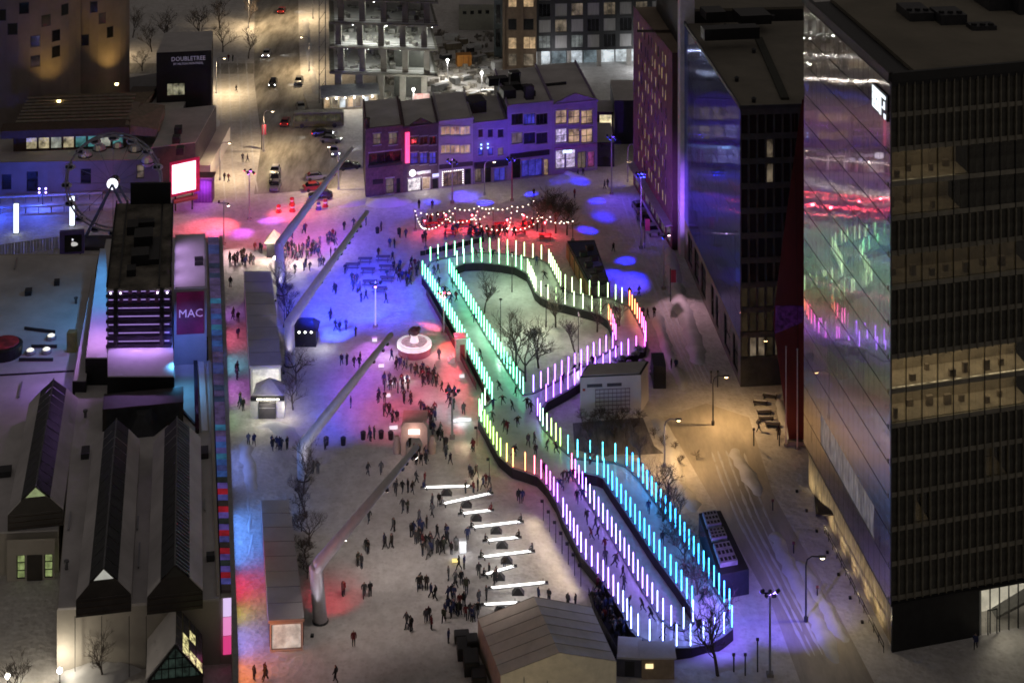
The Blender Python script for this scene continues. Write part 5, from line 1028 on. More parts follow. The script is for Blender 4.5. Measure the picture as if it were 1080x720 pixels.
pl = M('pavilion_front_glow', (.5, .5, .48), .4, emit=(1, .95, .84), es=.42, var=.25, sc=.9)
t = pavilion('long flat-roofed glass pavilion behind the kiosk with peaked canopy', [(263, 386), (297, 385), (286, 286), (257, 286)], 4.6, 440, pl)
t = pavilion('long flat-roofed glass pavilion at lower left with bright end wall', [(283, 654), (321, 652), (305, 527), (275, 527)], 3.4, 680, pl)
# ------------------------------------------------------------ skating rink: raised deck, dark skirt, glowing tubes
ZD = 1.3
GRN, PGR, YEL, PAL, ORG_, PNK, MAG, PUR, LIL, WBL, CYA, TEA = (.17, .7, .40), (.26, .66, .34), (.36, .54, .16), (.36, .48, .27), (.7, .26, .09), (.75, .14, .28), (.55, .13, .58), (.36, .15, .78), (.36, .22, .78), (.28, .36, .8), (.05, .38, .8), (.09, .5, .6)
# runs of tube bases: picture points (with colour) along the outer and inner edges of the ice
outer = [
 ('left straight of the rink, outer edge', [(445.6, 291, GRN), (452, 300, GRN), (475, 338, GRN), (492.8, 370, GRN), (519, 421.5, GRN)]),
 ('outer edge beside the red-lit bar', [(511.5, 428, PGR), (505, 441, PGR), (512, 453, YEL), (519, 467, YEL), (527, 481, YEL), (541, 493, ORG_)]),
 ('dark curved wall facing the see-saws', [(553.9, 497, ORG_), (567.4, 501.8, PNK), (577, 512, MAG), (588, 530, PUR)]),
 ('lower left straight, outer edge', [(594, 546, LIL), (614.7, 586.7, LIL), (633.5, 609, LIL), (645, 626, LIL), (657.8, 646.8, WBL), (665.7, 663.5, WBL)]),
 ('rounded bottom end of the rink', [(673, 671, WBL), (687.6, 678, WBL), (706.7, 682, WBL), (727.8, 682, WBL), (748.8, 678, WBL), (761.5, 670.4, WBL), (772, 662, CYA)]),
 ('lower right straight, outer edge', [(769.4, 644, CYA), (751.8, 617, CYA), (735, 592.8, CYA), (713.9, 560, CYA), (693, 531.5, CYA), (673.8, 504, CYA), (661, 491.7, CYA)]),
 ('upper end of the cyan lane', [(649, 487.5, TEA), (624, 484.7, TEA), (606, 482.6, TEA), (599, 478.5, TEA)]),
 ('short row right of the lane junction', [(591, 471, YEL), (581.7, 460.6, YEL), (573, 450.8, PGR), (567, 439, PUR)]),
 ('lower violet row before the white pavilion', [(576, 423.8, PUR), (598, 411.8, PUR), (620, 398, PUR), (640, 389.5, PUR), (657.8, 377, PUR), (671, 372, MAG)]),
 ('rounded right corner of the upper loop', [(680, 366, MAG), (681.5, 358, MAG), (677, 346, PNK), (669.5, 332, ORG_), (664, 323, ORG_)]),
 ('back edge beside the black container', [(656, 320, PAL), (646, 315, PAL), (622, 312, PAL), (604, 309, PAL), (592, 304, PAL), (586.5, 293, PAL), (579, 278.5, PAL)]),
 ('top edge of the rink under the string lights', [(571, 274, PAL), (556, 271.5, PAL), (543, 269, PAL), (529, 267, PAL), (504, 266, PGR), (490, 268, PGR), (476.7, 270.5, PGR), (463.7, 273, PGR), (454, 276, PGR)]),
]
isl1 = [
 ('left side of the upper island', [(474, 289, GRN), (507.8, 345.5, GRN), (533.9, 387.8, GRN), (551.8, 416, GRN)]),
 ('upper violet row along the island', [(562.6, 414, LIL), (574, 408.5, PUR), (595.5, 397, PUR), (616, 385, PUR), (636.7, 372.7, PUR), (646.3, 368, PUR)]),
 ('island corner glowing pink and red', [(649.4, 359, MAG), (646, 347, PNK), (642, 338, ORG_)]),
 ('front edge of the pale lane', [(633.5, 331.5, PAL), (619.3, 327.5, PAL), (604.3, 323.5, PAL), (590, 320, PAL), (580, 317.5, PAL), (570.7, 313, PAL)]),
 ('short run at the island right end', [(565, 308, PAL), (560.6, 297, PAL), (556.4, 288.6, PAL)]),
 ('top curve of the upper island', [(549.9, 285, PGR), (543.3, 281.5, PGR), (529, 279, PGR), (510, 277, PGR), (500, 277, PGR), (490, 277.5, PGR), (482, 280.5, PGR)]),
]
isl2 = [
 ('lower island, left side', [(603, 498, PNK), (610, 510, PUR), (619.7, 527.5, LIL), (642.5, 562, LIL), (666.8, 603, LIL), (682, 628, LIL), (698, 653, WBL), (708, 662, WBL)]),
 ('bottom of the lower island', [(721, 664, WBL), (731, 656, WBL)]),
 ('lower island, right side', [(730, 641, CYA), (713, 615, CYA), (691.4, 585.8, CYA), (666.4, 548, CYA), (647, 519.4, CYA), (637, 504, CYA)]),
 ('top end of the lower island', [(630, 501, TEA), (617, 498.5, TEA)]),
]
tube_base = MB().lathe((0, 0, 0), [(.16, 0), (.16, .12), (.1, .16)], 8).mesh('base', galv)
tube_body = {}
def tube_mats(c):
    k = tuple(round(v * 40) / 40 for v in c)
    if k not in tube_body:
        # wide bore so that the tube holds two pixels; tinted diffuser
        pale = tuple(.72 * v + .28 for v in k)
        m = E('tube_glow_%d_%d_%d' % tuple(round(v * 40) for v in k), tuple(v ** 1.35 for v in k), 16, .01)
        tube_body[k] = MB().lathe((0, 0, 0), [(.05, .16), (.05, 2.4), (.03, 2.45)], 7).mesh('glowing_tube', m)
    return tube_body[k]
def cname(c): return {GRN: 'mint green', PGR: 'pale green', YEL: 'yellow green', PAL: 'pale cream', ORG_: 'orange', PNK: 'pink', MAG: 'magenta', PUR: 'violet', LIL: 'lilac', WBL: 'bluish white', CYA: 'cyan', TEA: 'turquoise'}[c]
def tubes(runs, pitch=1.5):
    for place, r in runs:
        pts = [P(x, y, ZD) for x, y, c in r]; cs = [c for _, _, c in r]; seg = [(b - a).length for a, b in zip(pts, pts[1:])]; tot = sum(seg); n = max(1, round(tot / pitch)); ex, ey = r[-1][0] - r[0][0], r[-1][1] - r[0][1]; start = ('top' if ey > 0 else 'bottom') if abs(ey) > abs(ex) else ('left' if ex > 0 else 'right')
        for k in range(n + 1):
            d = tot * k / n; i = 0
            while i < len(seg) - 1 and d > seg[i]: d -= seg[i]; i += 1
            f = min(1, d / seg[i]); p = pts[i].lerp(pts[i + 1], f); c = tuple(a + (b - a) * f for a, b in zip(cs[i], cs[i + 1])); cn = cname(cs[i] if f < .5 else cs[i + 1])
            t = thing('light_tube', '%s glowing tube, %s from %s, %s' % (cn, ordn(k + 1), start, place), 'light tube', p, 'tubes: ' + place)
            for nm, me in (('base', tube_base), ('glowing_tube', tube_mats(c))):
                o = bpy.data.objects.new(nm, me); col.objects.link(o); o.parent = t
tubes(outer); tubes(isl1); tubes(isl2)
def loop(runs): return [P(x, y, ZD) for _, r in runs for x, y, c in r]
def rink():
    Lo, L1, L2 = loop(outer), loop(isl1), loop(isl2)
    flat = lambda l: [Vector((p.x, p.y, 0)) for p in l]
    grow = lambda l, d: [p + ((p - l[i - 1]).normalized() + (l[(i + 1) % len(l)] - p).normalized()).normalized().cross(Vector((0, 0, 1))) * d for i, p in enumerate(l)]
    area = lambda l: sum(l[i - 1].x * l[i].y - l[i].x * l[i - 1].y for i in range(len(l)))
    tri = tessellate_polygon([flat(Lo), flat(L1), flat(L2)]); pts = Lo + L1 + L2; b = MB(); b.v = [Vector((p.x, p.y, ZD - .12)) for p in pts]
    for t3 in tri:
        a, c, d = (pts[i] for i in t3); t3 = t3 if (c - a).cross(d - a).z > 0 else t3[::-1]; b.f.append(tuple(t3)); b.m.append(0)
    t = thing('skating_rink', 'raised ice skating trail looping round two snowy islands', 'rink', Vector((Lo[0].x, Lo[0].y, 0)))
    b.build('ice', ice, t)
    sk = M('rink_skirt', (.022, .016, .018), .7, var=.3, sc=.5)
    for nm, l in (('outer_wall', Lo), ('island_wall', L1), ('island_wall', L2)):
        m = MB(); n = len(l)
        for i in range(n):
            a, c = l[i], l[(i + 1) % n]
            if (c - a).length < .05: continue
            m.beam(Vector((a.x, a.y, ZD / 2)), Vector((c.x, c.y, ZD / 2)), .3, ZD)
        m.build(nm, sk, t)
        m = MB()
        for i in range(n):
            a, c = l[i], l[(i + 1) % n]
            if (c - a).length < .05: continue
            m.beam(Vector((a.x, a.y, ZD + .0)), Vector((c.x, c.y, ZD + .0)), .34, .05)
        m.build('edge_cap', M('edge_cap', (.25, .25, .27), .6), t)
    # red panels on the left skirt and stair with red doors
    ps = [P(x, y, 0) for x, y in ((452, 312), (470, 345), (490, 383), (505, 412))]
    for a, c in zip(ps, ps[1:]):
        d = (c - a).normalized(); nn = Vector((-abs(d.y), d.x if d.y < 0 else -d.x, 0)).normalized()
        MB().beam(a + Vector((-.35, 0, .6)) + nn * .0, c + Vector((-.35, 0, .6)), .08, .95).build('skirt_panel', M('skirt_wine', (.12, .03, .05), .6, var=.3), t)
    return t
rink()
b = P(486, 380); t = thing('rink_stair_booth', 'pale red-doored stair booth at the left wall of the rink', 'booth', b)
MB().box(b + Vector((0, .6, 1.6)), (1.6, 1.6, 3.2), .15).build('cabin', M('booth_cream', (.5, .46, .44), .7), t); MB().box(b + Vector((.25, -.24, 1.3)), (.7, .08, 2.2), .15).build('door', M('door_red', (.35, .03, .05), .5), t); MB().box(b + Vector((0, .6, 3.3)), (2, 2, .2), .15).build('roof', white, t)
for k in range(3): MB().box(b + Vector((-1.1 - .35 * k, -.2, .45 - .15 * k)), (.35, 1.3, .9 - .3 * k), .15).build('step', white, t)

# ------------------------------------------------------------ four giant leaning lamp posts
def giant_lamp(base, bend, tip, label, heads, ztip=20.0):
    b = P(*base); zb = (base[1] - bend[1]) / S(base[1]); p1 = Vector(((bend[0] - CX) / F * b.y, b.y, zb)); p2 = P(tip[0], tip[1], ztip)
    t = thing('leaning_lamp_mast', label, 'lamp post', b, 'giant leaning lamp posts')
    mm = M('mast_grey', (.72, .70, .72), .5, var=.1, metal=.2)
    MB().tube([b + Vector((0, 0, .01)), b.lerp(p1, .5), p1, p1 + (p2 - p1).normalized() * .3], [.78, .76, .74, .72], 12).build('mast', mm, t, smooth=True)
    MB().tube([p1 - Vector((0, 0, .2)), p1.lerp(p2, .05), p1.lerp(p2, .5), p2], [.74, .72, .54, .3], 12).build('arm', mm, t, smooth=True)
    MB().lathe(b, [(.9, 0), (.9, .12), (.6, .2)], 14).build('foot_plate', darkgrey, t)
    up = b + Vector((-.6, -2.6, .25)); MB().box(up - Vector((0, 0, .12)), (.35, .35, .25)).build('added_uplight_housing', black, t)
    for g_ in (.1, .6): spot(t, up, p1.lerp(p2, g_), (.95, .88, 1), 900, 42, .8, .1, 'uplight')  # foot uplights added so that mast and arm look pale
    for i, (f, target, colr, w, ang) in enumerate(heads):
        p = p1.lerp(p2, f); dn = Vector((0, 0, -1)); q = p + Vector((0, 0, -.55)); tg = P(*target)
        h = MB().tube([p, q, q + (tg - q).normalized() * .4], [.1, .18, .24], 8).build('lamp_head', black, t)
        MB().tube([q + (tg - q).normalized() * .41, q + (tg - q).normalized() * .44], .2, 8).build('lens', E('lens_%d%d%d' % tuple(int(v * 9) for v in colr), colr, 9), t)
        spot(t, q + (tg - q).normalized() * .5, tg, colr, w * ((4.6 if ang < 30 else 3.8) if min(colr) < .45 else .34), ang, .9, .2)
BLU, DBL, VIO, RED_, PIN, NEU, WRM = (.02, .05, 1), (.008, .012, 1), (.12, .05, 1), (1, .03, .08), (1, .13, .2), (1, .84, .76), (1, .74, .45)
giant_lamp((297, 310), (294, 258), (372, 155), 'giant leaning lamp post farthest up the plaza, arm over the street', [(.25, (330, 258), (.6, .35, .5), 2600, 80), (.75, (345, 232), VIO, 4200, 75), (.9, (275, 240), PIN, 6500, 75), (.5, (265, 268), (1, .72, .6), 4200, 60)])
giant_lamp((306, 385), (305, 340), (388, 222), 'giant leaning lamp post second from the street, beside pavilion trees', [(.3, (345, 330), BLU, 6000, 70), (.6, (378, 300), BLU, 7000, 65), (.85, (410, 265), VIO, 4200, 70), (.9, (415, 320), (.06, .05, 1), 6500, 65), (.45, (330, 300), VIO, 2000, 70), (.2, (352, 298), BLU, 9000, 20), (.5, (372, 308), BLU, 11000, 20), (.7, (395, 292), BLU, 10000, 22), (.35, (340, 333), BLU, 9000, 20), (.65, (385, 330), BLU, 8000, 24), (.4, (355, 352), BLU, 9000, 26), (.75, (408, 330), BLU, 7000, 24), (.8, (378, 268), DBL, 7000, 22), (.1, (277, 345), (1, .85, .95), 2600, 50)])
giant_lamp((320, 505), (319, 470), (413, 352), 'giant leaning lamp post third from the street, pointing at the round bar', [(.3, (360, 410), BLU, 5200, 62), (.55, (350, 380), (.06, .05, 1), 5200, 70), (.25, (345, 378), BLU, 8000, 20), (.5, (362, 405), BLU, 9000, 22), (.35, (338, 412), BLU, 8000, 22), (.6, (378, 380), BLU, 8000, 26), (.3, (352, 435), BLU, 6000, 26), (.95, (432, 375), RED_, 3200, 48), (.9, (455, 410), (1, .75, .85), 4200, 62), (.2, (340, 445), (.17, .13, .8), 2600, 80), (.8, (415, 425), (1, .12, .3), 2800, 46)])
giant_lamp((338, 655), (333, 598), (440, 470), 'giant leaning lamp post nearest the camera, red glow at its foot', [(.95, (470, 545), NEU, 6500, 85), (.5, (400, 560), NEU, 5600, 75), (.7, (430, 640), NEU, 5200, 85), (.9, (400, 500), NEU, 4800, 70), (.12, (352, 630), RED_, 900, 60), (.3, (340, 690), NEU, 2600, 90), (.97, (575, 668), NEU, 6000, 46), (.1, (300, 600), NEU, 2400, 100), (.85, (500, 470), (1, .75, .7), 3000, 70)])  # the head aimed at the tent is added to brighten its roof

# ------------------------------------------------------------ slim light masts with colour projectors
def light_mast(base, hgt, label, heads, pole=galv, topc=None):
    b = P(*base); t = thing('projector_mast', label, 'light mast', b, 'slim projector masts')
    MB().tube([b, b + Vector((0, 0, hgt))], [.14, .09], 6).build('pole', pole, t); MB().box(b + Vector((0, 0, .15)), (.7, .7, .3)).build('footing', concrete, t)
    MB().beam(b + Vector((-.9, 0, hgt - .4)), b + Vector((.9, 0, hgt - .4)), .12, .12).build('crossbar', darkgrey, t)
    for i, (target, colr, w, ang) in enumerate(heads):
        q = b + Vector((-.8 + 1.6 * i / max(1, len(heads) - 1), -.15, hgt - .1 - .5 * (i % 2))); tg = P(*target) if not isinstance(target, Vector) else target
        d = (tg - q).normalized(); MB().tube([q - d * .25, q + d * .2], [.16, .22], 8).build('projector', black, t)
        MB().tube([q + d * .21, q + d * .24], .2, 8).build('lens', E('lens_%d%d%d' % tuple(int(v * 9) for v in colr), colr, 9), t)
        spot(t, q + d * .3, tg, colr, w * 2.8, ang, 1.0, .1)
light_mast((645, 205), 11, 'slim mast with blue projectors at the shop row end of the plaza', [((650, 194), DBL, 7000, 24), ((630, 212), DBL, 7000, 20), ((655, 216), VIO, 1500, 70), ((612, 192), DBL, 8000, 18)])
light_mast((676, 262), 13, 'tall slim mast with added blue projectors on the pavement by the plum building', [((637, 229), DBL, 16000, 15), ((620, 243), DBL, 22000, 13), ((634, 262), DBL, 16000, 13), ((660, 275), DBL, 13000, 17), ((645, 289), DBL, 15000, 13), ((667, 295), DBL, 15000, 20), ((655, 252), VIO, 1500, 90)])  # projectors added on this mast to throw the blue pools
light_mast((700, 305), 9, 'slim mast with red banner box near the blue glass building', [(Vector((C0 := P(700, 150, 12)).to_tuple()), (.32, .1, 1), 6500, 70), ((655, 300), (.1, .05, 1), 2600, 60), ((720, 330), (1, .55, .7), 900, 60)])
light_mast((540, 212), 8, 'slim red-lit mast rising behind the string light market', [((512, 214), DBL, 9000, 22), ((560, 205), DBL, 8000, 18), ((592, 190), DBL, 9000, 18), (Vector(P(600, 150, 8)), (.2, .08, 1), 1500, 85), (Vector(P(540, 150, 8)), (.15, .06, 1), 1300, 85), (Vector(P(480, 150, 8)), (.2, .08, 1), 1100, 85)], M('mast_red', (.4, .05, .12), .5))
light_mast((477, 214), 8, 'slim mast before the pale shop house with violet projectors', [((455, 213), DBL, 2600, 28), ((425, 222), VIO, 1900, 50), (Vector(P(430, 160, 8)), (.5, .22, .75), 500, 80), ((490, 208), (.08, .05, 1), 2200, 50)])
light_mast((263, 232), 9, 'slim mast with white head between the street and leaning lamp post', [((225, 240), (1, .1, .14), 5200, 60), ((285, 232), (.55, .12, 1), 2600, 34), ((255, 246), (.65, .1, 1), 2400, 30), ((310, 225), (1, .12, .15), 3000, 60)])
light_mast((236, 258), 7.5, 'slim mast nearest the museum gallery end', [((228, 246), (.75, .1, 1), 1900, 34), ((248, 272), (1, .7, .72), 1400, 60)])
light_mast((396, 345), 7, 'slim white-lit mast left of the round bar', [((385, 305), BLU, 2500, 45), ((395, 375), (.6, .15, 1), 1500, 50), ((360, 330), DBL, 2300, 40)], E('mast_white_glow', (.7, .7, 1), .35))
light_mast((468, 352), 6.5, 'slim mast by the rink wall right of the round bar', [((478, 368), (1, .06, .04), 2600, 40), ((487, 398), RED_, 2600, 32), ((492, 418), RED_, 2600, 30), ((450, 347), (1, .12, .25), 2200, 45), ((470, 385), (1, .3, .4), 700, 50)])
light_mast((477, 462), 6.5, 'slim mast right of the arched gate', [((480, 452), RED_, 1800, 30), ((455, 400), (.8, .8, 1), 700, 55), ((470, 432), (.8, .85, 1), 700, 45), ((425, 395), (1, .08, .15), 2200, 36), ((412, 435), (1, .12, .25), 2000, 36)])
# small floods added outside the rink wall for the cream band on the snow
fl = [(503, 470, 70), (516, 504, 60)] + [(573 + 6.6 * q_, 549 + 11.5 * q_, 62) for q_ in range(7)]
for k, (x, y, w) in enumerate(fl):
    dx, dy, c_ = -2.6, -1.3, (1, .8, .52); lab = 'on the dark rink wall, %s from the top' % ordn(k + 1)
    b = P(x, y); t = thing('added_wall_flood', 'small warm added floodlight %s' % lab, 'floodlight', b, 'added floods on the rink wall')
    MB().tube([b, b + Vector((0, 0, 2.3))], .05, 5).build('post', black, t); MB().box(b + Vector((-.15, 0, 2.4)), (.4, .3, .25)).build('housing', black, t)
    spot(t, b + Vector((-.4, 0, 2.3)), b + Vector((dx, dy, 0)), c_, w * 3.2, 140, 1.0, .2)
light_mast((812, 712), 9, 'added slim mast at the bottom right, washing the lower snow violet', [((745, 668), (.2, .12, 1), 3400, 62), ((835, 645), (.15, .1, 1), 2600, 60), ((790, 640), (.2, .14, 1), 1600, 60), ((700, 600), (.42, .16, 1), 3600, 50), ((720, 705), (.32, .2, 1), 1800, 60)])  # added mast, gives the lower snow its violet wash
# ------------------------------------------------------------ street lamps
def street_lamp(base, hgt, label, colr, watt, glow=8, arm=1.6, ang=150, side=1, m=galv):
    b = P(*base); t = thing('street_lamp', label, 'street lamp', b, 'street lamps')
    top = b + Vector((0, 0, hgt)); e = top + Vector((side * arm, 0, .1))
    MB().tube([b, top - Vector((0, 0, .8)), top - Vector((-side * .15, 0, .2)), top + Vector((side * arm * .4, 0, .15)), e], [.12, .09, .08, .07, .06], 6).build('pole', m, t)
    MB().box(e + Vector((side * .2, 0, 0)), (.8, .35, .16)).build('lamp_head', grey, t)
    MB().ball(e + Vector((side * .2, 0, -.12)), .22, 8, sq=(1.3, 1, .6)).build('lens', E('street_lens_%d' % int(colr[2] * 100), colr, glow), t)
    MB().lathe(b, [(.22, 0), (.22, .5), (.14, .6)], 8).build('base', m, t)
    spot(t, e + Vector((side * .2, 0, -.3)), Vector((e.x, e.y, 0)), colr, watt, ang, .5, .2)
AMB = (1, .60, .24); AM2 = (1, .74, .42)
street_lamp((797, 406), 6.3, 'lit curved street lamp by the red wedge hall', AMB, 1700, 14, arm=1.2)
street_lamp((701, 492), 6, 'amber street lamp post at the edge of the bare planting bed', AMB, 1900, 6)
street_lamp((752, 448), 6.5, 'amber street lamp on the service road before the blue glass building', AMB, 2300, 6, m=darkgrey)
street_lamp((662, 192), 7, 'twin-headed warm street lamp by the plum building', AM2, 500, 12)
street_lamp((511, 206), 6.2, 'yellow street lamp in front of the six-window house', (1, .85, .5), 300, 12)
street_lamp((228, 100), 8, 'street lamp on the left pavement above the side street', AM2, 4940)
street_lamp((326, 76), 8, 'street lamp on the right kerb beside the construction frame', AM2, 5130, side=-1)
street_lamp((262, 30), 8, 'street lamp far up the left pavement', AM2, 5700)
street_lamp((278, 160), 8, 'street lamp beside the parked line of cars', AM2, 4370)
street_lamp((357, 200), 8, 'street lamp at the street corner below the leaning arm', AM2, 3230, side=-1)
street_lamp((330, 20), 8, 'street lamp farthest up the right kerb', AM2, 4940, side=-1)
street_lamp((232, 190), 7, 'street lamp beside the black sign building passage', AM2, 2850)
street_lamp((120, 60), 7, 'street lamp behind the hotel by the bare trees', AM2, 1710)
street_lamp((850, 655), 7, 'unlit-looking street lamp low on the service road by the tower', (1, .8, .5), 500, 2, m=darkgrey)
for k, (x, y, lab) in enumerate(((63, 722, 'white globe lamp at bottom left below the museum court'), (8, 728, 'white globe lamp in the bottom left corner'))):
    b = P(x, y); t = thing('globe_lamp', lab, 'lamp', b, 'globe lamps'); MB().tube([b, b + Vector((0, 0, 1.3))], .06, 6).build('pole', black, t); MB().ball(b + Vector((0, 0, 1.5)), .3, 10).build('globe', E('globe_white', (1, .95, .82), 8), t); bulb(t, b + Vector((0, -.1, 2.2)), (1, .9, .7), 320, .3)
b = P(290, 290); t = thing('pavilion_lamp', 'bright white lamp at the far end of the upper pavilion', 'lamp', b); MB().tube([b, b + Vector((0, 0, 2.6))], .07, 6).build('pole', galv, t); MB().ball(b + Vector((0, 0, 2.75)), .3, 8).build('globe', E('globe_cool', (.95, 1, 1), 10), t); bulb(t, b + Vector((0, -.2, 3.3)), (1, .95, .85), 420, .3)

for k, (x, y, c_, w, lab) in enumerate(((540, 308, (.72, 1, .7), 1500, 'thin black post with added lamp at the top of the green lit island'), (576, 345, (.95, 1, .66), 1500, 'thin black post with added lamp in the right half of the upper island'), (528, 360, (.66, 1, .72), 1300, 'thin black post with added lamp among the bare island trees'), (610, 372, (1, .86, .8), 900, 'thin black post with added lamp near the pink island corner'))):  # lamps added on these posts to brighten the upper island
    b = P(x, y); t = thing('added_island_lamp', lab, 'lamp post', b, 'posts with added lamps on the island'); MB().tube([b, b + Vector((0, 0, 6.2))], [.08, .05], 6).build('pole', black, t); MB().lathe(b + Vector((0, 0, 6.2)), [(.1, 0), (.28, .1), (.1, .25)], 8).build('lamp_head', black, t)
    spot(t, b + Vector((0, -.1, 6.05)), b + Vector((0, -.3, 0)), c_, w, 150, .7, .2)
# stage court beside the ferris wheel: blue light columns, fence, monitor
for k, (x, y, lab) in enumerate(((17, 246, 'white glowing light column left of the fenced court'), (76, 238, 'white glowing light column under the ferris wheel'))):
    b = P(x, y); t = thing('light_column', lab, 'light column', b, 'light columns by the court'); MB().box(b + Vector((0, 0, 2.6)), (.75, .4, 5.0)).build('glow_panel', E('column_white', (.75, .85, 1), 2.2), t); MB().box(b + Vector((0, .3, 2.6)), (.9, .2, 5.2)).build('back', darkgrey, t); MB().box(b + Vector((0, 0, .05)), (1, .8, .1)).build('base', darkgrey, t)
b = P(45, 218); t = thing('court_light_truss', 'truss with four violet lamps over the blue lit court', 'truss', b)
MB().tube([b, b + Vector((0, 0, 3.4))], .1, 6).build('pole', darkgrey, t)
for k in range(4): MB().ball(b + Vector((-.6 + (k % 2) * 1.2, -.1, 2.6 + (k // 2) * .7)), .2, 6).build('lamp_head', E('violet_dot', (.4, .25, 1), 8), t)
bulb(t, b + Vector((0, -2, 3)), (.06, .12, 1), 1100, .3); bulb(t, b + Vector((-8, -6, 3)), (.03, .08, 1), 1500, .3); spot(t, b + Vector((4, -2, 5)), P(20, 258), (.06, .08, 1), 900, 80, .8, .3); spot(t, b + Vector((2, -3, 3.2)), b + Vector((2, 12, 3)), (.3, .18, .8), 350, 140, .8, .3); spot(t, b + Vector((10, -3, 3.2)), b + Vector((14, 12, 3)), (.35, .2, .8), 350, 140, .8, .3)
for k in range(2):
    A, B = (P(0, 215), P(108, 210)) if k == 0 else (P(0, 226), P(108, 222)); t = thing('court_rail', ['upper white rail running behind the blue court', 'lower white rail running behind the blue court'][k], 'rail', A, 'court rails')
    MB().beam(A + Vector((0, 0, 1.2)), B + Vector((0, 0, 1.2)), .5, .25).build('rail', M('rail_pale', (.5, .52, .6), .6), t)
    for j in range(9): q = A.lerp(B, j / 8); MB().box(q + Vector((0, 0, .55)), (.12, .12, 1.1)).build('post', grey, t)
A, B = P(-10, 272), P(60, 262); t = thing('court_fence', 'white panel fence with dark gaps along the front of the blue court', 'fence', A)
for j in range(22): q = A.lerp(B, j / 21); MB().box(q + Vector((0, 0, 1.0)), (.32 + .25 * (j % 3 == 0), .1, 2.0)).build('panel', M('fence_white', (.55, .55, .6), .6), t)
MB().beam(A + Vector((0, .1, 1.9)), B + Vector((0, .1, 1.9)), .08, .12).build('top_rail', white, t)
b = P(76, 270); t = thing('court_monitor', 'dark video screen in violet casing showing a pale dome', 'screen', b); MB().box(b + Vector((0, 0, 2.4)), (4.0, .8, 3.8), .15).build('casing', M('casing_violet', (.12, .09, .3), .6), t); MB().box(b + Vector((.3, -.45, 2.3)), (2.8, .06, 2.8), .15).build('screen', M('screen_black', (.01, .01, .012), .2), t)
MB().ball(b + Vector((.38, -.5, 2.2)), .75, 10, sq=(1, .05, .5)).build('screen_image', E('screen_dome', (.8, .78, .75), .55), t); MB().ball(b + Vector((.2, -.5, 2.95)), .2, 6, sq=(1, .1, 1)).build('screen_image', E('screen_moon', (.9, .9, 1), .9), t)
for x in (-1.4, 1.4): MB().box(b + Vector((x, 0, .25)), (.3, .6, .5), .15).build('foot', black, t)

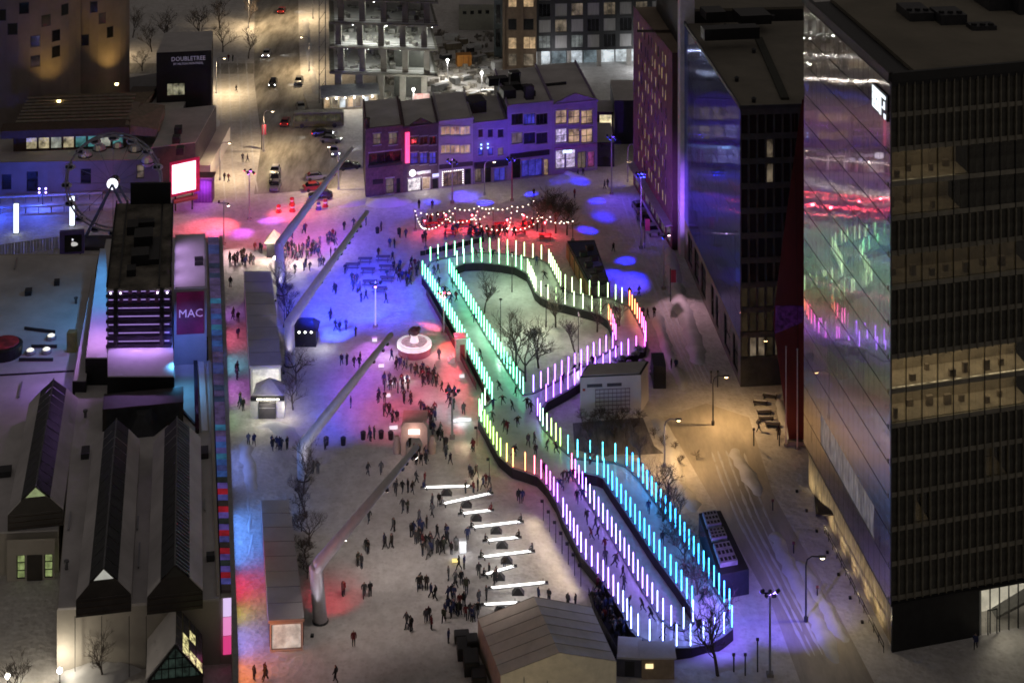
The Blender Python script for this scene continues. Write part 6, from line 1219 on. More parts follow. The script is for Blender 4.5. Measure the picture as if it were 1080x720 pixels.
# ------------------------------------------------------------ string light market
def market():
    poles = [(438, 243), (449, 262), (480, 240), (505, 238), (535, 262), (540, 238), (563, 232), (572, 250), (604, 254), (470, 252), (497, 252), (520, 240)]
    heads = {}
    where = ['leftmost of the market', 'front left of the market', 'beside the second garland', 'in the middle of the market', 'front centre of the market', 'behind the red tables', 'left of the clipped tree', 'in front of the clipped tree', 'rightmost of the market', 'left of the front garland', 'at the third garland', 'between the back garlands']
    for k, (x, y) in enumerate(poles):
        b = P(x, y); t = thing('garland_pole', 'thin dark garland pole %s' % where[k], 'pole', b, 'garland poles'); MB().tube([b, b + Vector((0, 0, 3.6))], .07, 5).build('pole', darkgrey, t); MB().box(b + Vector((0, 0, .15)), (.6, .6, .3)).build('weight', concrete, t); heads[k] = b + Vector((0, 0, 3.5))
    gar = [(0, 1, 16), (0, 2, 12), (2, 9, 8), (2, 3, 9), (3, 10, 9), (3, 11, 8), (11, 5, 8), (5, 6, 8), (1, 9, 10), (9, 10, 10), (10, 4, 12), (4, 5, 12), (4, 7, 14), (7, 8, 12), (6, 7, 9), (6, 8, 12), (11, 10, 9), (5, 7, 10)]
    gb = E('garland_bulb', (1, .86, .66), 5)
    gl = ['white left edge', 'left back', 'second cross', 'back middle', 'third cross', 'upper back', 'upper right', 'back right', 'front left', 'front middle', 'front sagging', 'centre cross', 'front right', 'far front right', 'tree side', 'right side', 'fourth cross', 'inner right']
    for k, (a, c, n) in enumerate(gar):
        A, C = heads[a], heads[c]; L = (A - C).length; sag = .12 * L; pts = [A.lerp(C, f / 12) - Vector((0, 0, sag * 4 * (f / 12) * (1 - f / 12))) for f in range(13)]
        t = thing('light_garland', 'string of warm bulbs, %s garland of the market' % gl[k], 'string lights', A, 'garlands over the market')
        MB().tube(pts, .02, 4).build('cable', black, t); m = MB()
        n = max(4, int(n * .62))
        for f in range(n + 1): q = A.lerp(C, f / n) - Vector((0, 0, sag * 4 * (f / n) * (1 - f / n) + .12)); m.ball(q, .1, 6)
        struct(m.build('bulbs', gb, t), 'stuff')
    rd = M('market_red', (.4, .05, .06), .6, var=.2); wd = M('market_wood', (.16, .07, .05), .7)
    lab = ['far left', 'left, under the back garland', 'left, near the rink', 'middle back', 'middle front', 'centre', 'right back', 'right front', 'before the clipped tree', 'far right front']
    for k, (x, y) in enumerate(((455, 240), (468, 236), (475, 248), (490, 238), (500, 247), (520, 248), (528, 240), (548, 246), (556, 240), (575, 252))):
        b = P(x, y); t = thing('market_table', 'red lit bench table in the market, %s' % lab[k], 'table', b, 'market tables'); rz = rnd.uniform(-.3, .3)
        MB().box(b + Vector((0, 0, .78)), (2.2, .9, .08), rz).build('table_top', rd, t)
        for s_ in (-1, 1):
            MB().box(b + Vector((-s_ * .75 * math.sin(rz), s_ * .75 * math.cos(rz), .45)), (2.2, .32, .06), rz).build('bench', rd, t); MB().box(b + Vector((s_ * .9 * math.cos(rz), s_ * .9 * math.sin(rz), .37)), (.1, 1.5, .74), rz).build('trestle', wd, t)
    for k, (x, y, w) in enumerate(((470, 240, 500), (498, 240, 550), (535, 245, 800), (552, 240, 800), (575, 248, 500), (448, 246, 220))):
        b = P(x, y); t = thing('red_floodlight', 'red floodlight shaped like a heater, %s' % ['left of the market', 'middle left of the market', 'centre of the market', 'by the slim red mast', 'under the clipped tree', 'at the left garland end'][k], 'heater', b, 'red floodlights of the market')
        MB().tube([b, b + Vector((0, 0, 2.1))], .06, 6).build('pole', grey, t); MB().lathe(b + Vector((0, 0, 2.1)), [(.16, 0), (.16, .35)], 8).build('glow', E('floodlight_red', (1, .04, .06), 8), t); MB().lathe(b + Vector((0, 0, 2.48)), [(.5, 0), (.05, .18)], 10).build('reflector', galv, t); MB().lathe(b, [(.3, 0), (.3, .3)], 8).build('base', darkgrey, t)
        bulb(t, b + Vector((0, -.4, 2.1)), (1, .05, .08), w * .8, .2)  # stand-ins for red floods over the market, shaped as heaters
    A, B = P(446, 270), P(508, 256); t = thing('market_fence', 'low dark fence between the market and the top of the rink', 'fence', A)
    for j in range(12): MB().box(A.lerp(B, j / 11) + Vector((0, 0, .5)), (.9, .06, .8), .3).build('panel', black, t)
market()

# ------------------------------------------------------------ round bar, arched gate, glowing cubes, tables
b = P(437, 372); t = thing('round_bar', 'round white glowing bar with a dark sculpture on top, in red light', 'bar', b)
MB().lathe(b, [(2.4, 0), (2.4, 1.0)], 24).build('counter', M('bar_dark', (.3, .12, .16), .5), t); MB().lathe(b + Vector((0, 0, 1.02)), [(2.3, 0), (2.55, .06), (2.55, .55), (1.9, .6), (1.85, .1)], 24).build('bar_top', E('bar_white', (1, .93, .97), .75, .2, 2), t); MB().lathe(b + Vector((0, 0, 1.63)), [(1.95, 0), (1.95, .05)], 24).build('bar_floor', E('bar_floor_glow', (1, .6, .75), .32, .3, 2), t)
MB().lathe(b + Vector((0, 0, 1.5)), [(.7, 0), (.6, .5), (.45, 1.1)], 12).build('pedestal', E('pedestal_white', (1, .9, .92), .7, .2), t); sc = MB(); sc.ball(b + Vector((0, 0, 3.2)), .85, 10, sq=(1, .8, .8)); sc.ball(b + Vector((-.7, 0, 3.0)), .35, 6, sq=(.6, .6, 1.6)); sc.ball(b + Vector((.6, .1, 3.5)), .4, 6); sc.build('sculpture', M('sculpture_dark', (.05, .04, .04), .6, var=.5), t)
bulb(t, b + Vector((-3.5, -1.5, 1.8)), (1, .9, .95), 90, .3); bulb(t, b + Vector((3.6, -1.0, 1.8)), (1, .3, .35), 160, .3)
b = P(437, 478); t = thing('arched_gate', 'cream arched entrance gate with glowing panel facing the plaza', 'gate', b)
cg = M('gate_cream', (.5, .36, .3), .7, var=.12)
def gate():
    pts_o = [(-1.7, 0), (-1.7, 3.6), (-1.2, 4.3), (1.2, 4.3), (1.7, 3.6), (1.7, 0)]; pts_i = [(-1.1, 0), (-1.1, 1.6), (-.7, 2.3), (.7, 2.3), (1.1, 1.6), (1.1, 0)]
    m = MB()
    for y0, y1 in ((-.5, .5),):
        for i in range(5):
            q = lambda p, y: b + Vector((p[0], y, p[1])); m.hexa([q(pts_o[i], y0), q(pts_o[i + 1], y0), q(pts_i[i + 1], y0), q(pts_i[i], y0)], [q(pts_o[i], y1), q(pts_o[i + 1], y1), q(pts_i[i + 1], y1), q(pts_i[i], y1)])
    m.build('arch', cg, t); MB().box(b + Vector((0, -.56, 3.1)), (1.5, .1, .6)).build('glow_panel', E('gate_glow', (1, .85, .8), 1.6), t); MB().box(b + Vector((0, 1.5, 4.0)), (3.2, 3, .3)).build('roof', cg, t)
    for x in (-2.3, 2.3): MB().lathe(b + Vector((x, .2, 0)), [(.5, 0), (.5, 1.2), (.4, 1.5), (.3, 2.2)], 10).build('bollard', cg, t)
    bulb(t, b + Vector((0, -1.4, 3.2)), (1, .7, .6), 70, .3)
gate()
labs = ['white glowing cube at the rail left of the arch', 'white glowing cube left of the round bar', 'tall white glowing cube beside the see-saws', 'low white glowing bench right of the arch', 'white glowing table in the bar crowd', 'small white glowing cube below the crowd left of the arch', 'white glowing cube by the rink stair booth', 'white glowing cube at the slim white mast', 'yellow glowing toy beside the see-saw cube', 'pale glowing table left in the bar crowd']
for k, (x, y, a, c_, h) in enumerate(((415, 452, 1.4, .8, .5), (402, 387, 1.0, .7, .5), (488, 582, 1.0, 1.0, 1.3), (487, 444, 3.4, .9, .45), (427, 402, 1.8, 1.0, .7), (408, 418, 1.2, .8, .5), (487, 398, .9, .7, .5), (395, 360, .9, .7, .5), (481, 592, 1.2, .8, .5), (412, 405, 1.1, .7, .6))):
    b = P(x, y); t = thing('glow_cube', labs[k], 'light cube', b, 'glowing cubes'); gm = E('cube_yellow', (1, .8, .2), 1.0) if k == 8 else E('cube_white', (.9, .93, 1), .9, .2, 2)
    a *= .75; c_ *= .7
    MB().box(b + Vector((0, 0, h / 2 + .08)), (a, c_, h), .15).build('glow_box', gm, t); MB().box(b + Vector((0, 0, h + .12)), (a + .1, c_ + .1, .07), .15).build('top', white, t); MB().box(b + Vector((0, 0, .04)), (a - .1, c_ - .1, .08), .15).build('foot', black, t)
    if k in (2, 3, 4): bulb(t, b + Vector((0, -.9, h + .4)), (.95, .95, 1), 45, .3)
labs = ['top left', 'top right', 'middle left', 'middle right', 'lower left', 'lower right', 'far left alone', 'bottom']
for k, (x, y) in enumerate(((385, 277), (404, 275), (388, 288), (407, 285), (390, 301), (408, 297), (372, 283), (400, 308))):
    b = P(x, y); t = thing('picnic_table', 'blue lit picnic table, %s of the cluster west of the rink' % labs[k], 'table', b, 'picnic tables'); m = M('picnic_wood', (.16, .13, .14), .8)
    for j in range(3): MB().box(b + Vector((0, -.3 + j * .3, .76)), (2.3, .26, .05)).build('board', m, t)
    for s_ in (-1, 1):
        MB().box(b + Vector((0, s_ * .85, .45)), (2.3, .3, .05)).build('bench', m, t); MB().beam(b + Vector((s_ * .8, -.8, 0)), b + Vector((s_ * .8, .2, .74)), .08, .1).build('leg', m, t); MB().beam(b + Vector((s_ * .8, .8, 0)), b + Vector((s_ * .8, -.2, .74)), .08, .1).build('leg', m, t)
for k, (x, y) in enumerate(((383, 463), (402, 462), (412, 463), (344, 469), (362, 469), (421, 247), (398, 246), (455, 452), (470, 470))):
    b = P(x, y); t = thing('waste_bin', 'small dark bin, %s' % ['left of the arched gate', 'between bin and gate', 'just left of the arch', 'by the lower plaza rail', 'right along the lower plaza rail', 'above the picnic tables', 'left above the picnic tables', 'beside the arch crowd', 'right of the arch'][k], 'bin', b, 'waste bins')
    MB().lathe(b, [(.3, 0), (.36, .9), (.3, .95)], 10).build('drum', black, t); MB().lathe(b + Vector((0, 0, .96)), [(.38, 0), (.2, .15)], 10).build('lid', darkgrey, t)

# ------------------------------------------------------------ luminous see-saws
glow = E('seesaw_glow', (1, .98, .93), 3.0)
SS = [(443.4, 513.6, 498.5, 512), (463, 531.7, 520.5, 519), (482.8, 541.7, 521.3, 537), (493.8, 556, 552.8, 549), (508.7, 570, 550.5, 565.6), (504, 587.3, 564.6, 580), (507, 606.5, 545.5, 595.3), (514.3, 619.7, 578.5, 613.2), (507, 637, 549, 634.6)]
od = ['farthest from the tent', 'second from the top, steeply tilted', 'third from the top, short', 'fourth from the top, long', 'fifth from the top, short', 'sixth from the top, long', 'seventh from the top, steep and short', 'eighth from the top, level above the tent', 'partly hidden behind the tent ridge']
for k, (x0, y0, x1, y1) in enumerate(SS):
    zc = .95; ym = (y0 + y1) / 2 + zc * S((y0 + y1) / 2) ; c = P((x0 + x1) / 2, ym)
    # ends share the depth of the pivot: the picture slope is mostly tilt
    s = F / c.y; A = Vector(((x0 - CX) / s, c.y - .25, H - (y0 - YH) * (c.y - .25) / F)); B = Vector(((x1 - CX) / s, c.y + .25, H - (y1 - YH) * (c.y + .25) / F))
    t = thing('luminous_seesaw', 'glowing white see-saw, %s' % od[k], 'see-saw', c, 'luminous see-saws')
    d = (B - A).normalized()
    MB().tube([A + d * .4, B - d * .4], .11, 8).build('light_beam', glow, t); MB().beam(A - Vector((0, 0, .16)), B - Vector((0, 0, .16)), .22, .14).build('plank', galv, t)
    m = MB(); m.hexa([c + Vector(p) for p in ((-.7, -.5, 0), (.7, -.5, 0), (.7, .5, 0), (-.7, .5, 0))], [c + Vector(p) for p in ((-.15, -.3, .72), (.15, -.3, .72), (.15, .3, .72), (-.15, .3, .72))]); m.build('pivot', black, t)
    for e, sg in ((A, 1), (B, -1)):
        MB().box(e + d * (sg * .3) + Vector((0, 0, .02)), (.55, .35, .08)).build('seat', black, t); MB().tube([e + d * (sg * .62), e + d * (sg * .62) + Vector((0, 0, .45))], .03, 5).build('handle', black, t)
    bulb(t, (A + B) / 2 + Vector((0, -.1, .5)), (1, .95, .88), 55, .5)

# ------------------------------------------------------------ marquee tent, queue fence, ticket hut
def tent():
    ap, el, er = P(590, 688, 6), P(528, 712, 3.5), P(650, 697, 3.5); bp, bl, br = P(563, 629, 6), P(504, 652, 3.5), P(624, 640, 3.5)
    t = thing('marquee_tent', 'large beige gabled marquee tent at the bottom of the plaza', 'tent', Vector((el.x, el.y, 0)))
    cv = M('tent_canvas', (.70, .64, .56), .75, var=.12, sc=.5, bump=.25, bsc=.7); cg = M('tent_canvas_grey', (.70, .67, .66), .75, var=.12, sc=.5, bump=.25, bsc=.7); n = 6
    def slope(a, b, c, d, m):
        # canvas sags a little between the frames
        mb = MB(); N = 24
        for i in range(N + 1):
            f = i / N; sag = -.05 * abs(math.sin(math.pi * f * n))
            for j in range(5): g_ = j / 4; mb.v.append(a.lerp(b, f).lerp(d.lerp(c, f), g_) + Vector((0, 0, sag * (.4 + math.sin(math.pi * g_)))))
        for i in range(N):
            for j in range(4): mb.f.append((i * 5 + j, (i + 1) * 5 + j, (i + 1) * 5 + j + 1, i * 5 + j + 1)); mb.m.append(0)
        return mb.build('roof_panel', m, t, smooth=True)
    slope(el, bl, bp, ap, cv); slope(er, br, bp, ap, cg)
    g0 = lambda p: Vector((p.x, p.y, 0))
    MB().poly([g0(el), g0(er), er, ap, el]).build('front_gable', M('tent_gable', (.5, .43, .30), .7, emit=(1, .85, .6), es=.06, var=.1), t); MB().poly([g0(br), g0(bl), bl, bp, br]).build('back_gable', cv, t)
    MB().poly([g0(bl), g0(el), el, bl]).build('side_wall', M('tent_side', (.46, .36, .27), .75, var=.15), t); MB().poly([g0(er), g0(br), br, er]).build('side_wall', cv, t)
    for k in range(n + 1):
        f = k / n; a, c, r = el.lerp(bl, f), er.lerp(br, f), ap.lerp(bp, f); o = Vector((0, 0, .06))
        o = Vector((0, 0, .02)); MB().tube([a + o, r + o, c + o], .035, 5).build('roof_seam', M('seam_tan', (.42, .37, .31), .8), t)
    for k in range(1, 5): a = el.lerp(er, k / 5); MB().tube([Vector((a.x, a.y - .1, 0)), Vector((a.x, a.y - .1, 3.4))], .05, 5).build('gable_post', grey, t)
    MB().tube([g0(el) + Vector((0, -.12, 1.2)), g0(er) + Vector((0, -.12, 1.2))], .04, 5).build('gable_rail', grey, t)
    bulb(t, ap + Vector((-3, -6, -3)), (1, .8, .5), 120, .4)
    # dark service strip on the left of the tent
    for k, (x, y, a, b_, h) in enumerate(((489, 690, 1.4, 2.2, 1.2), (497, 705, 1.6, 2.6, 1.4), (505, 718, 1.5, 2.2, 1.0), (487, 675, 1.6, 1.2, .8), (498, 688, 1.2, 1.6, 1.6))):
        b = P(x, y); q = thing('equipment_case', 'dark equipment case %s' % ['second along the tent side', 'third along the tent side', 'lowest along the tent side', 'topmost beside the tent corner', 'tall one against the tent wall'][k], 'case', b, 'cases beside the tent')
        MB().box(b + Vector((0, 0, h / 2)), (a, b_, h), .1).build('box', M('case_dark', (.03, .028, .025), .6), q); MB().box(b + Vector((0, 0, h + .04)), (a * .9, b_ * .9, .08), .1).build('lid', darkgrey, q)
tent()
pts = [(621, 628), (627, 648), (640, 672), (652, 694)]; A = P(*pts[0]); t = thing('queue_fence', 'dark crowd barrier beside the tent, edging the skaters waiting line', 'fence', A)
for a, c in zip(pts, pts[1:]):
    a, c = P(*a), P(*c); MB().beam(a + Vector((0, 0, .9)), c + Vector((0, 0, .9)), .06, .06).build('top_rail', black, t); MB().beam(a + Vector((0, 0, .5)), c + Vector((0, 0, .5)), .04, .8).build('mesh_panel', black, t)
    for j in range(3): q = a.lerp(c, j / 3); MB().box(q + Vector((0, 0, .45)), (.08, .08, .9)).build('post', black, t)
sheet('queue_matting', [(620, 626), (640, 622), (668, 668), (676, 690), (652, 704), (640, 680)], .012, M('rubber_mat', (.02, .018, .022), .8, var=.4, sc=.8))
b = P(694, 716); t = thing('ticket_hut', 'small cream hut with a lit notice below the rounded rink end', 'hut', b); MB().box(b + Vector((0, 1.2, 1.1)), (3.4, 2.4, 2.2)).build('cabin', M('hut_cream', (.36, .28, .2), .8), t); MB().box(b + Vector((0, 1.2, 2.28)), (3.8, 2.8, .16)).build('roof', bright_snow, t); MB().box(b + Vector((-.9, -.05, 1.4)), (.8, .06, .45)).build('notice', E('notice_glow', (1, .8, .4), 1.2), t)
b = P(665, 712); t = thing('snowed_container', 'snow-topped grey container between tent and ticket hut', 'container', b); MB().box(b + Vector((0, 1.5, .9)), (2.6, 3.5, 1.8), -.1).build('body', M('container_grey', (.10, .10, .13), .7), t); MB().box(b + Vector((0, 1.5, 1.9)), (2.5, 3.4, .2), -.1).build('snow_cap', bright_snow, t); MB().box(b + Vector((-.1, -.28, .9)), (1.0, .06, 1.5), -.1).build('door', darkgrey, t)

# ------------------------------------------------------------ pavilion kiosk, containers, white pavilion
def kiosk():
    b = P(282, 441); t = thing('canopy_kiosk', 'brightly lit kiosk with peaked canopy and glowing sign before the upper pavilion', 'kiosk', b); s = S(441)
    wl_ = M('kiosk_white', (.55, .54, .5), .7)
    for x in (-1.75, 1.75): MB().box(b + Vector((x, .6, 1.15)), (1.1, 1.2, 2.3)).build('side_wall', wl_, t)
    MB().box(b + Vector((0, .1, 1.05)), (2.35, .5, 2.1)).build('shutter', M('shutter_dark', (.05, .048, .05), .5), t)
    MB().beam(b + Vector((-1.1, -.2, 1.5)), b + Vector((1.1, -.2, 1.5)), .05, .06).build('shutter_bar', galv, t)
    MB().box(b + Vector((0, .2, 2.6)), (4.6, .5, .5)).build('sign_board', black, t)
    # short row of glowing characters, too small to read in the picture
    m = MB(); x = -1.5
    for w in (.9, .3, .25, .12, .3, .12, .25, .5): m.box(b + Vector((x + w / 2, -.08, 2.6)), (w * .9, .05, .26)); x += w + .06
    m.build('sign_lettering', E('kiosk_sign', (1, .95, .75), 2.6, .3, 3), t)
    q = lambda x, y, z: b + Vector((x, y, z)); ap = q(0, 2, 4.6)
    for i, (a, c) in enumerate((((-2.1, .3), (2.1, .3)), ((2.1, .3), (2.1, 3.7)), ((2.1, 3.7), (-2.1, 3.7)), ((-2.1, 3.7), (-2.1, .3)))): MB().poly([q(*a, 3.0), q(*c, 3.0), ap]).build('canopy', M('canopy_white', (.62, .6, .56), .7), t)
    for x in (-2.0, 2.0):
        for y in (.4, 3.6): MB().tube([q(x, y, 0), q(x, y, 3.0)], .05, 5).build('post', galv, t)
    bulb(t, q(0, -1.2, 2.3), (1, .9, .72), 170, .3); bulb(t, q(0, 3.2, 2.6), (1, .92, .78), 200, .3); bulb(t, q(2.8, -.5, 1.6), (1, .9, .7), 90, .3)
    b = P(288, 272); t = thing('upper_kiosk', 'small cream-topped dark kiosk beside the farthest leaning lamp post', 'kiosk', b)
    MB().box(b + Vector((0, .8, 1.2)), (2.2, 1.6, 2.4)).build('cabin', black, t); q = lambda x, y, z: b + Vector((x, y, z)); 
    for (a, c) in (((-1.5, -.3), (1.5, -.3)), ((1.5, -.3), (1.5, 2.4)), ((1.5, 2.4), (-1.5, 2.4)), ((-1.5, 2.4), (-1.5, -.3))): MB().poly([q(*a, 2.5), q(*c, 2.5), q(0, 1, 4.4)]).build('canopy', M('canopy_cream', (.6, .55, .38), .7, emit=(1, .85, .5), es=.25), t)
    bulb(t, q(-1, -1.6, 2.0), (1, .85, .6), 300, .3); bulb(t, q(4.5, -2.5, 2.4), (1, .85, .65), 420, .3)
    b = P(322, 366); t = thing('dark_bar_tent', 'dark square bar tent with white bulbs beside the second leaning lamp post', 'tent', b); q = lambda x, y, z: b + Vector((x, y, z))
    MB().box(b + Vector((0, 1.3, 1.2)), (3.2, 2.6, 2.4)).build('counter', black, t); MB().hexa([q(-1.9, -.3, 2.5), q(1.9, -.3, 2.5), q(1.9, 3, 2.5), q(-1.9, 3, 2.5)], [q(-1, .8, 3.5), q(1, .8, 3.5), q(1, 2, 3.5), q(-1, 2, 3.5)]).build('roof', M('tent_dark', (.05, .045, .07), .7), t)
    for k in range(3): MB().ball(q(-.9 + k * .9, -.2, 2.3), .16, 6).build('bulb', E('bar_bulb', (1, .97, .9), 8), t)
    bulb(t, q(2.6, -.6, 1.9), (.9, .92, 1), 110, .3)
kiosk()
def box_px(name, label, cat, px, z, m, top=None, z0=0):
    pts = [P(x, y, z) for x, y in px]; b = Vector((pts[0].x, pts[0].y, 0)); t = thing(name, label, cat, b)
    MB().prism(pts, z0, z - .15).build('walls', m, t); MB().prism(pts, z - .15, z).build('rim', M('rim_dark', (.03, .03, .035), .6), t)
    return t, pts
blk2 = M('container_black', (.018, .018, .026), .6, var=.3)
t, pts = box_px('black_container_bar', 'black open container bar on the snow behind the rink, left wall amber', 'container', [(624, 303), (643, 299), (627, 253), (598, 254)], 3.0, blk2)
cx = sum(pts, Vector()) / 4; ins = [p.lerp(cx, .12) for p in pts]; MB().prism([ins[0], ins[1], ins[1].lerp(ins[2], .62), ins[0].lerp(ins[3], .62)], 3.0, 3.06).build('deck', M('deck_grey', (.16, .15, .16), .8, var=.5, sc=.8), t); MB().prism([ins[0].lerp(ins[3], .66), ins[1].lerp(ins[2], .66), ins[2], ins[3]], 3.0, 3.08).build('deck', M('deck_navy', (.04, .045, .12), .6), t)
for k in range(6): f = .1 + k * .14; q = ins[0].lerp(ins[3], f).lerp(ins[1].lerp(ins[2], f), .3 + .4 * (k % 2)); MB().box(q + Vector((0, 0, .4)), (1.2, .8, .8), .3).build('bench', M('bench_brown', (.06, .05, .05), .8), t)
for f, nm in ((0, 1),):
    a, c = pts[0], pts[3]; MB().beam(Vector((a.x - .1, a.y, 1.4)), Vector((c.x - .1, c.y, 1.4)), .08, 2.4).build('side_panel', M('panel_amber', (.25, .12, .05), .7, var=.3), t)
    for k in range(5): q = a.lerp(c, (k + .3) / 5.2); MB().box(Vector((q.x - .2, q.y, 1.5)), (.1, .14, 3.0)).build('rib', darkgrey, t)
t, pts = box_px('black_equipment_container', 'long dark navy container with white equipment on top, right of cyan tubes', 'container', [(758, 606), (790, 600), (760, 538), (737, 541)], 2.8, M('container_navy', (.02, .022, .04), .6, var=.3))
for k, (f0, f1) in enumerate(((.1, .42), (.5, .66), (.72, .95))):
    a, b_, c_, d_ = pts; q = lambda u_, v_: a.lerp(d_, v_).lerp(b_.lerp(c_, v_), u_); p4 = [q(.12, f0), q(.72, f0), q(.72, f1), q(.12, f1)]
    MB().prism(p4, 2.8, 3.3).build('equipment', M('equip_pale', (.42, .42, .5), .6, var=.25, sc=1.5), t)
    for i in range(4):
        for j in range(3): u_ = .17 + i * .14; v_ = f0 + (f1 - f0) * (j + .25) / 3; MB().prism([q(u_, v_), q(u_ + .09, v_), q(u_ + .09, v_ + (f1 - f0) / 6), q(u_, v_ + (f1 - f0) / 6)], 3.3, 3.33).build('grille', black, t)
t, pts = box_px('white_pavilion', 'white boxy pavilion with two dark slots behind wiry shrubs', 'pavilion', [(612, 397), (676, 394), (684, 381), (620, 384)], 5.4, M('pavilion_white', (.72, .70, .74), .7, var=.08, sc=.4))
A = P(612, 397, 5.4); Bq = P(676, 394, 5.4); u = (Bq - A).normalized(); L = (Bq - A).length
MB().prism([p.lerp(sum(pts, Vector()) / 4, .06) for p in pts], 5.4, 5.5).build('roof', roofsnow, t)
for x0, x1 in ((.11, .36), (.44, .68)): a, c = A + u * (L * x0), A + u * (L * x1); MB().beam(Vector((a.x, a.y - .05, 4.1)), Vector((c.x, c.y - .05, 4.1)), .08, .4).build('slot', M('slot_grey', (.08, .08, .1), .5), t)
gm = MB()
for k in range(9): q = A + u * (L * (.25 + k * .07)); gm.beam(Vector((q.x, q.y - .15, .2)), Vector((q.x, q.y - .15, 3.6)), .05, .05)
for k in range(6): a, c = A + u * (L * .25), A + u * (L * .82); gm.beam(Vector((a.x, a.y - .12, .8 + k * .55)), Vector((c.x, c.y - .12, .8 + k * .55)), .05, .05)
gm.build('trellis', M('trellis_wine', (.12, .05, .09), .7), t)
MB().box(A + u * (L * .06) + Vector((0, -.06, -1.8)), (.35, .06, .3)).build('alarm_box', M('alarm_red', (.5, .1, .05), .6), t)
b = P(682, 408); t = thing('rubble_planter', 'snowy rough planter heap beside the white pavilion', 'planter', b); m = MB()
for k in range(26): m.ball(b + Vector((rnd.uniform(-4.5, 1.6), rnd.uniform(-.5, 6), rnd.uniform(.4, 3.2))), rnd.uniform(.4, .9), 6, sq=(1, 1, .6))
struct(m.build('rocks', M('rocks_snowy', (.20, .18, .19), .9, var=.6, sc=1.2, c2=(.5, .48, .5)), t), 'stuff'); MB().box(b + Vector((1.8, 1.5, 1.6)), (1.8, 4, 3.2)).build('retaining_wall', black, t)

# right side: flag poles, tables, steps, rail, posts
for k, x in enumerate((829, 841)):
    b = P(x, 470 + k * 3); t = thing('flag_pole', ['left white flag pole before the red wedge hall', 'right white flag pole before the red wedge hall'][k], 'flag pole', b, 'flag poles'); MB().tube([b, b + Vector((0, 0, 13))], [.1, .06], 6).build('pole', M('pole_white', (.6, .55, .55), .4), t); MB().ball(b + Vector((0, 0, 13.05)), .14, 6).build('finial', galv, t); MB().lathe(b, [(.3, 0), (.3, .25)], 8).build('base', concrete, t)
for k, (x, y) in enumerate(((806, 437), (808, 444), (815, 450), (802, 427), (812, 420))):
    b = P(x, y); t = thing('snowy_bench', 'snow-covered dark bench, %s near the lit street lamp' % ['second', 'third', 'lowest', 'fourth', 'topmost'][k], 'bench', b, 'benches by the lamp'); rz = .1 - .1 * k
    MB().box(b + Vector((0, 0, .45)), (2.0, .8, .1), rz).build('seat', M('bench_dark', (.06, .05, .05), .8), t); MB().box(b + Vector((0, .25, .56)), (1.8, .3, .1), rz).build('snow_cap', bright_snow, t)
    for s_ in (-.8, .8): MB().box(b + Vector((s_, 0, .2)), (.1, .7, .4), rz).build('leg', black, t)
A = P(862, 498); t = thing('terrace_steps', 'dark slatted steps at the far end of the tower base', 'steps', A)
for k in range(8): a, c = P(857 + k * 2.2, 482 + k * 1.5), P(862 + k * 2.2, 545 + k * 2.4); MB().beam(a + Vector((0, 0, .2 + k * .28)), c + Vector((0, 0, .2 + k * .28)), .35, .12).build('tread', M('step_brown', (.08, .065, .05), .8), t)
MB().beam(P(872, 490), P(882, 555), 1.0, .8).build('stringer', darkgrey, t)
A, B = P(873, 562), P(936, 688); t = thing('base_railing', 'low dark railing along the foot of the mirrored tower face', 'railing', A)
for z in (.5, 1.0): MB().beam(A + Vector((-.4, 0, z)), B + Vector((-.4, 0, z)), .07, .07).build('rail', black, t)
for j in range(14): q = A.lerp(B, j / 13); MB().box(q + Vector((-.4, 0, .5)), (.07, .07, 1.0)).build('post', black, t)
plab = ['beside the amber lamp on the service road', 'left of the long container', 'at bottom right by the rounded end', 'left of the tower path, upper', 'left of the tower path, middle', 'left of the tower path, lower', 'near the flag poles', 'before the blue glass corner', 'left before the blue glass corner', 'at the bottom edge right of the bare tree', 'bottom edge, right of the ticket hut']
for k, (x, y, h) in enumerate(((795, 470, 2.2), (768, 618, 2.6), (799, 708, 3.4), (815, 538, 1.2), (837, 583, 1.2), (862, 630, 1.2), (822, 470, 1.6), (757, 408, 2.2), (750, 404, 1.6), (786, 712, 2.2), (774, 708, 1.8))):
    b = P(x, y); t = thing('marker_post', 'slim dark marker post %s' % plab[k], 'post', b, 'marker posts'); MB().tube([b, b + Vector((0, 0, h))], .08, 6).build('post', darkgrey, t); MB().box(b + Vector((0, 0, h)), (.3, .12, .3)).build('sign', M('marker_sign', (.25, .06, .06), .6) if k in (3, 4, 5) else darkgrey, t)
blab = ['by the blue glass building', 'on the corner by the street', 'at the plum building foot']
for k, (x, y) in enumerate(((707, 318), (276, 158), (680, 262))):
    b = P(x, y); t = thing('banner_post', 'post with hanging red banner %s' % blab[k], 'banner', b, 'red banner posts'); MB().tube([b, b + Vector((0, 0, 5.2))], .08, 6).build('pole', darkgrey, t); MB().box(b + Vector((.5, 0, 4.0)), (.8, .05, 2.0)).build('banner', M('banner_red', (.35, .04, .08), .7), t)
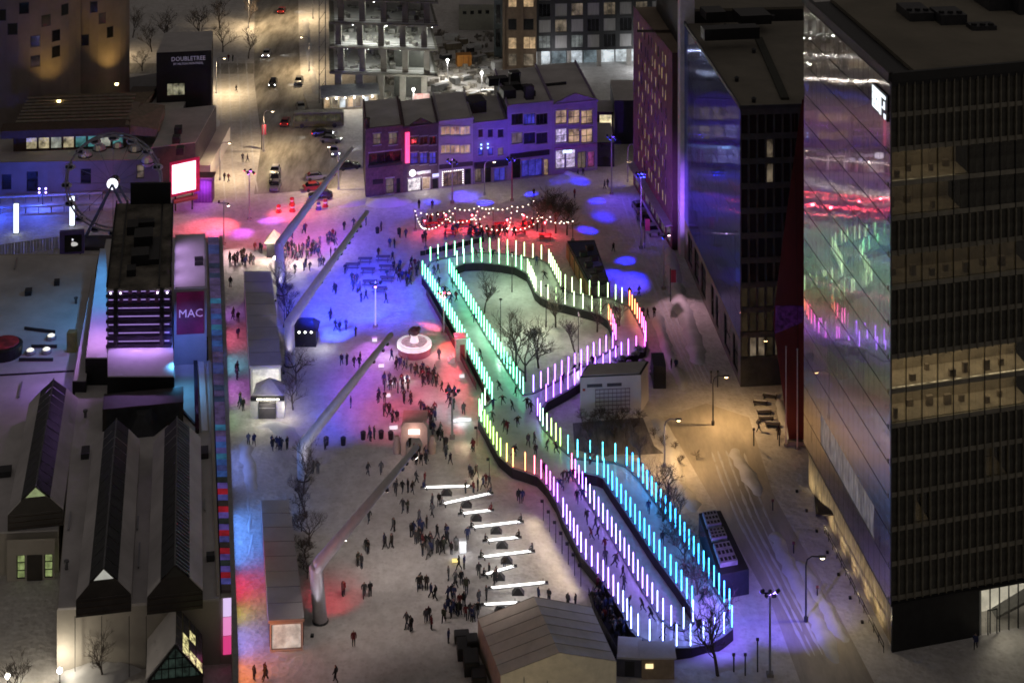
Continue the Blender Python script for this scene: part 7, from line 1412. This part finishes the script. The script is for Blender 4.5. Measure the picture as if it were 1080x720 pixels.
# ------------------------------------------------------------ bare trees
def bare_tree(seed, hgt, spread, levels=5, bushy=1.0):
    r = random.Random(seed); tr, cr = MB(), MB()
    def grow(p, d, L, rad, lv):
        n = 3; pts = [p]; q = p.copy(); dd = d.copy()
        for i in range(n):
            dd = (dd + Vector((r.gauss(0, .12), r.gauss(0, .12), r.gauss(.04, .06)))).normalized(); q = q + dd * (L / n); pts.append(q.copy())
        (tr if lv <= 1 else cr).tube(pts, [rad * (1 - .45 * i / n) for i in range(n + 1)], 5 if lv <= 1 else 3, caps=False)
        if lv >= levels: return
        kids = 3 if lv else 5
        for k in range(int(kids * bushy + r.random())):
            f = r.uniform(.35, 1) if k else 1; o = pts[min(n, max(1, round(f * n)))]
            a = r.uniform(0, 2 * math.pi); sp = spread * r.uniform(.6, 1.3); nd = (dd + Vector((math.cos(a) * sp, math.sin(a) * sp, r.uniform(-.1, .35)))).normalized()
            grow(o, nd, L * r.uniform(.58, .82), max(.014, rad * .55), lv + 1)
    grow(Vector(), Vector((0, 0, 1)), hgt * .32, hgt * .02, 0)
    return tr.mesh('trunk', bark), cr.mesh('crown', twig)
TV = [bare_tree(3, 8, .8, 5, 1.08), bare_tree(8, 8, .7, 5, 1.1), bare_tree(15, 8, .95, 5, 1.05), bare_tree(21, 8, .65, 5, 1.1)]
SH = [bare_tree(31, 3, 1.3, 4, 1.2), bare_tree(37, 3, 1.1, 4, 1.3)]
def tree(x, y, hgt, label, v=0, name='bare_tree', group='bare trees', src=None, ref=8, z=0):
    b = P(x, y, z); t = thing(name, label, 'tree' if name.endswith('tree') else 'shrub', b, group); hgt *= 1.2; t.scale = (hgt / ref,) * 3; t.rotation_euler = (0, 0, rnd.uniform(0, 6.28))
    for nm, me in zip(('trunk', 'crown'), (src or TV)[v % len(src or TV)]): o = bpy.data.objects.new(nm, me); col.objects.link(o); o.parent = t
    return t
for k, (x, y, h, lab) in enumerate(((511, 330, 6, 'small bare tree in the green lit island top'), (545, 395, 9, 'large bare tree on the left of the upper island'), (554, 402, 8.5, 'bare tree close right of the island big tree'), (568, 388, 7, 'thin bare tree in the middle of the upper island'), (586, 345, 6.5, 'slim bare tree under the dark lane edge'),
        (607, 375, 6, 'bare tree at the right of the upper island'), (630, 350, 6, 'bare tree near the pink island corner'), (655, 352, 5, 'bare tree inside the pink rink corner'), (757, 712, 8.5, 'bare tree at bottom before the rounded rink end'), (736, 640, 5.5, 'bare tree among cyan tubes near the lower end'),
        (722, 600, 6, 'bare tree standing in the middle of the cyan lane side'), (697, 560, 5.5, 'bare tree beside the upper cyan lane'), (622, 500, 5, 'leaning bare tree at the lower island top'), (677, 495, 5, 'bare tree right of the cyan lane start'), (695, 522, 5, 'bare tree between cyan tubes and bare bed'), (714, 560, 5, 'bare tree left of the long navy container'),
        (300, 322, 7, 'bare tree beside the upper pavilion, nearest the far lamp post'), (299, 345, 6, 'bare tree behind the second leaning lamp post'), (312, 405, 6, 'bare tree left of the dark bar tent shade'), (309, 432, 5.5, 'bare tree by the kiosk snow mound'), (320, 520, 6, 'bare tree behind the third lamp post'), (323, 545, 5.5, 'bare tree along the lower pavilion, upper'), (326, 575, 5, 'bare tree along the lower pavilion, middle'),
        (160, 55, 7, 'bare tree left of the black sign building'), (175, 45, 8, 'bare tree behind the black sign building'), (212, 42, 9, 'tall bare tree at the left pavement top'), (235, 55, 8, 'bare tree on left pavement near the two walkers'), (232, 30, 8, 'bare tree far up the left pavement'), (262, 62, 7, 'bare tree at the kerb above the side street'), (262, 25, 7, 'bare tree farthest up the kerb'), (150, 75, 6, 'bare tree beside the hotel towers'), (140, 40, 7, 'bare tree right behind the rounded hotel'),
        (108, 716, 5, 'bare tree before the museum front wall'), (20, 735, 5, 'bare tree in the bottom left corner'), (705, 520, 4, 'small bare tree on the dark soil bed edge'))):
    tree(x, y, h, lab, k)
for grp, spots, hh in (('wiry shrub before the white pavilion', [(614, 446), (625, 452), (633, 447), (640, 448), (648, 462), (655, 450), (660, 462), (668, 455), (674, 446), (645, 455), (620, 460)], 2.8), ('wiry bare shrub on the brown bed by the service road', [(690, 462), (700, 470), (712, 475), (735, 485), (718, 490)], 1.8),
        ('bare shrub between pavilions and plaza', [(318, 560), (322, 590), (320, 600), (300, 300), (303, 312), (316, 540), (324, 610)], 2.8), ('wiry shrub in the cyan lit lower island', [(728, 618), (742, 625), (718, 585), (708, 575), (745, 640), (700, 555)], 3.2)):
    for k, (x, y) in enumerate(sorted(spots)): tree(x, y, hh * rnd.uniform(.75, 1.15), '%s, %s from the left' % (grp, ordn(k + 1)), k, 'bare_shrub', grp, SH, 3)
# clipped hedge-like tree by the market
CT = [bare_tree(41, 6, 1.0, 5, 1.25)]
for k, (x, y, h) in enumerate(((586, 246, 7.5), (572, 244, 6.5), (598, 248, 6.5))): tree(x, y, h, ['dense brown tree right of the string light market', 'dense brown tree at the market middle right', 'dense brown tree at far right of the market'][k], 0, 'dense_tree', 'dense trees by the market', CT, 6)

# ------------------------------------------------------------ cars
def make_car(paint, lights):
    bd, gl, wh, hl, tl = MB(), MB(), MB(), MB(), MB()
    def ring(x, w, z0, z1): return [(x, -w, z0), (x, w, z0), (x, w * .98, (z0 + z1) / 2), (x, w * .9, z1), (x, -w * .9, z1), (x, -w * .98, (z0 + z1) / 2)]
    secs = [(-2.2, .72, .38, .72), (-2.05, .86, .28, .86), (-1.2, .9, .25, .92), (.2, .9, .25, .96), (1.2, .9, .25, .98), (2.0, .86, .28, .95), (2.2, .76, .4, .8)]
    k = len(bd.v)
    for s in secs: bd.v += [Vector(p) for p in ring(*s)]
    for i in range(len(secs) - 1):
        for j in range(6): bd.f.append((k + i * 6 + j, k + (i + 1) * 6 + j, k + (i + 1) * 6 + (j + 1) % 6, k + i * 6 + (j + 1) % 6)); bd.m.append(0)
    bd.f.append(tuple(range(k + 5, k - 1, -1))); bd.m.append(0); e = k + 6 * (len(secs) - 1); bd.f.append(tuple(range(e, e + 6))); bd.m.append(0)
    gl.hexa([(-.95, -.8, .93), (1.75, -.8, .95), (1.75, .8, .95), (-.95, .8, .93)], [(-.25, -.62, 1.4), (1.25, -.62, 1.4), (1.25, .62, 1.4), (-.25, .62, 1.4)])
    rf = MB().hexa([(-.28, -.64, 1.4), (1.28, -.64, 1.4), (1.28, .64, 1.4), (-.28, .64, 1.4)], [(-.1, -.5, 1.47), (1.1, -.5, 1.47), (1.1, .5, 1.47), (-.1, .5, 1.47)])
    wh.tube([(0, -.11, 0), (0, .11, 0)], .33, 12); hl.ball((0, 0, 0), .15, 6, sq=(.5, 1.2, .8)); tl.box((0, 0, 0), (.08, .34, .16))
    return dict(body=bd.mesh('body', paint), cabin=gl.mesh('windows', M('car_glass', (.012, .012, .014), .08)), roof=rf.mesh('roof', paint), wheel=wh.mesh('wheel', black), hl=hl.mesh('headlight', E('headlight_on', (.92, .97, 1), 45) if lights else M('headlight_off', (.4, .4, .42), .2)), tl=tl.mesh('tail_light', E('tail_on', (1, .03, .02), 7) if lights else M('tail_off', (.2, .01, .01), .3)))
PAINT = [M('car_white', (.55, .55, .55), .3, coat=.5), M('car_black', (.015, .015, .017), .25, coat=.5), M('car_grey', (.14, .14, .15), .3, coat=.5), M('car_red', (.25, .02, .02), .3, coat=.5), M('car_silver', (.32, .32, .33), .3, coat=.5)]
CARS = {}
def car(x, y, rz, pi, lights, label, white_spill=True):
    if (pi, lights) not in CARS: CARS[(pi, lights)] = make_car(PAINT[pi], lights)
    c = CARS[(pi, lights)]; b = P(x, y); t = thing('car', label, 'car', b, 'cars on the street'); t.rotation_euler = (0, 0, rz)
    def add(nm, me, loc=(0, 0, 0)): o = bpy.data.objects.new(nm, me); col.objects.link(o); o.parent = t; o.location = loc; return o
    add('body', c['body']); add('windows', c['cabin']); add('roof', c['roof'])
    for wx in (-1.4, 1.4):
        for wy in (-.8, .8): add('wheel', c['wheel'], (wx, wy, .33))
    for s in (-.6, .6): add('headlight', c['hl'], (-2.14, s, .66)); add('tail_light', c['tl'], (2.14, s, .74))
    if lights:
        f = Vector((-math.cos(rz), -math.sin(rz), 0)); spot(t, b + Vector((0, 0, .7)) + f * 2.4, b + f * 11, (.9, .95, 1), 260, 70, .8, .1, 'beam'); t.children[-1].matrix_basis = t.matrix_basis.inverted() @ Matrix.Translation(b + Vector((0, 0, .75)) + f * 2.4) @ (f * 9 - Vector((0, 0, .75))).to_track_quat('-Z', 'Y').to_matrix().to_4x4() if False else t.children[-1].matrix_basis
    return t
TO, AW = R(90), R(-90)     # front towards the camera / away from it
car(297, 13, AW, 3, True, 'car with glowing red tail lights farthest up the street'); car(281, 59, TO + .03, 0, True, 'white car with bright headlights coming down the street'); car(288, 90, TO + .03, 1, True, 'dark car with bright headlights nearest on the street')
car(315, 88, TO, 2, False, 'grey car parked at the right kerb by the construction frame'); car(301, 131, AW, 3, True, 'red car with tail lights driving away past the bus'); car(317, 114, AW + .2, 4, False, 'silver car parked before the canteen shed')
car(290, 183, TO, 0, False, 'white car, farthest of the parked file at the crossing'); car(290, 191, TO, 1, False, 'black car in the middle of the parked file at the crossing'); car(290.5, 199, TO, 2, False, 'grey car, nearest of the parked file at the crossing')
car(332, 200, R(200), 3, False, 'dark red car waiting at the plaza end of the street'); car(334, 189, R(195), 2, False, 'grey car just behind the dark red one'); car(340, 143, R(190), 1, True, 'black car with a headlight on beside the bus'); car(352, 162, TO + .3, 4, True, 'silver car with glaring headlights near the street corner'); car(368, 178, R(200), 1, False, 'black car at the corner under the leaning arm'); car(349, 150, R(170), 2, False, 'grey car parked between bus and corner'); car(338, 209, R(10), 1, False, 'black car at the plaza edge behind barrels')
car(680, 235, TO + .25, 1, False, 'black car parked along the plum building'); car(688, 246, TO + .25, 4, False, 'silver car parked along the plum building, nearer'); car(674, 222, TO + .2, 2, False, 'grey car parked along the plum building, farthest')
labs = ['leftmost', 'second from left', 'third from left', 'fourth from left', 'fifth from left', 'rightmost']
for k, (x, y, c_) in enumerate(((294, 224, 0), (308, 216, 0), (308.5, 223, 0), (343, 218, 0), (336, 221, 1), (325, 220, 1))):
    b = P(x, y); t = thing('street_barrel', '%s %s street barrel where road meets plaza' % (['red', 'blue'][c_], labs[k]), 'barrel', b, 'street barrels'); m = M('barrel_red', (.5, .04, .04), .6) if c_ == 0 else M('barrel_blue', (.06, .07, .3), .6)
    MB().lathe(b, [(.55, 0), (.55, .2), (.42, .25), (.36, 1.3), (.2, 1.35)], 10).build('drum', m, t); MB().lathe(b + Vector((0, 0, .7)), [(.41, 0), (.4, .25)], 10).build('band', white, t)

# ------------------------------------------------------------ people
def figure(pose):
    J = dict(pel=(0, 0, .92), chest=(0, 0, 1.25), sh=(0, 0, 1.42), neck=(0, 0, 1.5), head=(0, -.02, 1.6), top=(0, 0, 1.72), nose=(0, -.1, 1.6),
             hl=(-.1, 0, .86), kl=(-.11, 0, .48), al=(-.11, .02, .08), tl=(-.11, -.13, .04), hr=(.1, 0, .86), kr=(.11, 0, .48), ar=(.11, .02, .08), tr=(.11, -.13, .04),
             sl=(-.2, 0, 1.4), el=(-.27, .02, 1.13), wl=(-.26, -.05, .9), fl=(-.25, -.08, .8), sr=(.2, 0, 1.4), er=(.27, .02, 1.13), wr=(.26, -.05, .9), fr=(.25, -.08, .8))
    J.update(pose)
    Ed = [('pel', 'chest'), ('chest', 'sh'), ('sh', 'neck'), ('neck', 'head'), ('head', 'top'), ('head', 'nose'), ('pel', 'hl'), ('hl', 'kl'), ('kl', 'al'), ('al', 'tl'), ('pel', 'hr'), ('hr', 'kr'), ('kr', 'ar'), ('ar', 'tr'),
          ('sh', 'sl'), ('sl', 'el'), ('el', 'wl'), ('wl', 'fl'), ('sh', 'sr'), ('sr', 'er'), ('er', 'wr'), ('wr', 'fr')]
    rad = dict(pel=(.19, .14), chest=(.2, .15), sh=(.15, .11), neck=(.065, .065), head=(.1, .11), top=(.075, .085), nose=(.03, .03), hl=(.11, .11), hr=(.11, .11), kl=(.075, .075), kr=(.075, .075), al=(.055, .055), ar=(.055, .055), tl=(.05, .04), tr=(.05, .04),
               sl=(.085, .085), sr=(.085, .085), el=(.065, .065), er=(.065, .065), wl=(.05, .05), wr=(.05, .05), fl=(.045, .03), fr=(.045, .03))
    names = list(J); idx = {n: i for i, n in enumerate(names)}
    me = bpy.data.meshes.new('fig'); me.from_pydata([J[n] for n in names], [(idx[a], idx[b]) for a, b in Ed], []); o = bpy.data.objects.new('fig', me); col.objects.link(o)
    md = o.modifiers.new('s', 'SKIN'); md.use_smooth_shade = True
    for n, sv in zip(names, me.skin_vertices[0].data): sv.radius = rad[n]; sv.use_root = (n == 'pel')
    ss = o.modifiers.new('ss', 'SUBSURF'); ss.levels = 1; ss.render_levels = 1
    out = bpy.data.meshes.new_from_object(o.evaluated_get(bpy.context.evaluated_depsgraph_get())); bpy.data.objects.remove(o)
    hz = J['head'][2]; hands = [Vector(J['fl']), Vector(J['fr'])]; feet = [Vector(J['tl']), Vector(J['tr']), Vector(J['al']), Vector(J['ar'])]; pz = J['pel'][2] - .1
    idxs = []
    for p in out.polygons:
        c = p.center
        if min((c - h).length for h in hands) < .085: m = 3
        elif min((c - f).length for f in feet) < .11: m = 2
        elif c.z > hz + .045 or (c.z > hz - .1 and c.y > .03 + J['head'][1]): m = 4
        elif c.z > hz - .1: m = 3
        elif c.z < pz - .1: m = 1
        else: m = 0
        idxs.append(m)
    return out, idxs
POSES = {
 'standing': {}, 'waiting': dict(el=(-.25, .05, 1.14), wl=(-.16, -.14, 1.05), fl=(-.1, -.18, 1.05), er=(.25, .05, 1.14), wr=(.16, -.14, 1.05), fr=(.1, -.18, 1.05)),
 'walking': dict(kl=(-.11, -.16, .5), al=(-.11, -.2, .1), tl=(-.11, -.34, .06), kr=(.11, .04, .48), ar=(.11, .28, .12), tr=(.11, .16, .05), el=(-.27, .12, 1.15), wl=(-.26, .1, .92), fl=(-.25, .1, .83), er=(.27, -.1, 1.14), wr=(.26, -.22, .95), fr=(.25, -.26, .87)),
 'striding': dict(kl=(-.11, .1, .47), al=(-.11, .34, .14), tl=(-.11, .24, .05), kr=(.11, -.2, .5), ar=(.11, -.28, .1), tr=(.11, -.43, .06), head=(0, -.06, 1.59), el=(-.28, -.12, 1.15), wl=(-.26, -.25, 1.0), fl=(-.25, -.3, .95), er=(.28, .14, 1.15), wr=(.27, .14, .93), fr=(.26, .13, .84)),
 'skating': dict(pel=(0, .1, .84), chest=(0, -.03, 1.13), sh=(0, -.12, 1.28), neck=(0, -.16, 1.35), head=(0, -.2, 1.44), top=(0, -.2, 1.57), nose=(0, -.3, 1.43), hl=(-.1, .1, .78), hr=(.1, .1, .78), kl=(-.13, -.12, .46), al=(-.12, -.02, .1), tl=(-.12, -.17, .05), kr=(.2, .16, .46), ar=(.34, .42, .16), tr=(.4, .32, .06), sl=(-.2, -.1, 1.26), el=(-.42, -.02, 1.1), wl=(-.56, -.14, .98), fl=(-.62, -.18, .95), sr=(.2, -.1, 1.26), er=(.4, .06, 1.1), wr=(.52, .12, .93), fr=(.56, .14, .88)),
 'gliding': dict(el=(-.42, 0, 1.22), wl=(-.62, -.06, 1.12), fl=(-.7, -.08, 1.1), er=(.42, 0, 1.22), wr=(.62, -.05, 1.12), fr=(.7, -.08, 1.1), kl=(-.14, -.08, .48), kr=(.14, .05, .48), ar=(.18, .14, .09), tr=(.19, 0, .04)),
 'seated': dict(pel=(0, .05, .52), chest=(0, .02, .85), sh=(0, 0, 1.02), neck=(0, -.01, 1.1), head=(0, -.03, 1.2), top=(0, -.02, 1.32), nose=(0, -.12, 1.2), hl=(-.1, 0, .48), hr=(.1, 0, .48), kl=(-.13, -.4, .5), al=(-.13, -.42, .1), tl=(-.13, -.56, .05), kr=(.13, -.4, .5), ar=(.13, -.42, .1), tr=(.13, -.56, .05), sl=(-.2, 0, 1.0), el=(-.26, -.08, .76), wl=(-.16, -.3, .68), fl=(-.1, -.36, .66), sr=(.2, 0, 1.0), er=(.26, -.08, .76), wr=(.16, -.3, .68), fr=(.1, -.36, .66)),
}
FIG = {k: figure(v) for k, v in POSES.items()}
COATS = [('black', (.016, .016, .018)), ('charcoal', (.06, .06, .066)), ('navy', (.028, .036, .11)), ('dark brown', (.025, .017, .013)), ('dark red', (.13, .015, .018)), ('olive', (.04, .043, .026)), ('grey', (.14, .14, .145))]
skin = M('skin', (.42, .26, .2), .6); boots = M('boots', (.02, .016, .014), .7)
PANTS = [M('trousers_dark', (.014, .014, .018), .85), M('jeans', (.03, .04, .07), .85)]; HATS = [M('hat_black', (.015, .015, .016), .9), M('hat_wine', (.10, .015, .03), .9), M('hat_grey', (.16, .16, .17), .9)]
PM = {}
def person_mesh(pose, ci, v):
    k = (pose, ci, v)
    if k not in PM:
        me = FIG[pose][0].copy(); me.name = 'body'; me.materials.clear()
        for m in (M('coat_' + COATS[ci][0].replace(' ', '_'), COATS[ci][1], .85, var=.2, sc=6), PANTS[v % 2], boots, skin, HATS[v % 3]): me.materials.append(m)
        me.polygons.foreach_set('material_index', FIG[pose][1]); PM[k] = me
    return PM[k]
PPL = []
def person(x, y, place, poses=('standing', 'waiting', 'walking', 'striding'), z=0.0, rz=None, pt=None, sc=None):
    pose = rnd.choice(poses); ci = rnd.choices(range(7), (8, 6, 4, 3, 2, 2, 2))[0]; b = pt if pt is not None else P(x, y, z)
    PPL.append((b, person_mesh(pose, ci, rnd.randrange(6)), rnd.uniform(0, 6.28) if rz is None else rz, sc or rnd.uniform(.94, 1.08), 'person in %s coat, %s %s' % (COATS[ci][0], pose, place), 'people ' + place))
def crowd(place, pts, **k):
    taken = []
    for e in pts:
        x, y = e[0], e[1]; n = e[2] if len(e) > 2 else 1; rx = e[3] if len(e) > 3 else 1.6 + n * .9; ry = e[4] if len(e) > 4 else 1 + n * .35
        for i in range(n):
            for _ in range(20):
                px, py = (x, y) if n == 1 else (x + rnd.uniform(-rx, rx), y + rnd.uniform(-ry, ry)); q = P(px, py, k.get('z', 0))
                if all((q - w).length > .62 for w in taken): break
            taken.append(q); person(px, py, place, **k)
crowd('on the left pavement above the side street', [(241, 65, 1), (245.5, 65, 1), (249, 97, 1)])
crowd('on the pavement beside the black sign building', [(256, 171, 1), (261, 171, 1), (236.6, 191, 1), (241, 192, 1)])
crowd('by the museum gallery end of the plaza', [(250, 276, 14, 11, 5), (262, 278, 5), (243, 303, 1), (272, 266, 3)])
crowd('in the crowd under the farthest leaning lamp post', [(304, 268, 9, 5, 7), (316, 270, 13, 9, 5), (330, 266, 13, 8, 8), (349, 255, 8, 6, 4), (309, 251, 2)])
crowd('between the street end and the blue light', [(319, 246, 2), (352, 271, 2), (324, 284, 3), (338, 280, 3), (363, 243, 1), (373, 240, 1), (311, 289, 1), (386, 238, 1)])
crowd('in the blue light below the far lamp posts', [(364, 289, 1), (373, 299, 3), (354, 309, 2), (349, 337, 2), (357, 350, 2), (365, 348, 1), (375, 355, 1)])
crowd('on the strip between museum and upper pavilion', [(246, 336, 2), (251, 340, 1), (251, 357, 1), (248, 396, 4, 3, 5), (255, 430, 4, 3, 4)])
crowd('on the snow below the canopy kiosk', [(262, 470, 1), (268, 470, 1), (288, 473, 3), (299, 474, 3), (332, 499, 2)])
crowd('in the open blue patch left of the round bar', [(363, 384, 2), (377, 385, 3), (370, 430, 1)])
crowd('by the picnic tables', [(411, 261, 1), (416, 262, 1), (399, 271, 1), (414, 276, 1), (425, 252, 2), (408, 294, 1), (376, 308, 3), (384, 317, 2), (407, 320, 1), (402, 244, 1)])
crowd('waiting at the upper rink entrance', [(419, 291, 7, 4, 8), (429, 296, 8, 5, 7), (437, 286, 8, 5, 6)])
crowd('in the red string light market', [(450, 236, 4, 5, 3), (463, 234, 3), (504, 247, 8, 8, 3), (516, 249, 6), (557, 240, 5), (530, 246, 4), (480, 246, 3), (449, 255, 2), (570, 245, 2), (540, 250, 2)])
crowd('near the shop row', [(442, 220, 1), (456, 221, 1), (563, 208, 1), (606, 209, 1), (609.5, 186, 1), (615, 186, 1), (638, 199, 2)])
crowd('in the blue light behind the rink', [(647, 266, 1), (664, 314, 1), (674, 312, 1), (678, 335, 1), (683, 336, 1), (690, 335, 1)])
crowd('walking side by side past the white pavilion', [(708, 390, 1), (713, 390, 1)])
crowd('in the crowd around the round bar', [(463, 379, 1), (413, 380, 1), (424, 388, 6, 7, 3), (440, 396, 7, 7, 3), (451, 402, 13, 9, 6), (408, 408, 6, 4, 5), (424, 410, 9, 8, 5), (461, 405, 1), (466, 413, 1)])
crowd('between the round bar and the arched gate', [(402, 423, 3), (407, 438, 4), (417, 445, 4), (430, 425, 4), (475, 428, 5, 5, 4), (489, 438, 1), (457, 442, 8, 7, 6), (475, 418, 3), (444, 436, 2), (450, 440, 1)])
crowd('about the arched gate', [(391, 464, 3), (462, 461, 7, 6, 5), (470, 482, 2), (443, 486, 8, 7, 5), (432, 470, 3), (475, 490, 1), (498, 475, 2)])
crowd('on the open lower plaza', [(388, 501, 1), (402, 500, 1), (343, 474, 1), (389, 551, 1), (387, 582, 2), (409, 577, 4), (380, 598, 2), (362, 629, 2), (387, 629, 2), (373, 681, 1), (421, 520, 3), (427, 540, 2), (432, 520, 2), (416, 560, 2)])
crowd('at the bottom edge beside the lower pavilion', [(268, 717, 1), (282, 716, 2), (354, 719, 1)])
crowd('around the upper see-saws', [(439, 510, 1), (448, 511, 1), (498, 505, 3), (501, 519, 2), (491, 520, 1), (512, 514, 3), (456, 535, 1), (456, 545, 1), (463, 533, 1), (547, 530, 1), (551, 530, 1)])
crowd('in the crowd left of the see-saws', [(442, 551, 1), (450, 557, 1), (435, 565, 2), (443, 562, 2), (461, 568, 1), (448, 577, 5), (450, 587, 3), (442, 572, 3), (470, 566, 2), (456, 581, 1), (465, 582, 3), (471, 577, 2), (476, 585, 1), (481, 581, 1), (493, 571, 1), (433, 566, 1)])
crowd('below the glowing see-saw cube', [(484, 601, 1), (489.5, 600, 1), (473, 612, 1), (484, 617, 2), (447, 622, 5), (456, 632, 2), (477, 632, 3), (490, 625, 2), (480, 620, 1)])
crowd('gathered left of the tent', [(474, 649, 5), (481, 648, 3), (494, 653, 4), (501, 650, 3), (487, 640, 3), (468, 656, 1), (451, 656, 2), (455, 664, 1), (473, 678, 1), (505, 638, 1), (513, 633, 1), (432, 664, 3)])
crowd('beside the lower see-saws', [(505, 609, 1), (516, 609, 1), (524, 614, 3), (532, 600, 1)])
crowd('behind the tent ridge', [(568, 634, 1), (579, 636, 1), (599, 640, 1), (607, 641, 1)])
crowd('in the dark queue between tent and rink', [(629, 640, 6, 4, 6), (640, 652, 7, 6, 8), (652, 668, 7, 6, 7), (634, 628, 4, 4, 5)])
SK = dict(poses=('skating', 'gliding', 'striding', 'skating'), z=ZD - .11)
crowd('on the ice in the green left straight', [(457.8, 291, 1), (462, 288, 1), (461, 277, 1), (477, 303, 1), (463, 302, 1), (469, 311, 1), (475.5, 320, 1), (481, 318, 1), (500.5, 340, 1), (506.7, 378, 1)], **SK)
crowd('on the ice at the junction of the lanes', [(526, 412, 1), (544, 418, 1), (530, 427, 1), (540, 433, 1), (556, 431, 1), (560, 436, 1), (520, 432, 1), (519, 445, 1), (532, 454, 1), (535, 456, 1), (546, 450, 1), (557, 471, 1), (563.6, 469, 1), (565, 481, 1), (577, 475, 1), (586, 478, 1), (543, 481, 1)], **SK)
crowd('on the ice above the lower lanes', [(594, 507, 1), (602, 507, 2, 3, 2), (590, 516, 1), (594, 517, 1), (608.5, 530, 1), (614, 527, 1), (573, 501, 1), (598, 509, 1)], **SK)
crowd('on the ice of the violet lower lane', [(619, 551, 1), (628, 559, 1), (623, 568, 1), (630.7, 568, 1), (638, 580, 1), (638.5, 594, 1), (649.4, 598, 1), (657, 610, 1), (658, 622, 1), (663.6, 642, 1), (677, 644, 1), (686, 654, 1)], **SK)
crowd('on the ice near the rounded bottom end', [(699.7, 675, 1), (712, 672, 1), (738, 668, 1), (767, 657, 1)], **SK)
crowd('on the ice of the cyan lane', [(698.8, 574, 1), (740.7, 637, 1), (722, 606, 1), (684, 541, 1)], **SK)
crowd('on the ice in the violet cross lane', [(594, 404, 1), (606, 396, 1), (625, 387, 1), (650, 374, 1), (612, 393, 1)], **SK)
crowd('on the ice of the pale upper lane', [(505, 271, 2), (520, 272, 1), (566, 280, 1), (594, 312, 1), (650, 332, 1), (574, 295, 1)], **SK)
crowd('at the tower lobby door', [(1029, 684, 1)])
crowd('on the service road near the flag poles', [(821, 463, 1), (800, 455, 1)])
# riders on the see-saw ends
for k, (x0, y0, x1, y1) in enumerate(SS):
    ym = (y0 + y1) / 2 + .95 * S((y0 + y1) / 2); cy = P(0, ym).y
    for e, (x, y, dy, rz) in enumerate(((x0, y0, -.25, R(90)), (x1, y1, .25, R(-90)))):
        if (k, e) in ((0, 1), (7, 0), (7, 1), (8, 0), (8, 1), (6, 1)): continue
        Y = cy + dy; z = H - (y - YH) * Y / F; q = Vector(((x - CX) / F * Y + (.35 if e == 0 else -.35), Y, z - .38)); person(0, 0, 'on %s end of see-saw %s' % (['left', 'right'][e], od[k].split(',')[0]), poses=('seated',), rz=rz, pt=q, sc=1.0)

# the 300 figures that show largest are things of their own; the small far ones read as one crowd
PPL.sort(key=lambda e: e[0].y)
far = MB(); fm = []
for i, (b, me, rz, s_, lab, grp) in enumerate(PPL):
    if i < 300:
        o = bpy.data.objects.new('person', me); col.objects.link(o); o.location = b; o.rotation_euler = (0, 0, rz); o.scale = (s_,) * 3; tag(o, lab, 'person', grp)
    else:
        mt = Matrix.Translation(b) @ Matrix.Rotation(rz, 4, 'Z') @ Matrix.Scale(s_, 4); k = len(far.v); far.v += [mt @ v.co for v in me.vertices]
        off = []
        for m in me.materials:
            if m not in fm: fm.append(m)
            off.append(fm.index(m))
        for p in me.polygons: far.f.append(tuple(k + j for j in p.vertices)); far.m.append(off[p.material_index])
print('PEOPLE', len(PPL))
if far.v: tag(struct(far.build('distant_crowd', fm, smooth=True), 'stuff'), 'small far-off people scattered over the upper plaza and street', 'crowd')
